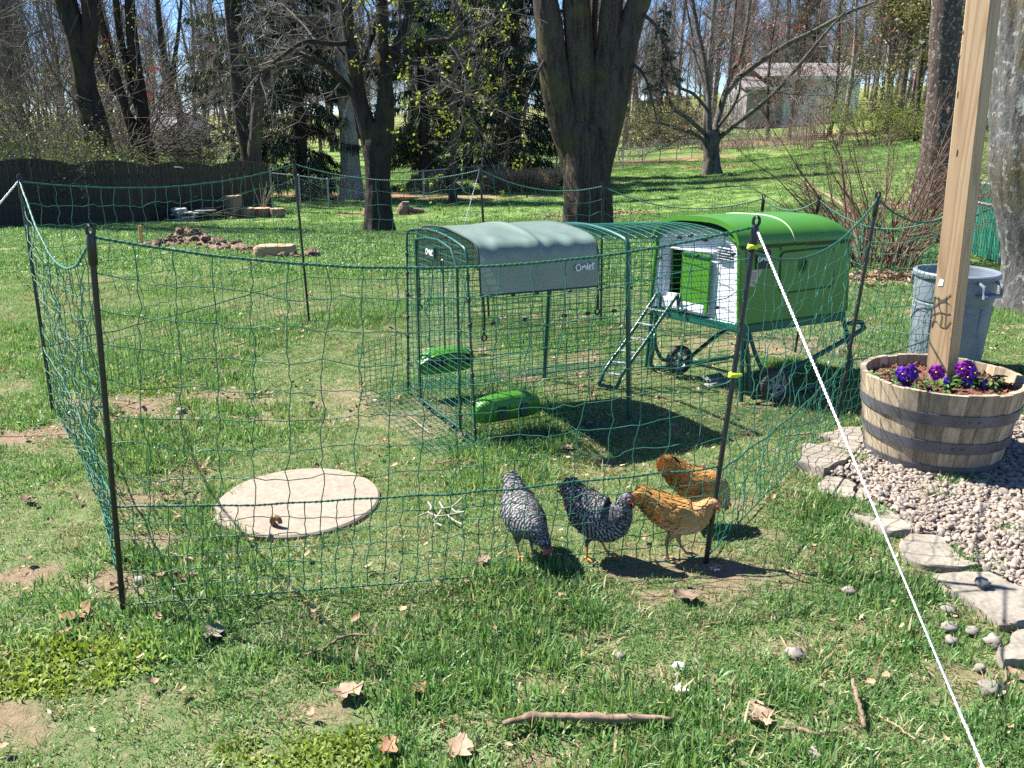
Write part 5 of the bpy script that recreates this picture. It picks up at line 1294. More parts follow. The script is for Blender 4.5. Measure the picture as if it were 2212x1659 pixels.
# --- dark maple left of it, wild crown with yellow blossom
B = BASE(819, 16.6); Y = float(B[1]); k = ppm(Y)
t2 = thing('maple_tree', 'dark twisted maple with dense wild twigs and yellow green blossom left of the middle', 'tree', B)
b = MB(); low = AT(818, 480, Y); low[2] = B[2] - .1; L2 = []
bigtrunk(b, [low] + W([(818, 440), (817, 400), (816, 350), (813, 310), (808, 265)], Y), np.array([30, 27, 25, 27, 28, 14]) * k, 44, 80, .06, 5, .3, 6, 8)
for pts_, rad in (([(812, 400), (804, 330), (792, 270), (776, 220), (768, 165), (758, 100), (750, 40), (745, -60), (735, -260, .8)], [14, 19, 19, 17, 15, 14, 13, 10, 6]),
                  ([(820, 400), (826, 330), (830, 270), (833, 210), (830, 150), (826, 100), (825, 0), (828, -150), (840, -320, -.8)], [14, 21, 21, 17, 13, 12, 11, 9, 5]),
                  ([(834, 180), (848, 120), (870, 70), (885, 20), (900, -60), (925, -200, -.5)], [9, 10, 9, 8, 7, 4]),
                  ([(842, 142), (880, 112, -.2), (921, 90, -.4), (975, 84, -.6), (1010, 72, -.8)], [5, 5, 4.6, 4, 3]),
                  ([(778, 300), (766, 230), (752, 190), (728, 165, -.4), (700, 140, -.7), (650, 118, -1.2)], [7, 6, 6, 6, 5, 4]),
                  ([(770, 190), (740, 120, .3), (690, 75, .6), (630, 40, .8), (560, 20, 1.0)], [7, 6, 5, 4.4, 3.4]),
                  ([(772, 165), (800, 90, .2), (815, 40, .3), (835, -20, .4)], [6, 5, 4.4, 4]),
                  ([(756, 92), (720, 95, -.5), (660, 90, -.9), (610, 120, -1.3), (560, 160, -1.7)], [5, 4.4, 4, 3.4, 2.6]),
                  ([(832, 100), (900, 140, -.5), (960, 170, -.9), (1010, 215, -1.2), (1040, 300, -1.4)], [5, 4.4, 4, 3.2, 2])):
    L2.append(bigtrunk(b, W(pts_, Y), np.array(rad) * k, 18, 44, .06, len(L2) * 3 + 2))
b.build('trunk', bark2, t2, sharp=None); out = []; g = np.random.default_rng(32)
for i, (c, r) in enumerate(L2): sprout(c[6:], r[6:], 0, cfg(n=[4.0 if i > 1 else 3.4, 3.4, 3.4], len=[2.0, 1.0, .55], up=[.12, .05, 0], grav=[-.02, -.03, -.05], wob=.3), out, g)
twigmesh('crown', out, t2, twigm)
ends = np.array([P[-1] for P, r, l in out if l >= 1]); er = ends[(ends[:, 0] > B[0] - .3)]
o = blossom('blossom', er[g.integers(0, len(er), 260)], t2, ygm, g, 1700, .05, .05); o['kind'] = 'stuff'
b = MB(); q = AT(1432 - 527, 245, Y - .2); q = AT(816, 125, Y - .1); b.ball(q, (.05, .03, .12), 10, 6); b.build('torn_bark', M('torn pale wood', (.45, .24, .09), (.3, .15, .05), .8, 20), t2)

# --- pale trunk behind it
def bare_tree(name, label, base, path, Y, rad, bark, tw, cf, seed, n=24, ridge=.05, flare=.2, extra=(), cat='tree', tmin=.1, grp=None, sp=True):
    t_ = thing(name, label, cat, base, grp); b = MB(); k = ppm(Y); low = W(path[:1], Y)[0]; low[2] = min(base[2] - .1, low[2]); Ls = []
    P = W(path, Y)
    if P[0][2] > base[2]: P = [low] + P; rad = [rad[0]] + list(rad)
    Ls.append(bigtrunk(b, P, np.array(rad) * k, n, 70, ridge, seed, flare))
    for pts_, rd in extra: Ls.append(bigtrunk(b, W(pts_, Y), np.array(rd) * k, max(10, n // 2), 44, ridge, seed + len(Ls)))
    b.build('trunk', bark, t_, sharp=None); g = np.random.default_rng(seed); out = []
    if sp:
        for i, (c, r) in enumerate(Ls): sprout(c, r, 0, cf, out, g, tmin if i == 0 else .15)
    if out: twigmesh('crown', out, t_, tw)
    return t_, out, Ls
BIG = cfg(n=[1.1, 1.6, 1.5], len=[3.0, 1.5, .8], rmin=.006)
bare_tree('broad_tree', 'pale grey straight trunk standing close behind the dark twisted maple', BASE(757, 29.5), [(759, 404), (758, 380), (756, 330), (752, 260), (747, 190), (742, 120), (738, 40), (735, -60)], 29.5, [24, 22, 20, 19, 18, 17, 15, 13], bark3, twigm, BIG, 41, 30, .04, .25, tmin=.55)
# --- forked trunk at the left
bare_tree('oak_tree', 'dark forked oak trunk behind the left part of the board fence', BASE(218, 27), [(226, 360), (212, 300), (200, 250), (188, 200), (180, 150), (173, 110), (160, 60), (140, 0), (118, -80)], 27, [30, 27, 25, 22, 21, 22, 20, 21, 17], bark2, twigm, cfg(n=[1.6, 1.6, 1.5], len=[3.2, 1.5, .8], rmin=.006), 42, 34, .05, .2,
          extra=[([(176, 150), (188, 105), (194, 70), (194, 30), (192, -40), (196, -160)], [16, 17, 16, 15, 14, 11]), ([(182, 62), (166, 40), (150, 8), (136, -40)], [5, 5, 5, 4])], tmin=.25)
# --- leaning stems
bare_tree('leaning_tree', 'slim leaning stems forking low behind the scalloped fence', BASE(318, 31), [(322, 350), (312, 290), (308, 240), (300, 180), (290, 120), (284, 60), (280, 0), (276, -120)], 31, [15, 13, 13, 12, 12, 11, 10, 8], bark2, twigm, BIG, 43, 18, .04, .1,
          extra=[([(312, 295), (300, 240), (285, 190), (268, 120), (256, 60), (250, 0), (244, -100)], [8, 8, 8, 7.5, 7, 7, 6]), ([(311, 300), (286, 260), (262, 215), (240, 180), (216, 130), (198, 85), (180, 40)], [7, 7, 7, 6.5, 6, 5.5, 5])], tmin=.3)
bare_tree('leaning_tree', 'single thin stem bending left beside the slim forking stems', BASE(300, 30.5), [(302, 345), (284, 280), (268, 225), (252, 170), (240, 130), (225, 70), (212, 20), (200, -60)], 30.5, [10, 9, 9, 8.5, 8, 7.5, 7, 6], bark2, twigm, BIG, 44, 14, .04, .1, tmin=.3)
bare_tree('leaning_tree', 'bent slender tree in front of the white house on the left', BASE(395, 52), [(398, 320), (392, 270), (382, 210), (366, 160), (352, 110), (345, 60), (340, 0), (336, -80)], 52, [9, 8, 7.5, 7, 6, 6, 5, 4], bark2, twigm, BIG, 45, 12, .04, .1,
          extra=[([(378, 200), (376, 140), (384, 80), (392, 0)], [5, 5, 4, 3])], tmin=.3)
g = np.random.default_rng(91)
for nm_, cnt, sel in (('leaning_tree', 900, rdm), ('leaning_tree.001', 500, ygm), ('leaning_tree.002', 350, rdm)):
    t_ = bpy.data.objects[nm_]; cr = [c_ for c_ in t_.children if c_.name.startswith('crown')][0]; vv = np.empty(len(cr.data.vertices) * 3, np.float32); cr.data.vertices.foreach_get('co', vv); vv = vv.reshape(-1, 3) + OFF[t_]
    vv = vv[(vv[:, 2] > 1.5)]; pk_ = vv[g.integers(0, len(vv), 90)]; blossom('buds', pk_, t_, sel, g, cnt, .055, .09)['kind'] = 'stuff'
# --- dead-limbed dark trees and their crossing mossy limbs
bare_tree('dark_tree', 'dark upright trunk with drooping dead twigs left of the spruces', BASE(536, 27), [(538, 345), (524, 280), (515, 220), (508, 160), (503, 100), (496, 40), (490, -40)], 27, [15, 13, 12, 11, 10, 9, 8], bark2, twigd, cfg(n=[3.2, 1.7, 1.4], len=[2.8, 1.0, .5], up=[-.1, -.1, -.1], grav=[-.06, -.05, -.05], rmin=.006), 46, 16, .05, .15, tmin=.12)
bare_tree('dark_tree', 'dark trunk forking into a mossy bent limb in front of the spruces', BASE(548, 25), [(550, 345), (553, 290), (556, 240), (562, 205), (578, 175), (600, 150), (630, 125), (670, 110)], 25, [15, 13, 12, 11, 9, 8, 7, 5], bark1, twigd, cfg(n=[2.4, 1.7, 1.4], len=[2.0, 1.0, .5], rmin=.005), 47, 16, .05, .15,
          extra=[([(552, 250), (550, 200), (566, 165), (590, 130), (612, 118), (660, 105)], [8, 8, 8, 7, 6, 5])], tmin=.3)
# --- small budding tree at the chain link fence
_, out, _ = bare_tree('young_tree', 'slender young tree with sparse yellow green buds at the chain link fence', BASE(978, 27.5), [(978, 418), (979, 370), (980, 300), (981, 220), (983, 150), (985, 80), (986, 0), (988, -70)], 27.5, [9, 7.5, 7, 6, 5, 4, 3.4, 2.4], bark1, twigm, cfg(n=[2.6, 2.2, 1.8], len=[2.0, .9, .45], up=[.05, 0, 0], rmin=.004), 48, 12, .04, .3, tmin=.3)
e_ = np.array([P[-1] for P, r, l in out if l >= 1]); g = np.random.default_rng(5); o = blossom('buds', e_[g.integers(0, len(e_), 220)], bpy.data.objects['young_tree'], ygm, g, 1300, .05, .06); o['kind'] = 'stuff'

# --- spreading bare tree on the right lawn
B = BASE(1539, 37.0); Y = 37.0; k = ppm(Y)
t7 = thing('lawn_tree', 'spreading bare tree with low lichened limbs standing alone on the right lawn', 'tree', B)
b = MB(); low = AT(1538, 358, Y); low[2] = B[2] - .15; L7 = []
bigtrunk(b, [low] + W([(1537, 340), (1536, 318), (1536, 300), (1535, 280)], Y), np.array([20, 17, 16.5, 19, 17]) * k, 34, 50, .06, 9, .45, 5, 5)
for pts_, rad in (([(1528, 310), (1505, 292, -.4), (1480, 282, -.8), (1458, 276, -1.2), (1436, 268, -1.6), (1400, 262, -2.0)], [6, 5, 4.4, 4, 3.4, 2]),
                  ([(1530, 295), (1508, 275, -.4), (1484, 255, -.7), (1462, 240, -1), (1448, 222, -1.2), (1438, 180, -1.5)], [7, 6, 5, 4.5, 4, 2.5]),
                  ([(1533, 300), (1531, 250), (1530, 200, .2), (1524, 150, .3), (1515, 100, .5), (1503, 40, .6), (1490, -40, .8)], [9, 8, 7, 6.5, 6, 5, 3]),
                  ([(1538, 300), (1552, 250, .4), (1570, 190, .8), (1586, 150, 1), (1600, 120, 1.2), (1614, 50, 1.4), (1622, -20, 1.6)], [9, 9, 8, 7, 6, 5, 4]),
                  ([(1546, 305), (1580, 275, -.5), (1620, 245, -.9), (1665, 208, -1.4), (1705, 166, -1.8), (1745, 118, -2.2), (1785, 70, -2.6), (1830, 20, -3)], [7, 6.5, 6, 5.4, 5, 4.2, 3.4, 2]),
                  ([(1570, 200, .8), (1600, 165, .4), (1650, 128, 0), (1700, 96, -.3), (1760, 66, -.6), (1830, 28, -1), (1890, 4, -1.4)], [7, 7.5, 7, 6.4, 5.6, 4.4, 3]),
                  ([(1574, 185, .8), (1578, 120, 1.0), (1584, 60, 1.2), (1590, 0, 1.4)], [5, 5, 4, 3.4]),
                  ([(1540, 290), (1556, 268, -.6), (1580, 236, -1.0), (1596, 200, -1.3), (1600, 165, -1.5)], [5, 4.6, 4, 3, 2]),
                  ([(1530, 210, .2), (1512, 160, .9), (1498, 110, 1.4), (1492, 60, 1.8), (1480, 0, 2)], [5, 4.6, 4, 3.4, 2.6]),
                  ([(1531, 240, .1), (1500, 205, -.3), (1470, 190, -.6), (1440, 172, -1), (1408, 168, -1.4)], [4.6, 4.2, 3.8, 3, 2])):
    L7.append(bigtrunk(b, W(pts_, Y), np.array(rad) * k * .78, 14, 40, .05, len(L7) * 3 + 60))
b.build('trunk', twigl, t7, sharp=None); out = []; g = np.random.default_rng(37)
for c, r in L7: sprout(c[6:], r[6:], 0, cfg(n=[2.2, 2.4, 2.6], len=[2.4, 1.3, .7], rmin=.006, up=[.15, .1, 0]), out, g)
twigmesh('crown', out, t7, twigm)
e_ = np.array([P[-1] for P, r, l in out if l >= 1]); o = blossom('blossom', e_[g.integers(0, len(e_), 260)], t7, leafmat('dull red buds', (.3, .1, .07), (.2, .05, .04), .3), g, 1500, .07, .08); o['kind'] = 'stuff'

# --- trunk right of the shrub and the lichen covered tree at the right edge
bare_tree('tall_tree', 'brown bare trunk rising behind the timber post beside the leafless shrub', BASE(2008, 17.6), [(2006, 445), (2012, 410), (2022, 350), (2028, 290), (2034, 220), (2038, 140), (2042, 60), (2045, 0), (2050, -150)], 17.6, [43, 38, 34, 32, 30, 29, 29, 28, 26], bark4, twigm, cfg(n=[1.0, 1.6, 1.5], len=[2.2, 1.1, .6]), 50, 48, .035, .18, tmin=.6)
B = G(2262, 668); Y9 = float(B[1]); k9 = ppm(Y9) * 1.03
bare_tree('lichen_tree', 'grey lichen covered trunk at the right edge of the photo', B, [(2262, 700), (2262, 640), (2264, 580), (2262, 520), (2254, 440), (2248, 360), (2250, 260), (2258, 150), (2266, 0), (2272, -200)], Y9, [108, 96, 88, 86, 92, 98, 98, 98, 96, 90], bark5, twigm, cfg(n=[.4, 1, 1], len=[1.2, .6, .4]), 51, 90, .035, .32, tmin=.7)

# ------------------------------------------------------------------ spruces
ned = leafmat('spruce needles', (.028, .05, .022), (.010, .022, .011), .15, .6, None, True); 
neg = leafmat('greener spruce needles', (.05, .075, .032), (.022, .04, .018), .25, .6)
def spruce(label, loc, h, rb, seed, nm, density=1.0, zlo=.02, dead=0.0):
    g = np.random.default_rng(seed); t_ = thing('spruce_tree', label, 'spruce', loc); b = MB(); loc = np.asarray(loc, float)
    zz = np.linspace(-.2, h, 12); b.tube(np.stack([loc[0] + .06 * np.sin(zz * .4 + seed), loc[1] + 0 * zz, loc[2] + zz], -1), np.linspace(rb * .085, .02, 12), 10); b.build('trunk', bark2, t_, sharp=None)
    out, P0, D0, L0 = [], [], [], []
    n = int(h * 15 * density)
    for i in range(n):
        z = h * (zlo + (1 - zlo) * (i + g.uniform(0, 1)) / n); f = z / h; a = g.uniform(0, 2 * PI); Lb = rb * (1 - f) ** .75 * g.uniform(.65, 1.12) * min(1, .55 + f * 3)
        m = 8; s = np.linspace(0, 1, m); rad = Lb * s; dz = -Lb * (.22 * s + .30 * s ** 2 - .24 * s ** 4) * (1.1 - .5 * f) + Lb * .12 * s
        q = np.stack([loc[0] + rad * np.cos(a) + .05 * Lb * np.sin(s * 5 + i), loc[1] + rad * np.sin(a) + .05 * Lb * np.cos(s * 4 + i), loc[2] + z + dz], -1)
        q[:, 2] = np.maximum(q[:, 2], loc[2] + .05); out.append((q, np.linspace(.012 + .006 * Lb, .004, m), 0))
        if g.uniform() < dead * (1 - f): 
            continue
        k = int(40 * Lb * density + 10); t2_ = g.uniform(.12, 1, k) ** .8; p = np.stack([np.interp(t2_, s, q[:, j]) for j in range(3)], -1)
        side = np.array((-math.sin(a), math.cos(a), 0)); fw = np.array((math.cos(a), math.sin(a), 0)); sg = g.choice([-1, 1], k)[:, None]
        lat = Lb * .28 * (1.05 - t2_)[:, None] * g.uniform(0, 1, (k, 1)); p2 = p + side * sg * lat + fw * lat * .4 + np.array((0, 0, -.12)) * lat
        for _ in range(2):
            d = nrm(side * sg * g.uniform(.1, .6, (k, 1)) + fw * g.uniform(0, .5, (k, 1)) + np.array((0, 0, -1.0)) * g.uniform(.35, 1.3, (k, 1)) + g.normal(0, .15, (k, 3)))
            P0.append(p2 + g.normal(0, .03, (k, 3))); D0.append(d); L0.append(g.uniform(.16, .42, k))
    twigmesh('branches', out, t_, twigd, (4,))['kind'] = 'stuff'
    V, F = cards(np.concatenate(P0), np.concatenate(D0), np.concatenate(L0), .030, g, .3); link('needles', mkmesh('needles', V - OFF[t_], [F]), nm, t_)['kind'] = 'stuff'
    return t_
spruce('dark drooping spruce hanging over the right half of the board fence', BASE(660, 30), 17, 3.0, 61, ned, .95)
spruce('dense dark spruce directly left of the thick central trunk', BASE(1110, 35), 18, 3.1, 62, ned, 1.0)
spruce('greener spruce with feathery branches behind the young budding tree', BASE(915, 33), 16, 2.5, 63, neg, 1.0)
spruce('tall spruce with bare drooping dead branches low on its left', BASE(545, 36), 18, 3.4, 64, neg, .8, .05, .75)
spruce('dark spruce between the greener spruce and the dense dark one', BASE(1010, 40), 17, 3.0, 65, ned, .9)
spruce('spruce reaching into the upper left corner of the photo', BASE(-95, 21), 14, 2.7, 67, neg, .4, .36, .5)
spruce('distant dark spruce against the sky above the house on the hill', BASE(1722, 84), 13.5, 3.0, 68, ned, .7)
spruce('dark evergreen in the hedge just right of the thick central trunk', BASE(1420, 62), 9, 3, 69, ned, .7)
# olive budding trees at the right
olv = leafmat('olive budding leaf', (.2, .19, .07), (.11, .105, .045), .35)
def budtree(label, loc, h, wd, seed, m_, n, size, name='budding_tree', r=.14, nb=3.4):
    g = np.random.default_rng(seed); t_ = thing(name, label, 'tree', loc); loc = np.asarray(loc, float); zz = np.linspace(-.2, h, 10)
    c = np.stack([loc[0] + .2 * np.sin(zz * .5 + seed), loc[1] + 0 * zz, loc[2] + zz], -1); rr = np.linspace(r, .03, 10); b = MB(); b.tube(c, rr, 10); b.build('trunk', bark3 if seed % 2 else bark1, t_, sharp=None)
    out = []; sprout(c, rr, 0, cfg(n=[nb, nb * .55, 1.7], len=[wd, wd * .5, wd * .25], rmin=.008, up=[.1, .05, 0]), out, g, .12); twigmesh('branches', out, t_, twigm)
    allp = np.concatenate([P[1:] for P, r_, l in out if l >= 1]); o = blossom('leaves', allp, t_, m_, g, n, size, size * 1.8); o['kind'] = 'stuff'; return t_
budtree('hazy olive tree filling the sky left of the brown bare trunk', BASE(1905, 50), 15, 3.2, 71, olv, 9000, .12)
budtree('hazy olive tree with a straight pale stem beside the yellow green bush', BASE(1976, 43), 14, 2.6, 72, olv, 7000, .11)
budtree('olive evergreen behind the timber post at the top right', BASE(2110, 40), 13, 3.0, 73, leafmat('dark olive leaf', (.085, .1, .04), (.04, .055, .022), .3), 12000, .13)
for i_, (u_, lb_) in enumerate(((1655, 'thin twiggy bare tree before the grey house wing'), (1712, 'thin twiggy bare tree before the white house, right of the grey wing'), (1790, 'thin twiggy bare tree before the right half of the white house wall'))): budtree(lb_, BASE(u_, 53), 8.5, 2.6, 78 + i_ * 2, olv, 300, .08, r=.12, nb=6.0)
budtree('thin crooked bare tree in front of the white house wall on the hill', BASE(1815, 46), 9, 2.4, 75, olv, 500, .09, r=.17)

# ------------------------------------------------------------------ shrubs
def shrub(name, label, cat, loc, h, spread, n, seed, tw, leaf=None, nl=0, size=.06, grp=None, lean=.5, r0=.012, cf=None, sub=True, br=.2):
    g = np.random.default_rng(seed); loc = np.asarray(loc, float); t_ = thing(name, label, cat, loc, grp); out = []
    for i in range(n):
        a = g.uniform(0, 2 * PI); rb = br * math.sqrt(g.uniform()); p = loc + (rb * math.cos(a), rb * math.sin(a), -.05); L = h * g.uniform(.55, 1.1); ln = g.uniform(.05, lean)
        a += g.normal(0, .4); q = [p]; d = np.array((math.cos(a) * ln, math.sin(a) * ln, 1.0)) 
        for j in range(6): d = nrm(d + g.normal(0, .13, 3) + np.array((math.cos(a), math.sin(a), 0)) * .10 * spread); q.append(q[-1] + d * L / 6)
        rr = np.linspace(r0 * g.uniform(.6, 1.2), r0 * .25, 7); out.append((np.array(q), rr, 0))
        if sub: sprout(q, rr, 1, cf or cfg(n=[0, 5.0, 3.0], t0=[0, .25, .1], len=[0, h * .35, h * .15], rmin=r0 * .18, rl=.008), out, g)
    twigmesh('stems', out, t_, tw)
    if leaf:
        ap = np.concatenate([P[1:] for P, r, l in out]); o = blossom('leaves', ap, t_, leaf, g, nl, size, size * 1.3); o['kind'] = 'stuff'
    return t_
shrub('bare_shrub', 'large leafless brown shrub of many stems behind the coop', 'shrub', G(1893, 575), 2.0, 1.1, 90, 81, barkmat('brown stem bark', (.06, .038, .028), (.19, .125, .09), 4, .4, bmp=0), None, 0, .06, None, .75, .013, cfg(n=[0, 3.2, 3.0], t0=[0, .3, .1], len=[0, .8, .34], rmin=.0028, rl=.006), True, .42)
ygl = leafmat('spring leaf', (.17, .23, .05), (.085, .125, .03), .45); dgl = leafmat('young green leaf', (.11, .16, .045), (.06, .09, .028), .45)
P_left = [(20, 20, 2.0), (95, 21.5, 1.7), (150, 24, 2.1), (215, 25, 1.5), (60, 27, 2.8), (255, 27, 1.9), (330, 28, 1.2), (455, 30, 1.2), (-40, 23, 2.6)]
LL = ['yellow green leafy shrub behind the far left end of the board fence', 'low leafy shrub second from the left behind the board fence', 'leafy shrub at the foot of the dark forked oak', 'small green shrub wrapped round the base of the dark forked oak', 'tall thin leafed sapling thicket at the left edge behind the fence', 'greenish shrub between the forked oak and the slim leaning stems', 'low green shrub under the slim forking stems', 'low shrub behind the right part of the board fence', 'dark leafy thicket cut by the left edge of the photo']
for i, (u, y_, h) in enumerate(P_left): shrub('leafy_shrub', LL[i], 'shrub', BASE(u, y_), h * 1.25, 1.0, 34, 90 + i, twigm, ygl if i % 3 else dgl, 1900, .05, 'leafy shrubs behind the board fence', .8, .016, None, True, .9)
shrub('leafy_bush', 'bright yellow green bush on the bank before the house on the hill', 'bush', BASE(1893, 44), 3.0, 1.2, 46, 111, twigm, leafmat('forsythia leaf', (.27, .32, .07), (.16, .2, .045), .5), 7000, .06, None, .9, .02, None, True, 1.0)
shrub('leafy_bush', 'smaller dull green bush right of the bright yellow green bush', 'bush', BASE(1962, 46), 2.2, 1.1, 30, 112, twigm, dgl, 3500, .10, None, .9, .02, None, True, .9)
shrub('leafy_bush', 'green brown hedge bush behind the fence left of the lawn tree', 'bush', BASE(1470, 56), 3.6, 1.1, 34, 113, twigp, leafmat('hedge leaf', (.16, .18, .06), (.10, .11, .045), .4), 3500, .11, None, .9, .03, None, True, 1.6)
BR = [(1600, 50, 'pinkish bare bramble heap behind the fence right of the lawn tree'), (1650, 49, 'pinkish bramble heap below the grey house wing'), (1700, 50, 'bramble heap under the white house wall'), (1560, 52, 'bare bramble clump directly behind the lawn tree'), (1360, 50, 'bare bramble clump right of the thick central trunk'), (1740, 47, 'tall vine covered pinkish stump of brambles left of the garden arch')]
for i, (u, y_, lb) in enumerate(BR): shrub('bramble', lb, 'brambles', BASE(u, y_), 1.7 if i < 5 else 4.0, 1.6 if i < 5 else .3, 40, 120 + i, twigp, None, 0, .06, 'bare brambles along the far lawn', 1.3 if i < 5 else .3, .016, cfg(n=[0, 2.4, 2.0], t0=[0, .2, .1], len=[0, 1.0, .5], rmin=.007, rl=.008), True, 1.3 if i < 5 else .6)
BN = [(10, 29, 5.0), (70, 30.5, 5.6), (128, 33, 6.0), (60, 36, 7.0), (-5, 35, 7.0), (120, 40, 7.0), (160, 44, 4.5), (440, 36, 3.6), (480, 38, 4.0), (1310, 54, 2.6), (1410, 58, 3.2), (1500, 60, 3.4), (1580, 60, 3.0), (1670, 54, 2.4), (860, 46, 2.4), (940, 48, 2.6), (1180, 46, 2.6), (470, 46, 2.2), (420, 50, 2.4), (350, 54, 2.4), (255, 48, 3.0), (170, 46, 3.2), (70, 42, 3.0), (-20, 40, 3.2), (1990, 50, 3.0), (2150, 46, 3.2), (2080, 52, 3.4)]
base_b = None
for i, (u, y_, h) in enumerate(BN):
    if base_b is None: base_b = shrub('bare_thicket', 'bare grey brown thicket in the undergrowth of the far wood', 'thicket', BASE(u, y_), 3.0, 1.2, 34, 140, twigm, None, 0, .09, 'bare thickets along the far wood', 1.0, .02, cfg(n=[0, 2.6, 2.2], t0=[0, .2, .1], len=[0, 1.3, .6], rmin=.009, rl=.008), True, 1.4)
    else: copy_tree(base_b, BASE(u, y_), R.uniform(0, 6.2), h / 3 * R.uniform(.9, 1.15))
# tall dry ornamental grass by the chain link fence
gd = np.random.default_rng(8)
for (u, y_, wdt, hh, nn, lb) in ((1120, 32.5, 1.35, .85, 2600, 'wide clump of dry straw coloured grass at the chain link fence'), (1188, 35.5, .8, .7, 1200, 'smaller reddish dry grass clump next to the thick central trunk')):
    B = BASE(u, y_); t_ = thing('dry_grass_clump', lb, 'dry grass', B); a = gd.uniform(0, 2 * PI, nn); r_ = wdt * np.sqrt(gd.uniform(0, 1, nn)); p = B + np.stack([r_ * np.cos(a), r_ * np.sin(a) * .6, 0 * a], -1)
    d = nrm(np.stack([np.cos(a) * r_ / wdt * .5 + gd.normal(0, .12, nn), np.sin(a) * .3 + gd.normal(0, .12, nn), np.ones(nn)], -1)); V, F = cards(p, d, hh * gd.uniform(.6, 1.2, nn), .016, gd, .3, .12)
    o = link('blades', mkmesh('blades', V - B, [F]), leafmat('straw ' + str(u), (.44, .33, .22) if u < 1150 else (.4, .26, .19), (.26, .18, .12), .3), t_); o['kind'] = 'stuff'

# ------------------------------------------------------------------ the far wood
def wood_proto(label, h, r, seed, tw):
    g = np.random.default_rng(seed); t_ = thing('woodland_tree', label, 'tree', (0, 0, 0), 'bare trees of the far wood'); zz = np.linspace(-.5, h, 12)
    c = np.stack([.35 * np.sin(zz * .22 + seed) + .02 * zz * g.normal(), .3 * np.sin(zz * .27 + seed * 2), zz], -1); rr = r * (1 - .75 * np.linspace(0, 1, 12)); b = MB(); b.tube(c, rr, 9); out = []
    if seed % 2:
        c2 = spline([c[4], c[4] + (.7, .2, 2.6), c[4] + (1.0, .3, 6.0), c[4] + (1.4, .5, 9.5)], 9); r2 = np.linspace(rr[4] * .75, .04, 9); b.tube(c2, r2, 8); sprout(c2, r2, 0, cfg(n=[1.8, 1.3, 1.2], len=[3.0, 1.6, 1.0], rmin=.011, up=[.5, .3, .2], ang=[(.3, .9), (.3, .9), (.3, .9)]), out, g)
    b.build('trunk', tw, t_, sharp=None)
    sprout(c, rr, 0, cfg(n=[3.2, 2.5, 2.0], len=[3.6, 2.0, 1.1], rmin=.009, up=[.45, .3, .2], ang=[(.35, 1.1), (.3, .9), (.3, .9)]), out, g, .14); twigmesh('crown', out, t_, tw); return t_
WL = ['slender bare grey tree in the wood behind the garden', 'slender bare grey tree in the wood behind the garden']
wbm = barkmat('far grey bark', (.075, .063, .056), (.2, .172, .152), 3, .3, bmp=0); wbp = barkmat('far pinkish bark', (.12, .09, .08), (.26, .2, .18), 3, .3, bmp=0)
WP = [wood_proto(WL[0], R.uniform(17, 22), R.uniform(.13, .24), 200 + i, wbm if i != 3 else wbp) for i in range(6)]
used = [False] * 6; gw = np.random.default_rng(77)
for i in range(120):
    u = gw.uniform(-260, 2420); y_ = gw.uniform(48, 108)
    if 1560 < u < 1880 and y_ < 74: y_ = gw.uniform(78, 108)
    if 290 < u < 420 and y_ < 80: y_ = gw.uniform(84, 108)
    if 420 < u < 1200 and gw.uniform() < .35: continue
    j = int(gw.integers(0, 6)); B = BASE(u, y_); s = gw.uniform(.8, 1.15)
    if not used[j]: WP[j].location = B; WP[j].rotation_euler[2] = gw.uniform(0, 6); used[j] = True
    else: copy_tree(WP[j], B, gw.uniform(0, 6.28), (s * gw.uniform(.8, 1.2), s * gw.uniform(.8, 1.2), s), tilt=(gw.normal(0, .03), gw.normal(0, .04)))
# trees just outside the frame on the left, whose shadows fall on the middle lawn
for (x, y_, s) in ((-15, 20.5, .8), (-17.5, 22.5, .9), (-22, 29, .9)):
    copy_tree(WP[int(gw.integers(0, 6))], (x, y_, g1(x, y_)), gw.uniform(0, 6), s)
CW_ = bpy.data.collections.new('wood kinds')
for i in range(5):
    me = bpy.data.meshes.new('far tree'); bm = bmesh.new()
    for ch in WP[i].children: bm.from_mesh(ch.data)
    bm.to_mesh(me); bm.free(); proto(CW_, 'w%d' % i, me, wbm)
n = 320; a = gw.uniform(-.72, .72, n); rr = gw.uniform(108, 190, n); x = rr * np.sin(a); y_ = rr * np.cos(a)
scatter('far_wood', np.stack([x, y_, gz(x, y_)], -1), gw.uniform(0, 6.28, n), gw.uniform(.45, .95, n), gw.integers(0, 5, n), CW_, label='grey brown mass of bare wood far behind')
# ================================================================== HOUSES AND FAR THINGS
hw = M('house white siding', (.6, .61, .65), (.54, .55, .59), .7, 3, stretch=(.1, .1, 6), bmp=.2); hg = M('house grey siding', (.30, .28, .27), (.25, .23, .22), .8, 3, stretch=(.1, .1, 6))
rf = M('rosy grey shingles', (.2, .172, .168), (.155, .135, .13), .9, 5, bmp=.3); gls = M('window glass', (.05, .06, .08), rough=.15, bmp=0); trim = M('white trim', (.75, .75, .76), bmp=0)
Yh = 63.0; Bh = BASE(1765, Yh); kh = ppm(Yh)
def hx(u): return (u - 1106) / FPX * (Yh * CP + .3)
def hz(v): return AT(1700, v, Yh)[2]
house = thing('house', 'white sided house with rosy grey roof on the hill at the right', 'house', Bh)
x0, x1 = hx(1688), hx(1846); z0, z1, zr = hz(256) - .6, hz(163), hz(128)
siding = MB()
b = MB(); b.box(((x0 + x1) / 2, Yh + 4, (z0 + z1) / 2), (x1 - x0, 8, z1 - z0)); b.build('wall', hw, house)
nS = 11
for i in range(nS):
    b = MB(); zz = hz(250) + (z1 - hz(250)) * (i + .5) / nS; b.box(((x0 + x1) / 2, Yh - .012, zz), (x1 - x0 - .02, .03, (z1 - hz(250)) / nS * .93), rot((1, 0, 0), .04)); b.build('siding_board', hw, house)
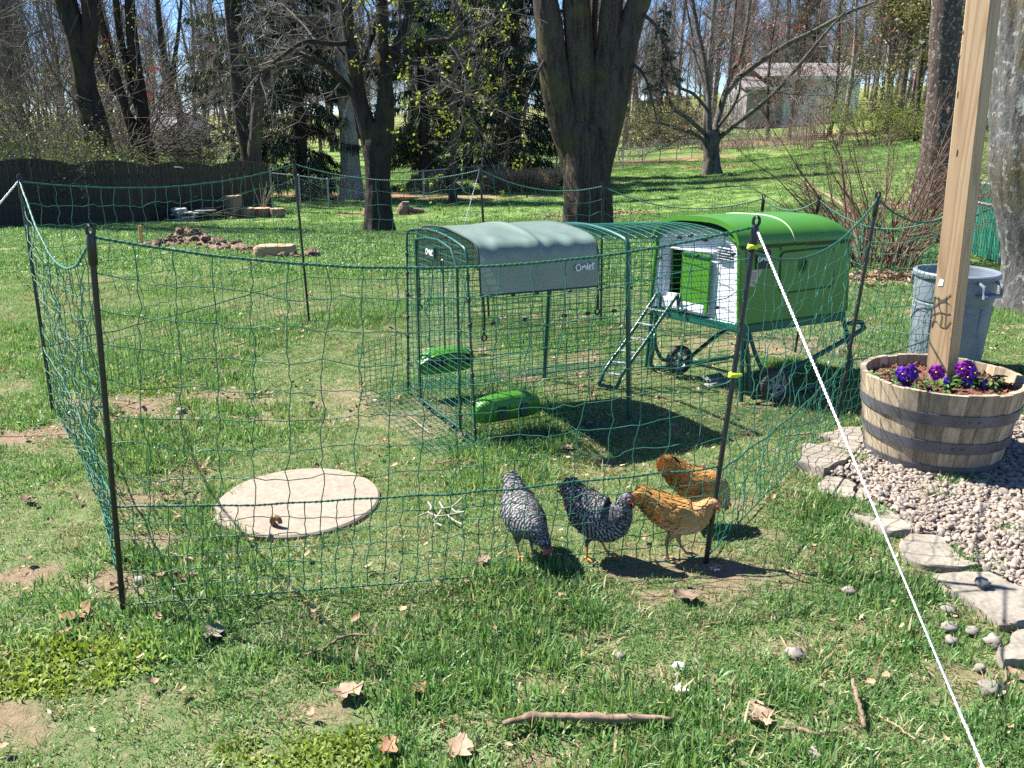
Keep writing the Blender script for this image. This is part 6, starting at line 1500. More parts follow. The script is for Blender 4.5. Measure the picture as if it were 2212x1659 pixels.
b = MB(); b.prism([(x0 - 1.6, Yh - .4, z1 - .05), (x0 - 1.6, Yh + 4.2, zr), (x0 - 1.6, Yh + 8.6, z1 - .05), (x0 - 1.6, Yh + 8.6, z1 - .22), (x0 - 1.6, Yh + 4.2, zr - .2), (x0 - 1.6, Yh - .4, z1 - .22)], (x1 - x0 + 1.9, 0, 0)); b.build('roof', rf, house)
b = MB(); b.box(((x0 + x1) / 2, Yh - .42, z1 - .16), (x1 - x0 + .3, .06, .2)); b.build('fascia', trim, house)
def win(parent, u0, u1, v0, v1, y):
    xa, xb, za, zb2 = hx(u0), hx(u1), hz(v1), hz(v0); c = ((xa + xb) / 2, y - .05, (za + zb2) / 2); b = MB()
    w_, h = xb - xa, zb2 - za
    b.box((c[0], c[1], za), (w_ + .12, .08, .08)); b.box((c[0], c[1], zb2), (w_ + .12, .08, .08)); b.box((xa, c[1], c[2]), (.08, .08, h)); b.box((xb, c[1], c[2]), (.08, .08, h)); b.box((c[0], c[1], c[2]), (w_, .05, .05))
    o = b.build('window', trim, parent); b = MB(); b.box((c[0], c[1] + .03, c[2]), (w_, .02, h)); b.build('pane', gls, o)
win(house, 1762, 1784, 228, 250, Yh)
win(house, 1704, 1722, 230, 252, Yh)
b = MB(); xa, xb = hx(1612), hx(1700); b.box(((xa + xb) / 2, Yh + 3.5, (z0 + hz(192)) / 2), (xb - xa, 6, hz(192) - z0)); b.build('wing_wall', hg, house)
b = MB(); zt_ = hz(160); ze = hz(188); b.prism([(xa - .3, Yh - .2, ze), (xa - .3, Yh + 4, zt_), (xa - .3, Yh + 4, zt_ - .2), (xa - .3, Yh - .2, ze - .2)], (xb - xa + .3, 0, 0)); b.build('wing_roof', rf, house)
b = MB(); b.box(((xa + xb) / 2, Yh - .22, ze - .1), (xb - xa + .4, .06, .16)); b.build('wing_fascia', trim, house)
win(house, 1656, 1674, 198, 216, Yh + .48)
win(house, 1640, 1690, 158, 172, Yh + 2.4) if False else None
# white house on the left
Yl = 78.0; Bl = BASE(365, Yl); kl = ppm(Yl); h2 = thing('house', 'small white house with a grey roof glimpsed between the leaning stems', 'house', Bl)
def lx(u): return (u - 1106) / FPX * (Yl * CP + .3)
def lz(v): return AT(360, v, Yl)[2]
xa, xb = lx(322), lx(402); b = MB(); b.box(((xa + xb) / 2, Yl + 3, (lz(322) + lz(278)) / 2 - .3), (xb - xa, 6, lz(278) - lz(322) + .6)); b.build('wall', hw, h2)
b = MB(); b.prism([(xa - .4, Yl - .5, lz(280)), (xa - .4, Yl + 3, lz(243)), (xa - .4, Yl + 6.5, lz(280)), (xa - .4, Yl + 6.5, lz(283)), (xa - .4, Yl + 3, lz(247)), (xa - .4, Yl - .5, lz(283))], (xb - xa + .6, 0, 0)); b.build('roof', M('pale grey shingles', (.2, .19, .2), (.16, .152, .16), .9, 4, bmp=.2), h2)
b = MB(); b.prism([(xb - .6, Yl - .55, lz(281)), (xb + 1.3, Yl - .55, lz(281)), (xb + .3, Yl - .55, lz(252))], (0, 4, 0)); b.build('gable', M('mauve grey gable', (.27, .26, .3), bmp=0), h2)
for u in (352, 372, 392):
    b = MB(); b.box((lx(u), Yl - .03, lz(296)), (.55, .06, .7)); o = b.build('window', trim, h2); b = MB(); b.box((lx(u), Yl - .06, lz(296)), (.42, .03, .56)); b.build('pane', gls, o)
# garden arch
Ya = 50.0; Ba = BASE(1765, Ya); ir = M('black iron', (.02, .022, .025), (.015, .016, .018), .5, 20, bmp=0); arch = thing('garden_arch', 'black iron garden arch with a slatted bench seat on the far lawn', 'garden arch', Ba)
def ax_(u): return (u - 1106) / FPX * (Ya * CP + .3)
za, zt_, zs = Ba[2], AT(1765, 230, Ya)[2], AT(1765, 257, Ya)[2]
for u in (1748, 1787):
    for dy in (0, .5): b = MB(); b.tube([(ax_(u), Ya + dy, za - .1), (ax_(u), Ya + dy, zt_)], .03, 6); b.build('post', ir, arch)
for dy in (0, .5): b = MB(); b.tube([(ax_(1748), Ya + dy, zt_), (ax_(1787), Ya + dy, zt_)], .03, 6); b.build('top_bar', ir, arch)
for i in range(4): b = MB(); b.box(((ax_(1748) + ax_(1787)) / 2, Ya, za + .12 + i * .11), (ax_(1787) - ax_(1748), .04, .05)); b.build('slat', ir, arch)
b = MB(); q = (ax_(1769), Ya - .08, zs - .25); b.lathe([(.09, 0), (.13, .2), (.13, .23)], q, 14, cap0=True); props(b.build('flower_pot', ir, None, q), 'dark flower pot hung on the garden arch', 'pot')

# ================================================================== LOGS, SLATES, EARTH, STAKE
logm = barkmat('log bark', (.10, .055, .04), (.27, .18, .14), 7, .25, bmp=.8); endm = M('sawn log end', (.42, .28, .18), (.30, .19, .12), .8, 26, bmp=.1)
def stump(lab, u0, u1, vt, vb, seed, tiltx=0.0):
    B = G((u0 + u1) / 2, vb); k = (B[1] * CP + 1.55 * SP) / FPX; r = (u1 - u0) / 2 * k; h = (vb - vt) * k * 1.02; B = B + (0, r, 0); B[2] = g1(B[0], B[1])
    t_ = thing('log_stump', lab, 'stump', B, 'sawn log stumps along the board fence'); n = 28; an = np.arange(n) * 2 * PI / n; z = np.linspace(-.05, h, 10)
    k_ = 1 + .09 * (fbm(np.cos(an)[None] * 2.2 + seed, np.sin(an)[None] * 2.2, z[:, None] * 1.5, 3) - .5) * 2
    P = np.stack([B[0] + r * k_ * np.cos(an), B[1] + r * k_ * np.sin(an), B[2] + z[:, None] + 0 * an], -1); b = MB(); b.grid(P, wrap=True); b.build('bark', logm, t_, sharp=60)
    b = MB(); b.prism(np.concatenate([P[-1][:, :2], np.full((n, 1), B[2] + h)], 1) * 1.0, (0, 0, .004)); b.build('sawn_top', endm, t_); return t_
stump('tallest log stump standing in front of the board fence', 481, 519, 425, 472, 1)
stump('low dark stump in front of the stacked slates', 423, 458, 451, 473, 2)
stump('low log stump directly right of the tallest stump', 515, 545, 451, 472, 3)
stump('wide low log stump second from the right end of the row', 542, 581, 451, 471, 4)
stump('short log stump at the right end of the row, lit on its left', 580, 612, 452, 471, 5)
B = G(565, 470); b = MB(); g = np.random.default_rng(4); L = []
for i in range(12): a = g.uniform(-.5, .5); L.append((spline([B + (0, .2, .15), B + (a * .3, .2, .4), B + (a * .7, .25, .62 + g.uniform(0, .3))], 6), np.linspace(.008, .004, 6)))
t_ = thing('sapling', 'pale leafless sprouts growing up behind the log stumps', 'sapling', B); twigmesh('stems', [(p_, r_, 3) for p_, r_ in L], t_, M('pale yellow stem', (.4, .36, .2), bmp=0))
slm = M('grey slate', (.30, .30, .31), (.16, .165, .17), .6, 8, bmp=.5, bd=.01, rnd=.35)
B0 = G(405, 480); g = np.random.default_rng(11); z = .03
SLB = ['slate slab on the ground at the bottom of the stack', 'dark slate slab low in the stack by the board fence', 'slate slab in the middle of the stack', 'broken slate slab jutting left from the stack', 'slate slab below the top pale slab', 'pale rounded slate lying on top of the stack', 'long flat slate reaching right over the low dark stump', 'thin slate under the long flat slate']
for i, (u, v, wd, dp, th) in enumerate(((402, 476, .62, .4, .04), (398, 472, .55, .4, .04), (404, 467, .6, .4, .035), (386, 463, .42, .36, .04), (398, 459, .55, .38, .045), (388, 453, .40, .34, .075), (443, 455, .62, .36, .035), (430, 460, .5, .36, .03))):
    q = AT(u, v, B0[1] + .25); n = 14; an = np.sort(g.uniform(0, 2 * PI, n)); rr = g.uniform(.8, 1.1, n); b = MB(); Rr = rotz(g.uniform(-.2, .2)) @ rot((1, 0, 0), g.uniform(-.06, .06)) @ rot((0, 1, 0), g.uniform(-.05, .05))
    P = np.stack([wd / 2 * rr * np.cos(an), dp / 2 * rr * np.sin(an), 0 * an], -1); rings = [P * .92, P * 1.0 + (0, 0, th * .3), P * .99 + (0, 0, th * .75), P * .9 + (0, 0, th)]; b.grid(np.array([r_ @ Rr.T + q - (0, 0, th / 2) for r_ in rings]), wrap=True)
    b.F.setdefault(n, []).append(np.array([list(range(3 * n, 4 * n))])); b.F[n].append(np.array([list(range(n))])); props(b.build('slate_slab', slm, None, q, sharp=30), SLB[i], 'slate', 'stacked slates by the board fence')
# brush pile
B = G(300, 478); g = np.random.default_rng(12); L = []
for i in range(260):
    a = g.normal(0, .35) + (PI if g.uniform() < .5 else 0); p = B + (g.normal(0, .75), g.uniform(.1, .9), abs(g.normal(0, .16))); l = g.uniform(.4, 1.3); q = p + (l * math.cos(a), l * .4 * math.sin(a), g.normal(0, .12)); q[2] = max(q[2], B[2] + .02); L.append((spline([p, (p + q) / 2 + g.normal(0, .05, 3), q], 5), np.linspace(.014, .005, 5), 3))
t_ = thing('brush_pile', 'dark pile of dead branches in the shade of the board fence', 'brush pile', B); twigmesh('branches', L, t_, twigd); 
# earth heap with clods
erm = M('dug brown earth', (.25, .165, .10), (.11, .07, .042), .95, 14, bmp=.9, bd=.03, rnd=.35, detail=8)
HP = [(340, 526, .2, .10), (372, 520, .25, .15), (402, 514, .3, .23), (430, 515, .27, .2), (455, 522, .25, .15), (485, 528, .28, .13), (515, 534, .28, .12), (545, 538, .22, .10), (585, 543, .2, .1), (612, 547, .16, .1), (666, 546, .11, .09)]
B = G(430, 535); heap = thing('earth_heap', 'ridge of freshly dug brown clods on the far lawn by the wooden stake', 'earth heap', B); b = MB(); g = np.random.default_rng(14); P = []
HQ = [(G(u, v + 9), rx, h) for u, v, rx, h in HP]
xs_h = np.linspace(min(q[0][0] for q in HQ) - .3, max(q[0][0] for q in HQ) + .3, 110); yh = np.linspace(min(q[0][1] for q in HQ) - .4, max(q[0][1] for q in HQ) + .5, 46); Xh, Yh_ = np.meshgrid(xs_h, yh); Zh = np.zeros_like(Xh) - .05
for q, rx, h in HQ: Zh = np.maximum(Zh, h * np.exp(-(((Xh - q[0]) / rx) ** 2 + ((Yh_ - q[1] - .05) / (rx * .75)) ** 2)) - .03)
Zh = Zh + (Zh > .0) * (.10 * (fbm(Xh * 9, Yh_ * 9, 0, 4) - .5)) * np.clip(Zh / .06, 0, 1); b.grid(np.stack([Xh, Yh_, Zh + gz(Xh, Yh_)], -1)); b.build('mound', erm, heap, sharp=None)
def clod(c, r, seed, flat=.75): 
    g_ = np.random.default_rng(seed); th = np.linspace(.02, PI - .02, 7); an = np.arange(9) * 2 * PI / 9; D = np.stack([np.sin(th)[:, None] * np.cos(an), np.sin(th)[:, None] * np.sin(an), np.repeat(np.cos(th)[:, None], 9, 1)], -1)
    k_ = .35 + 1.2 * fbm(D[..., 0] * 2.3 + seed, D[..., 1] * 2.3, D[..., 2] * 2.3, 3); return D * k_[..., None] * np.array((r, r, r * flat)) + c
cl = [MB() for _ in range(3)]
for i in range(300):
    q, rx, h = HQ[int(g.integers(0, len(HQ)))]; x, y_ = q[0] + g.normal(0, rx * .6), q[1] + g.normal(0, rx * .45); zz = max([h_ * math.exp(-(((x - a[0]) / r_) ** 2 + ((y_ - a[1] - .05) / (r_ * .75)) ** 2)) for a, r_, h_ in HQ]) - .03
    cl[0].grid(clod((x, y_, g1(x, y_) + max(0, zz) + .012), float(g.choice([.015, .022, .032, .045, .07], p=[.32, .3, .2, .13, .05])), i), wrap=True)
cl[0].build('clods', erm, heap, sharp=50)['kind'] = 'stuff'
tan = M('tan sandstone', (.38, .26, .145), (.29, .19, .1), .9, 9, bmp=.6, bd=.02)
q = G(590, 556); b = MB(); b.grid(clod(q + (.02, .12, .06), .0, 1), wrap=True); b = MB(); k = (q[1] * CP + .46) / FPX
n = 16; an = np.arange(n) * 2 * PI / n; pr = np.stack([np.sign(np.cos(an)) * np.abs(np.cos(an)) ** .5 * 44 * k, np.sign(np.sin(an)) * np.abs(np.sin(an)) ** .5 * .15, 0 * an], -1)
rings = []
for f, z_ in ((1.0, -.03), (1.03, .05), (.98, .11), (.9, .135), (.5, .14), (.05, .14)): rings.append(pr * f * (1 + .14 * (fbm(pr[:, 0] * 9 * f, pr[:, 1] * 9, z_ * 9) - .5)[:, None] * 2) + q + (0, .14, z_))
b.grid(np.array(rings), wrap=True); props(b.build('sandstone_block', tan, None, q, sharp=40), 'tan sandstone block at the right end of the earth heap', 'rock')
q = G(660, 548)
yw = M('raw yellow wood', (.62, .36, .12), (.5, .28, .09), .7, 12, stretch=(1, 1, .1)); q = G(306, 528); tp = AT(304, 487, q[1]); st = thing('wooden_stake', 'yellow wooden stake driven in beside the earth heap', 'stake', q)
zd2 = nrm(tp - q); b = MB(); b.box((q + tp) / 2 + zd2 * -.05, (.045, .04, np.linalg.norm(tp - q) + .1), b=.003); b.build('stake', yw, st); b = MB(); b.box(tp - zd2 * .09, (.049, .044, .012)); b.build('stake_notch', M('notch shadow wood', (.4, .22, .07)), st)
# cut wood at the foot of the dark maple
def lump(name, lab, cat, u, v, rx, ry, rz_, m_, seed, lift=.6):
    q = G(u, v); b = MB(); b.grid(clod(q + (0, ry, rz_ * lift), 1.0, seed) * 1.0, wrap=True); V = b.V[0]; c = q + (0, ry, rz_ * lift); b.V[0] = c + (V - c) * np.array((rx, ry, rz_ / .75)); return props(b.build(name, m_, None, q, sharp=50), lab, cat)
lump('cut_log', 'orange brown cut log chunk left of the dark twisted maple', 'log', 801, 466, .30, .2, .14, M('orange cut wood', (.38, .2, .1), (.22, .11, .06), .85, 12, bmp=.5), 3)
lump('cut_log', 'brown split log right of the dark twisted maple', 'log', 868, 465, .15, .14, .2, logm, 5)
stump('dark tree stub standing right of the dark twisted maple', 868, 884, 437, 462, 6)
q = G(895, 462); b = MB(); b.tube([q + (-.22, .1, .1), q + (.26, .15, .05)], [.08, .07], 14); props(b.build('cut_log', logm, None, q, sharp=50), 'short log lying right of the tree stub', 'log')
q = G(786, 467); b = MB(); b.box(q + (0, 0, .03), (.12, .06, .05), rotz(.4), b=.01); props(b.build('red_scrap', M('orange red plastic', (.7, .12, .05)), None, q), 'tiny orange red scrap at the foot of the dark twisted maple', 'scrap')

# ================================================================== STICKS, LEAVES AND STONES NEAR THE CAMERA
stk = barkmat('grey brown stick', (.1, .065, .042), (.27, .195, .135), 14, .6, bmp=.5, bd=.004); stl = M('straw coloured twig', (.34, .24, .135), (.2, .135, .08), .8, 30)
def stick(lab, pts_, r, m_, lift=.018, side=None):
    P = [G(u, v) + (0, 0, lift + (l[0] if l else 0)) for u, v, *l in pts_]; c = spline(P, 26); g_ = np.random.default_rng(len(OFF)); rr = np.interp(np.linspace(0, 1, 26), np.linspace(0, 1, len(r)), r) * (1 + .12 * g_.normal(0, 1, 26)); c = c + g_.normal(0, .0016, c.shape); b = MB(); b.tube(c, rr, 9)
    if side: b.tube(spline([G(u, v) + (0, 0, lift + (l[0] if l else 0)) for u, v, *l in side], 8), np.linspace(r[0] * .6, r[0] * .25, 8), 6)
    o = b.build('stick', m_, None, P[0], sharp=None); return props(o, lab, 'stick')
stick('long thick grey brown stick lying on the near lawn', [(1088, 1583), (1130, 1572), (1180, 1568), (1240, 1570), (1300, 1571), (1380, 1572), (1452, 1573)], [.007, .0105, .0105, .010, .0105, .0095, .006], stk, .03)
stick('thin crooked twig right of the long thick stick', [(1680, 1588), (1730, 1592), (1760, 1600), (1820, 1594)], [.004, .006, .005, .003], stk, .022)
stick('short upright leaning stick near the white rope', [(1838, 1498, .03), (1848, 1530, .02), (1858, 1560, .01), (1866, 1582)], [.004, .0065, .0065, .006], stk, .016)
stick('dark thin twig half hidden in grass left of the photo middle', [(660, 1430), (700, 1412), (730, 1395), (765, 1384), (830, 1386)], [.0035, .0045, .0045, .003, .002], stk, .02)
stick('pale straw twig left of the round slab', [(370, 1205), (400, 1215), (432, 1223)], [.004, .005, .003], stl, .02)
stick('reddish twig on bare ground right of the corner rod', [(1690, 1237), (1720, 1248), (1745, 1256)], [.004, .004, .0025], stl, .016)
stick('pale twig inside the far part of the net', [(935, 1012), (985, 1003), (1010, 998)], [.003, .003, .002], stl, .02)
stick('straw twig in the grass in front of the run', [(930, 945), (905, 925), (880, 905)], [.003, .004, .002], stl, .022)
stick('thin pale twig near the lower right corner', [(1890, 1560), (1930, 1580), (1975, 1612)], [.002, .003, .0015], stl, .02)
stick('brown twig by the flagstones under the net', [(1690, 951), (1750, 945), (1790, 950)], [.004, .005, .003], stk, .02)
stick('grey dead branch lying behind the coop towards the leafless shrub', [(1733, 425, .35), (1790, 450, .25), (1840, 470, .1)], [.02, .03, .035], stk, .0)
# dead leaves, each with lobes
lfm = M('dead oak leaf', (.24, .125, .06), (.15, .075, .038), .7, 30, rnd=.4, bmp=.3); lfp = M('pale dead leaf', (.28, .2, .135), (.18, .12, .08), .75, 30, rnd=.3, bmp=.3)
def deadleaf(lab, u, v, s, m_, seed, curl=.6):
    g_ = np.random.default_rng(seed); q = G(u, v); a0 = g_.uniform(0, 6.28); m, n = 9, 5; t_ = np.linspace(0, 1, m); wv = s * .34 * (np.sin(np.clip(t_ * .95 + .03, 0, 1) * PI) ** .6) * (1 + .35 * np.sin(t_ * 19 + seed)); P = np.zeros((m, n, 3)); y_ = np.linspace(-1, 1, n)
    P[..., 0] = ((t_ - .5) * s)[:, None]; P[..., 1] = wv[:, None] * y_; P[..., 2] = .012 + s * curl * (.55 * ((t_ - .5) ** 2)[:, None] * 2 + .35 * np.abs(y_) * np.sin(t_ * 5 + seed)[:, None] ** 2 * .6); P += g_.normal(0, s * .02, P.shape); P[..., 2] += .004
    P = P @ rotz(a0).T; b = MB(); b.grid(P + q); c_ = P[:, 2]; b.tube(np.concatenate([c_ + q + (0, 0, .001)]), .0012, 5); return props(b.build('dead_leaf', m_, None, q, sharp=None, recalc=False), lab, 'leaf', 'dead leaves on the near lawn')
for i, (lab, u, v, s, m_) in enumerate((('curled brown leaf in grass left of the near left rod', 165, 1340, .10, lfm), ('brown leaf on the bare patch right of the hens', 1480, 1297, .09, lfp), ('ragged brown leaf between the long stick and the thin crooked twig', 1640, 1562, .10, lfp), ('pale curled leaf left under the long stick', 992, 1632, .09, lfp), ('tan leaf and bark near the middle bottom', 752, 1505, .09, lfp),
        ('small tan leaf low in the near lawn, left of the long stick', 840, 1628, .07, lfm), ('brown leaf in front of the net left of the barred hen', 400, 1316 - 60, .07, lfm), ('tan leaf lying between the hens and the round slab', 1040, 1222, .07, lfp), ('brown leaf below the middle of the front net', 905, 1500, .06, lfm), ('grey brown leaf flat on the lawn left of centre', 460, 1380, .09, M('grey leaf', (.2, .17, .14), (.11, .09, .08), .8, 30)),
        ('brown leaf by the thin crooked twig', 1560, 1560 + 55, .07, lfm), ('pale leaf beneath the feeder', 1225, 975, .07, lfp), ('reddish leaf inside the run by the ladder', 1250, 842, .07, lfm), ('tan leaf beside the drinker', 1035, 765, .10, lfp), ('brown leaf at the far left edge of the lawn', 60, 1085, .06, lfm))): deadleaf(lab, u, v, s, m_, 300 + i)
stn = M('loose pebble grey', (.25, .225, .19), (.15, .135, .115), .8, 30, bmp=.2, rnd=.2); dks = M('dark pebble', (.17, .17, .17), (.09, .09, .09), .7, 40)
def rock(lab, u, v, r, m_, seed, z=.0, fl=.6):
    q = G(u, v) + (0, 0, z); b = MB(); b.grid(clod(q + (0, r * .5, r * fl * .35), r * .82, seed, fl), wrap=True); return props(b.build('stone', m_, None, q, sharp=None), lab, 'stone')
rock('dark pebble lying on the broad sunlit flagstone', 2125, 1286, .034, dks, 401, .03)
for i, (lab, u, v, r) in enumerate((('round pale stone left of the white rope by the net shadow', 1838, 1284, .028), ('pale long stone in the near lawn left of the white rope', 1720, 1424, .036), ('tan stone right of the rope above the two paired stones', 2052, 1325, .03), ('larger of the paired pale stones by the last flagstone', 2055, 1366, .032), ('smaller of the paired pale stones by the last flagstone', 2058, 1392, .026), ('flat whitish stone at the lower right beside the rope', 2150, 1505, .045), ('stone at the edge of the last flagstone', 2105, 1372, .026), ('brown stone at the corner of the broad sunlit flagstone', 2152, 1398, .036), ('pale stone in grass near the bottom right', 1768, 1645, .03), ('small white stone in the grass below the corner rod', 1340, 1395 + 30, .02), ('pale stone in bare earth inside the net', 388, 893, .035), ('white stone at the lower right near the rope', 2120, 1450, .022), ('tan clod on bare soil left inside the net', 300, 1262, .03))): rock(lab, u, v, r, stn, 410 + i)
wht = M('white droppings', (.6, .58, .56), (.42, .4, .38), .8, 60)
for i, (u, v) in enumerate(((1466, 1445), (1465, 1495))):
    q = G(u, v); b = MB(); 
    for j in range(6): b.ball(q + (R.uniform(-.02, .02), R.uniform(-.015, .015), .012), (.012, .009, .006), 8, 4)
    props(b.build('chalk_crumb', wht, None, q), ['white chalky crumbs on the near lawn, farther spot', 'white chalky crumbs on the near lawn, nearer spot'][i], 'crumbs')
# pale branching plastic piece
b = MB(); wp = M('dirty white plastic', (.36, .325, .27), (.26, .23, .18), .6, 30)
for L in ([(905, 1130), (925, 1122), (945, 1130), (968, 1127), (1004, 1120)], [(925, 1122), (932, 1110), (925, 1098)], [(945, 1130), (958, 1112), (975, 1110), (998, 1090)], [(958, 1112), (950, 1098)], [(968, 1127), (980, 1138), (1000, 1148)], [(945, 1130), (938, 1140), (955, 1150)], [(975, 1110), (985, 1120), (1004, 1120)]): b.tube(spline([G(u, v) + (0, 0, .028) for u, v in L], 10), .0038, 7)
props(b.build('branching_toy', wp, None, G(955, 1125)), 'dirty white branching plastic piece lying in the grass left of the hens', 'plastic piece')

# ================================================================== HENS
def hen(lab, foot, head, spine, kind, legs, seed, sc4=(1, 1, 1, 1), scale=.78):
    """spine: (forward, up, half width, half height) from tail tip to the beak root"""
    g_ = np.random.default_rng(seed); t_ = thing('hen', lab, 'hen', foot, 'hens behind the front net'); hx_ = nrm(np.array((head[0], head[1], 0))); hy = np.array((-hx_[1], hx_[0], 0))
    S = spline(np.array(spine, float) * np.array(list(sc4) + [1] * (len(spine[0]) - 4)), 64); leg_up = sc4[1]; n = 26; th = np.arange(n) * 2 * PI / n
    C = S[:, 0:1] * hx_ + S[:, 1:2] * zv + (S[:, 4:5] * hy if S.shape[1] > 4 else 0); T = nrm(np.gradient(C, axis=0)); side = nrm(np.cross(zv, T)); side = np.where(np.isnan(side), hy, side)
    for i in range(len(side)):
        if np.dot(side[i], hy) < 0: side[i] = -side[i]
    upv = nrm(np.cross(T, side)); upv = np.where((upv @ zv)[:, None] < -.95, -upv, upv)
    cs, sn = np.cos(th), np.sin(th); sq = np.sign(sn) * np.abs(sn) ** .9
    P = C[:, None] + cs[None, :, None] * side[:, None] * S[:, 2][:, None, None] + sq[None, :, None] * upv[:, None] * S[:, 3][:, None, None] + foot
    m_body, m_fea, m_leg = kind; b = MB(); b.grid(P, wrap=True); b.F.setdefault(n, []).append(np.array([list(range(n))])); b.F[n].append(np.array([list(range(63 * n, 64 * n))])); b.build('body', m_body, t_, sharp=None)
    # plumage: overlapping rounded feathers lying towards the tail
    Nf = np.cross(np.gradient(P, axis=1), np.gradient(P, axis=0)); ctr = C[:, None] + foot; Nf = nrm(np.where(np.sum(Nf * (P - ctr), -1, keepdims=True) < 0, -Nf, Nf))
    V, F, U, A = [], [], [], []; base = 0
    for i in range(1, 58):
        f = i / 63; girth = 2 * PI * math.sqrt((S[i, 2] ** 2 + S[i, 3] ** 2) / 2); dens = int(girth / (.0095 if f > .72 else .0125)) + 3
        for j in range(dens):
            a = (j + g_.uniform(0, 1)) / dens * n; ja = int(a) % n; p = P[i, ja] * (1 - a % 1) + P[i, (ja + 1) % n] * (a % 1); nn_ = Nf[i, ja]; d = -T[i] + nn_ * g_.uniform(.03, .13) + side[i] * g_.normal(0, .18) - zv * (.16 if f < .7 else 0); d = nrm(d); s_ = nrm(np.cross(d, nn_))
            wing = (.28 < f < .70) and abs(cs[ja]) > .55 and -.5 < sn[ja] < .75
            Ln = scale * ((.016 if f > .76 else .030) if not wing else .046) * g_.uniform(.8, 1.2); wd = Ln * (.30 if not wing else .22)
            if f < .1: Ln = scale * .055 * g_.uniform(.8, 1.2); wd = Ln * .17
            p = p + nn_ * .001; up2 = np.cross(s_, d)
            V += [p - s_ * wd * .6, p + s_ * wd * .6, p + d * Ln * .55 - s_ * wd, p + d * Ln * .55 + up2 * .002 * 0, p + d * Ln * .55 + s_ * wd, p + d * Ln * .88 - s_ * wd * .62, p + d * Ln * .88 + s_ * wd * .62, p + d * Ln - nn_ * .0015]
            F += [(base, base + 1, base + 4, base + 3), (base, base + 3, base + 2, base + 2)]; r_ = g_.uniform(0, 1); ux_ = g_.uniform(0, 1)
            U += [(ux_, 0), (ux_, 0), (ux_, Ln * .55 / .03), (ux_, Ln * .55 / .03), (ux_, Ln * .55 / .03), (ux_, Ln * .88 / .03), (ux_, Ln * .88 / .03), (ux_, Ln / .03)]; A += [r_] * 8; F.pop(); F.append((base + 2, base + 3, base, base)); F.pop(); base += 8
    nfe = base // 8; i8 = np.arange(nfe)[:, None] * 8
    F3 = np.concatenate([i8 + np.array([[0, 3, 2]]), i8 + np.array([[0, 1, 3]]), i8 + np.array([[1, 4, 3]]), i8 + np.array([[5, 6, 7]]), i8 + np.array([[2, 3, 5]]), i8 + np.array([[3, 6, 5]]), i8 + np.array([[3, 4, 6]])])
    me = mkmesh('plumage', np.array(V) - OFF[t_], [F3], True, None, False, {'rv': A}, np.array(U)); o = link('plumage', me, m_fea, t_); o['kind'] = 'stuff'
    # head furniture
    hc = C[-5] + foot; hd = nrm(C[-1] - C[-8]); hs = nrm(np.cross(hd, zv)) if abs(hd[2]) < .9 else hy; hu = np.cross(hs, hd); hu = hu if hu[2] >= 0 or abs(hd[2]) > .8 else -hu
    if abs(hd[2]) > .8: hu = hx_
    tip = C[-1] + foot
    b = MB(); b.tube([tip - hd * .004, tip + hd * .009 * scale, tip + hd * .019 * scale - hu * .004], [.0068 * scale, .0048 * scale, .0006], 8); b.build('beak', M('horn beak', (.45, .27, .10), (.3, .17, .06), .4, 40, bmp=0) if 'horn beak' not in bpy.data.materials else bpy.data.materials['horn beak'], t_)
    rd = bpy.data.materials.get('red comb') or M('red comb', (.55, .10, .07), (.4, .06, .04), .5, 60, bmp=.2)
    b = MB(); r0 = S[-6, 3]
    pr = [(-.012, 0), (-.012, .007), (-.008, .010), (-.006, .006), (-.001, .012), (.002, .007), (.006, .011), (.009, .006), (.014, .006), (.014, 0)]
    b.prism([hc + hd * (x * scale + .006) + hu * (r0 * .85 + z_ * scale) - hs * .0015 for x, z_ in pr], hs * .003); b.build('comb', rd, t_)
    for sg in (1, -1):
        b = MB(); b.ball(hc + hd * .008 + hs * sg * S[-5, 2] * .93 - hu * .001, (.010, .0055, .010), 10, 6, np.stack([hd, hs, hu], 1)); b.build('face_skin', rd, t_)
        b = MB(); b.ball(hc + hd * .009 + hs * sg * (S[-5, 2] * .93 + .0042) + hu * .002, (.0036, .0028, .0036), 10, 6); b.build('eye', bpy.data.materials.get('hen eye') or M('hen eye', (.02, .012, .008), rough=.1, bmp=0), t_)
        b = MB(); b.ball(hc + hd * .014 + hs * sg * .004 - hu * (r0 + .003), (.004, .0025, .007), 8, 5, np.stack([hd, hs, hu], 1)); b.build('wattle', rd, t_)
    # legs: feathered thigh, scaly shank, four toes
    for (kf, kz, ks, fx, fy) in legs:
        kn_ = foot + hx_ * kf * scale + zv * kz * leg_up + hy * ks * scale; ft = foot + hx_ * fx * .8 + hy * fy * .8; ft[2] = float(gfine(ft[0], ft[1])) + .010; hk = ft * .48 + kn_ * .52 - hx_ * .016 * scale
        b = MB(); b.tube(spline([kn_ + zv * .03, kn_, hk + zv * .016, hk], 10), np.array([.031, .034, .031, .026, .022, .018, .014, .012, .0095, .008]) * scale, 12); b.build('thigh', m_body, t_, sharp=None)
        b = MB(); b.tube(spline([hk + zv * .01, hk, ft * .6 + hk * .4, ft + zv * .006], 10), np.array([.0085, .0082, .0066, .0062, .006, .0058, .006, .0062, .0066, .007]) * scale, 9)
        for a, l in ((-.55, .040), (0.0, .050), (.55, .040), (2.8, .020)):
            dd = hx_ * math.cos(a) + hy * math.sin(a); b.tube(spline([ft + zv * .005, ft + dd * l * .5 * scale + zv * .008, ft + dd * l * scale + zv * .001], 7), np.array([.0056, .0052, .005, .0046, .0046, .0038, .0022]) * scale, 7)
            b.tube([ft + dd * l * scale + zv * .001, ft + dd * (l + .007) * scale - zv * .003], [.0024 * scale, .0005], 6)
        b.build('leg', m_leg, t_, sharp=None)
    return t_
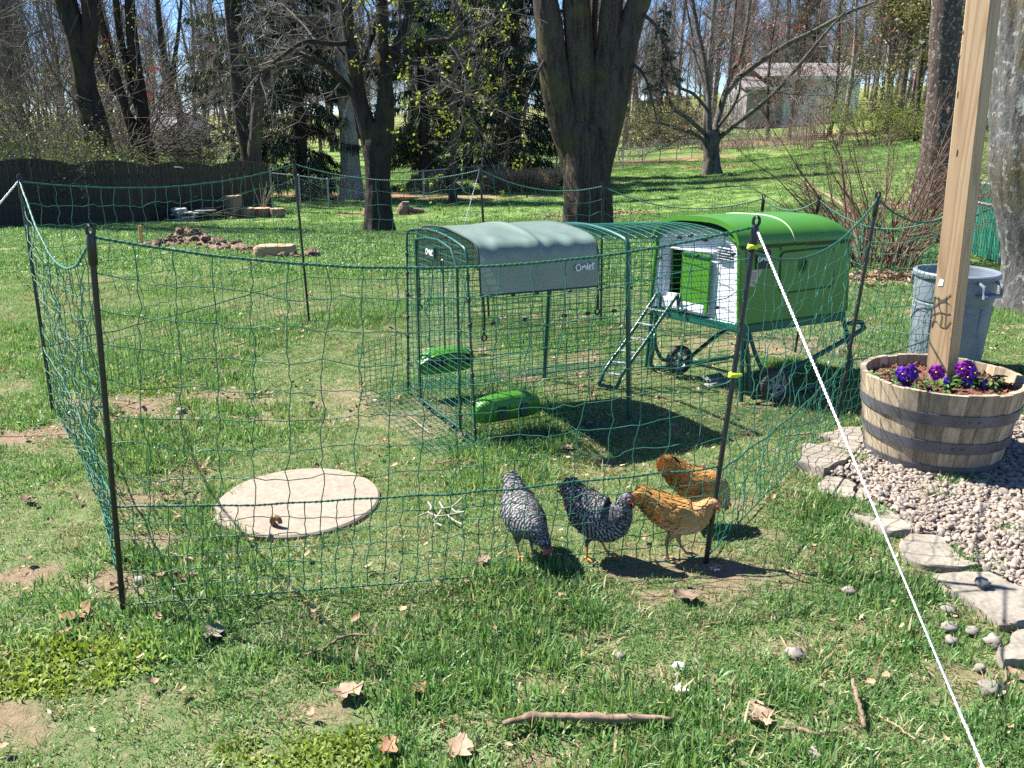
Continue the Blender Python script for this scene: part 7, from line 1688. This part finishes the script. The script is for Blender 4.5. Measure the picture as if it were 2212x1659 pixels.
def feathermat(name, barred, c0, c1, c2=None):
    m, t, p = newmat(name); a = nd(t, 'ShaderNodeAttribute'); a.attribute_name = 'rv'
    if barred:
        uvn = t.nodes.new('ShaderNodeUVMap'); sp = t.nodes.new('ShaderNodeSeparateXYZ'); t.links.new(uvn.outputs[0], sp.inputs[0])
        f = math_(t, 'FRACT', math_(t, 'ADD', math_(t, 'MULTIPLY', sp.outputs[1], 2.3), math_(t, 'MULTIPLY', a.outputs['Fac'], .55))); col = ramp(t, f, [(.0, c0), (.52, c0), (.60, c1), (.92, c1), (1.0, c0)])
        col = mixc(t, 1.0, col, ramp(t, a.outputs['Fac'], [(0, (.8, .8, .8)), (1, (1.1, 1.1, 1.1))]), 'MULTIPLY')
    else:
        col = ramp(t, a.outputs['Fac'], [(0, c0), (.5, c1), (1, c2)])
        tc = t.nodes.new('ShaderNodeTexCoord'); sp = t.nodes.new('ShaderNodeSeparateXYZ'); t.links.new(tc.outputs['Object'], sp.inputs[0])
        col = mixc(t, ramp(t, sp.outputs[2], [(.13, (1, 1, 1)), (.17, (0, 0, 0))]), col, (.48, .33, .19))
    t.links.new(col, p.inputs['Base Color']); p.inputs['Roughness'].default_value = .6; p.inputs['Specular IOR Level'].default_value = .25
    return m
bard = feathermat('barred plumage', True, (.024, .024, .026), (.27, .27, .27)); bbody = M('dark under plumage', (.13, .13, .135), (.03, .03, .032), .9, 90, stretch=(.4, .4, 1), bmp=.3, lo=.45, hi=.55)
bfe = feathermat('buff plumage', False, (.34, .165, .04), (.40, .205, .055), (.46, .25, .08)); bufb = M('buff under plumage', (.44, .28, .13), (.36, .21, .085), .9, 60, bmp=.3)
legy = M('yellow scaly leg', (.46, .24, .06), (.36, .165, .035), .6, 160, stretch=(.5, .5, 2), bmp=.5, bd=.001); legp = M('pinkish yellow leg', (.48, .31, .17), (.38, .22, .11), .6, 160, stretch=(.5, .5, 2), bmp=.5, bd=.001)
walk = [(-.155, .262, .008, .014), (-.145, .25, .024, .030), (-.118, .226, .040, .046), (-.075, .196, .056, .060), (-.02, .172, .068, .072), (.045, .162, .069, .074), (.095, .172, .058, .064), (.125, .196, .042, .046), (.142, .222, .030, .033), (.155, .244, .0235, .026), (.170, .254, .0215, .023), (.186, .252, .016, .017), (.196, .248, .008, .009)]
flat_ = [(-.185, .236, .010, .022), (-.168, .232, .026, .036), (-.130, .216, .042, .050), (-.08, .196, .056, .060), (-.02, .178, .066, .070), (.045, .170, .068, .072), (.095, .176, .056, .060), (.128, .194, .042, .044), (.15, .212, .031, .033), (.168, .222, .025, .026), (.184, .222, .021, .022), (.198, .214, .016, .017), (.206, .208, .008, .009)]
peck = [(-.165, .300, .012, .018, 0), (-.150, .286, .030, .032, 0), (-.118, .262, .046, .048, 0), (-.075, .232, .060, .064, 0), (-.02, .208, .071, .076, 0), (.045, .196, .072, .078, .003), (.095, .190, .060, .066, .006), (.128, .178, .046, .050, .012), (.150, .160, .033, .036, .018), (.166, .142, .026, .027, .024), (.178, .126, .022, .023, .030), (.190, .112, .016, .017, .035), (.196, .104, .008, .009, .038)]
browse = [(-.185, .262, .012, .022), (-.168, .252, .028, .038), (-.130, .228, .044, .052), (-.08, .200, .058, .062), (-.02, .180, .067, .070), (.045, .168, .068, .072), (.10, .160, .056, .062), (.134, .148, .044, .048), (.156, .128, .034, .036), (.170, .106, .026, .028), (.178, .088, .022, .023), (.184, .072, .016, .017), (.187, .062, .008, .009)]
f = G(1140, 1212); hen('barred black and white hen bending its head to the ground, leftmost of the hens', f + (-.012, .02, 0), (.36, -.93), peck, (bbody, bard, legy), [(.005, .11, .034, .045, .03), (.0, .11, -.034, .01, -.028)], 1, (.74, .84, .86, .86))
f = G(1290, 1212); hen('barred black and white hen with raised tail walking right', f + (.0, .02, 0), (.93, -.36), walk, (bbody, bard, legy), [(.0, .11, .034, .05, .04), (-.01, .11, -.034, -.035, -.04)], 2, (.64, 1.0, .98, 1.08))
f = G(1455, 1205); hen('buff orange hen standing in front of the other buff hen', f + (.005, .0, 0), (.98, -.12), flat_, (bufb, bfe, legp), [(.0, .11, .03, .055, .03), (-.02, .11, -.03, -.035, -.03)], 3, (.68, 1.0, .92, .90))
f = G(1505, 1140); hen('buff orange hen browsing behind the corner rod, farthest of the hens', f + (.0, .04, 0), (.99, .10), browse, (bufb, bfe, legp), [(.0, .11, .03, .04, .03), (-.02, .11, -.03, -.02, -.03)], 4, (.66, .98, .94, .90))
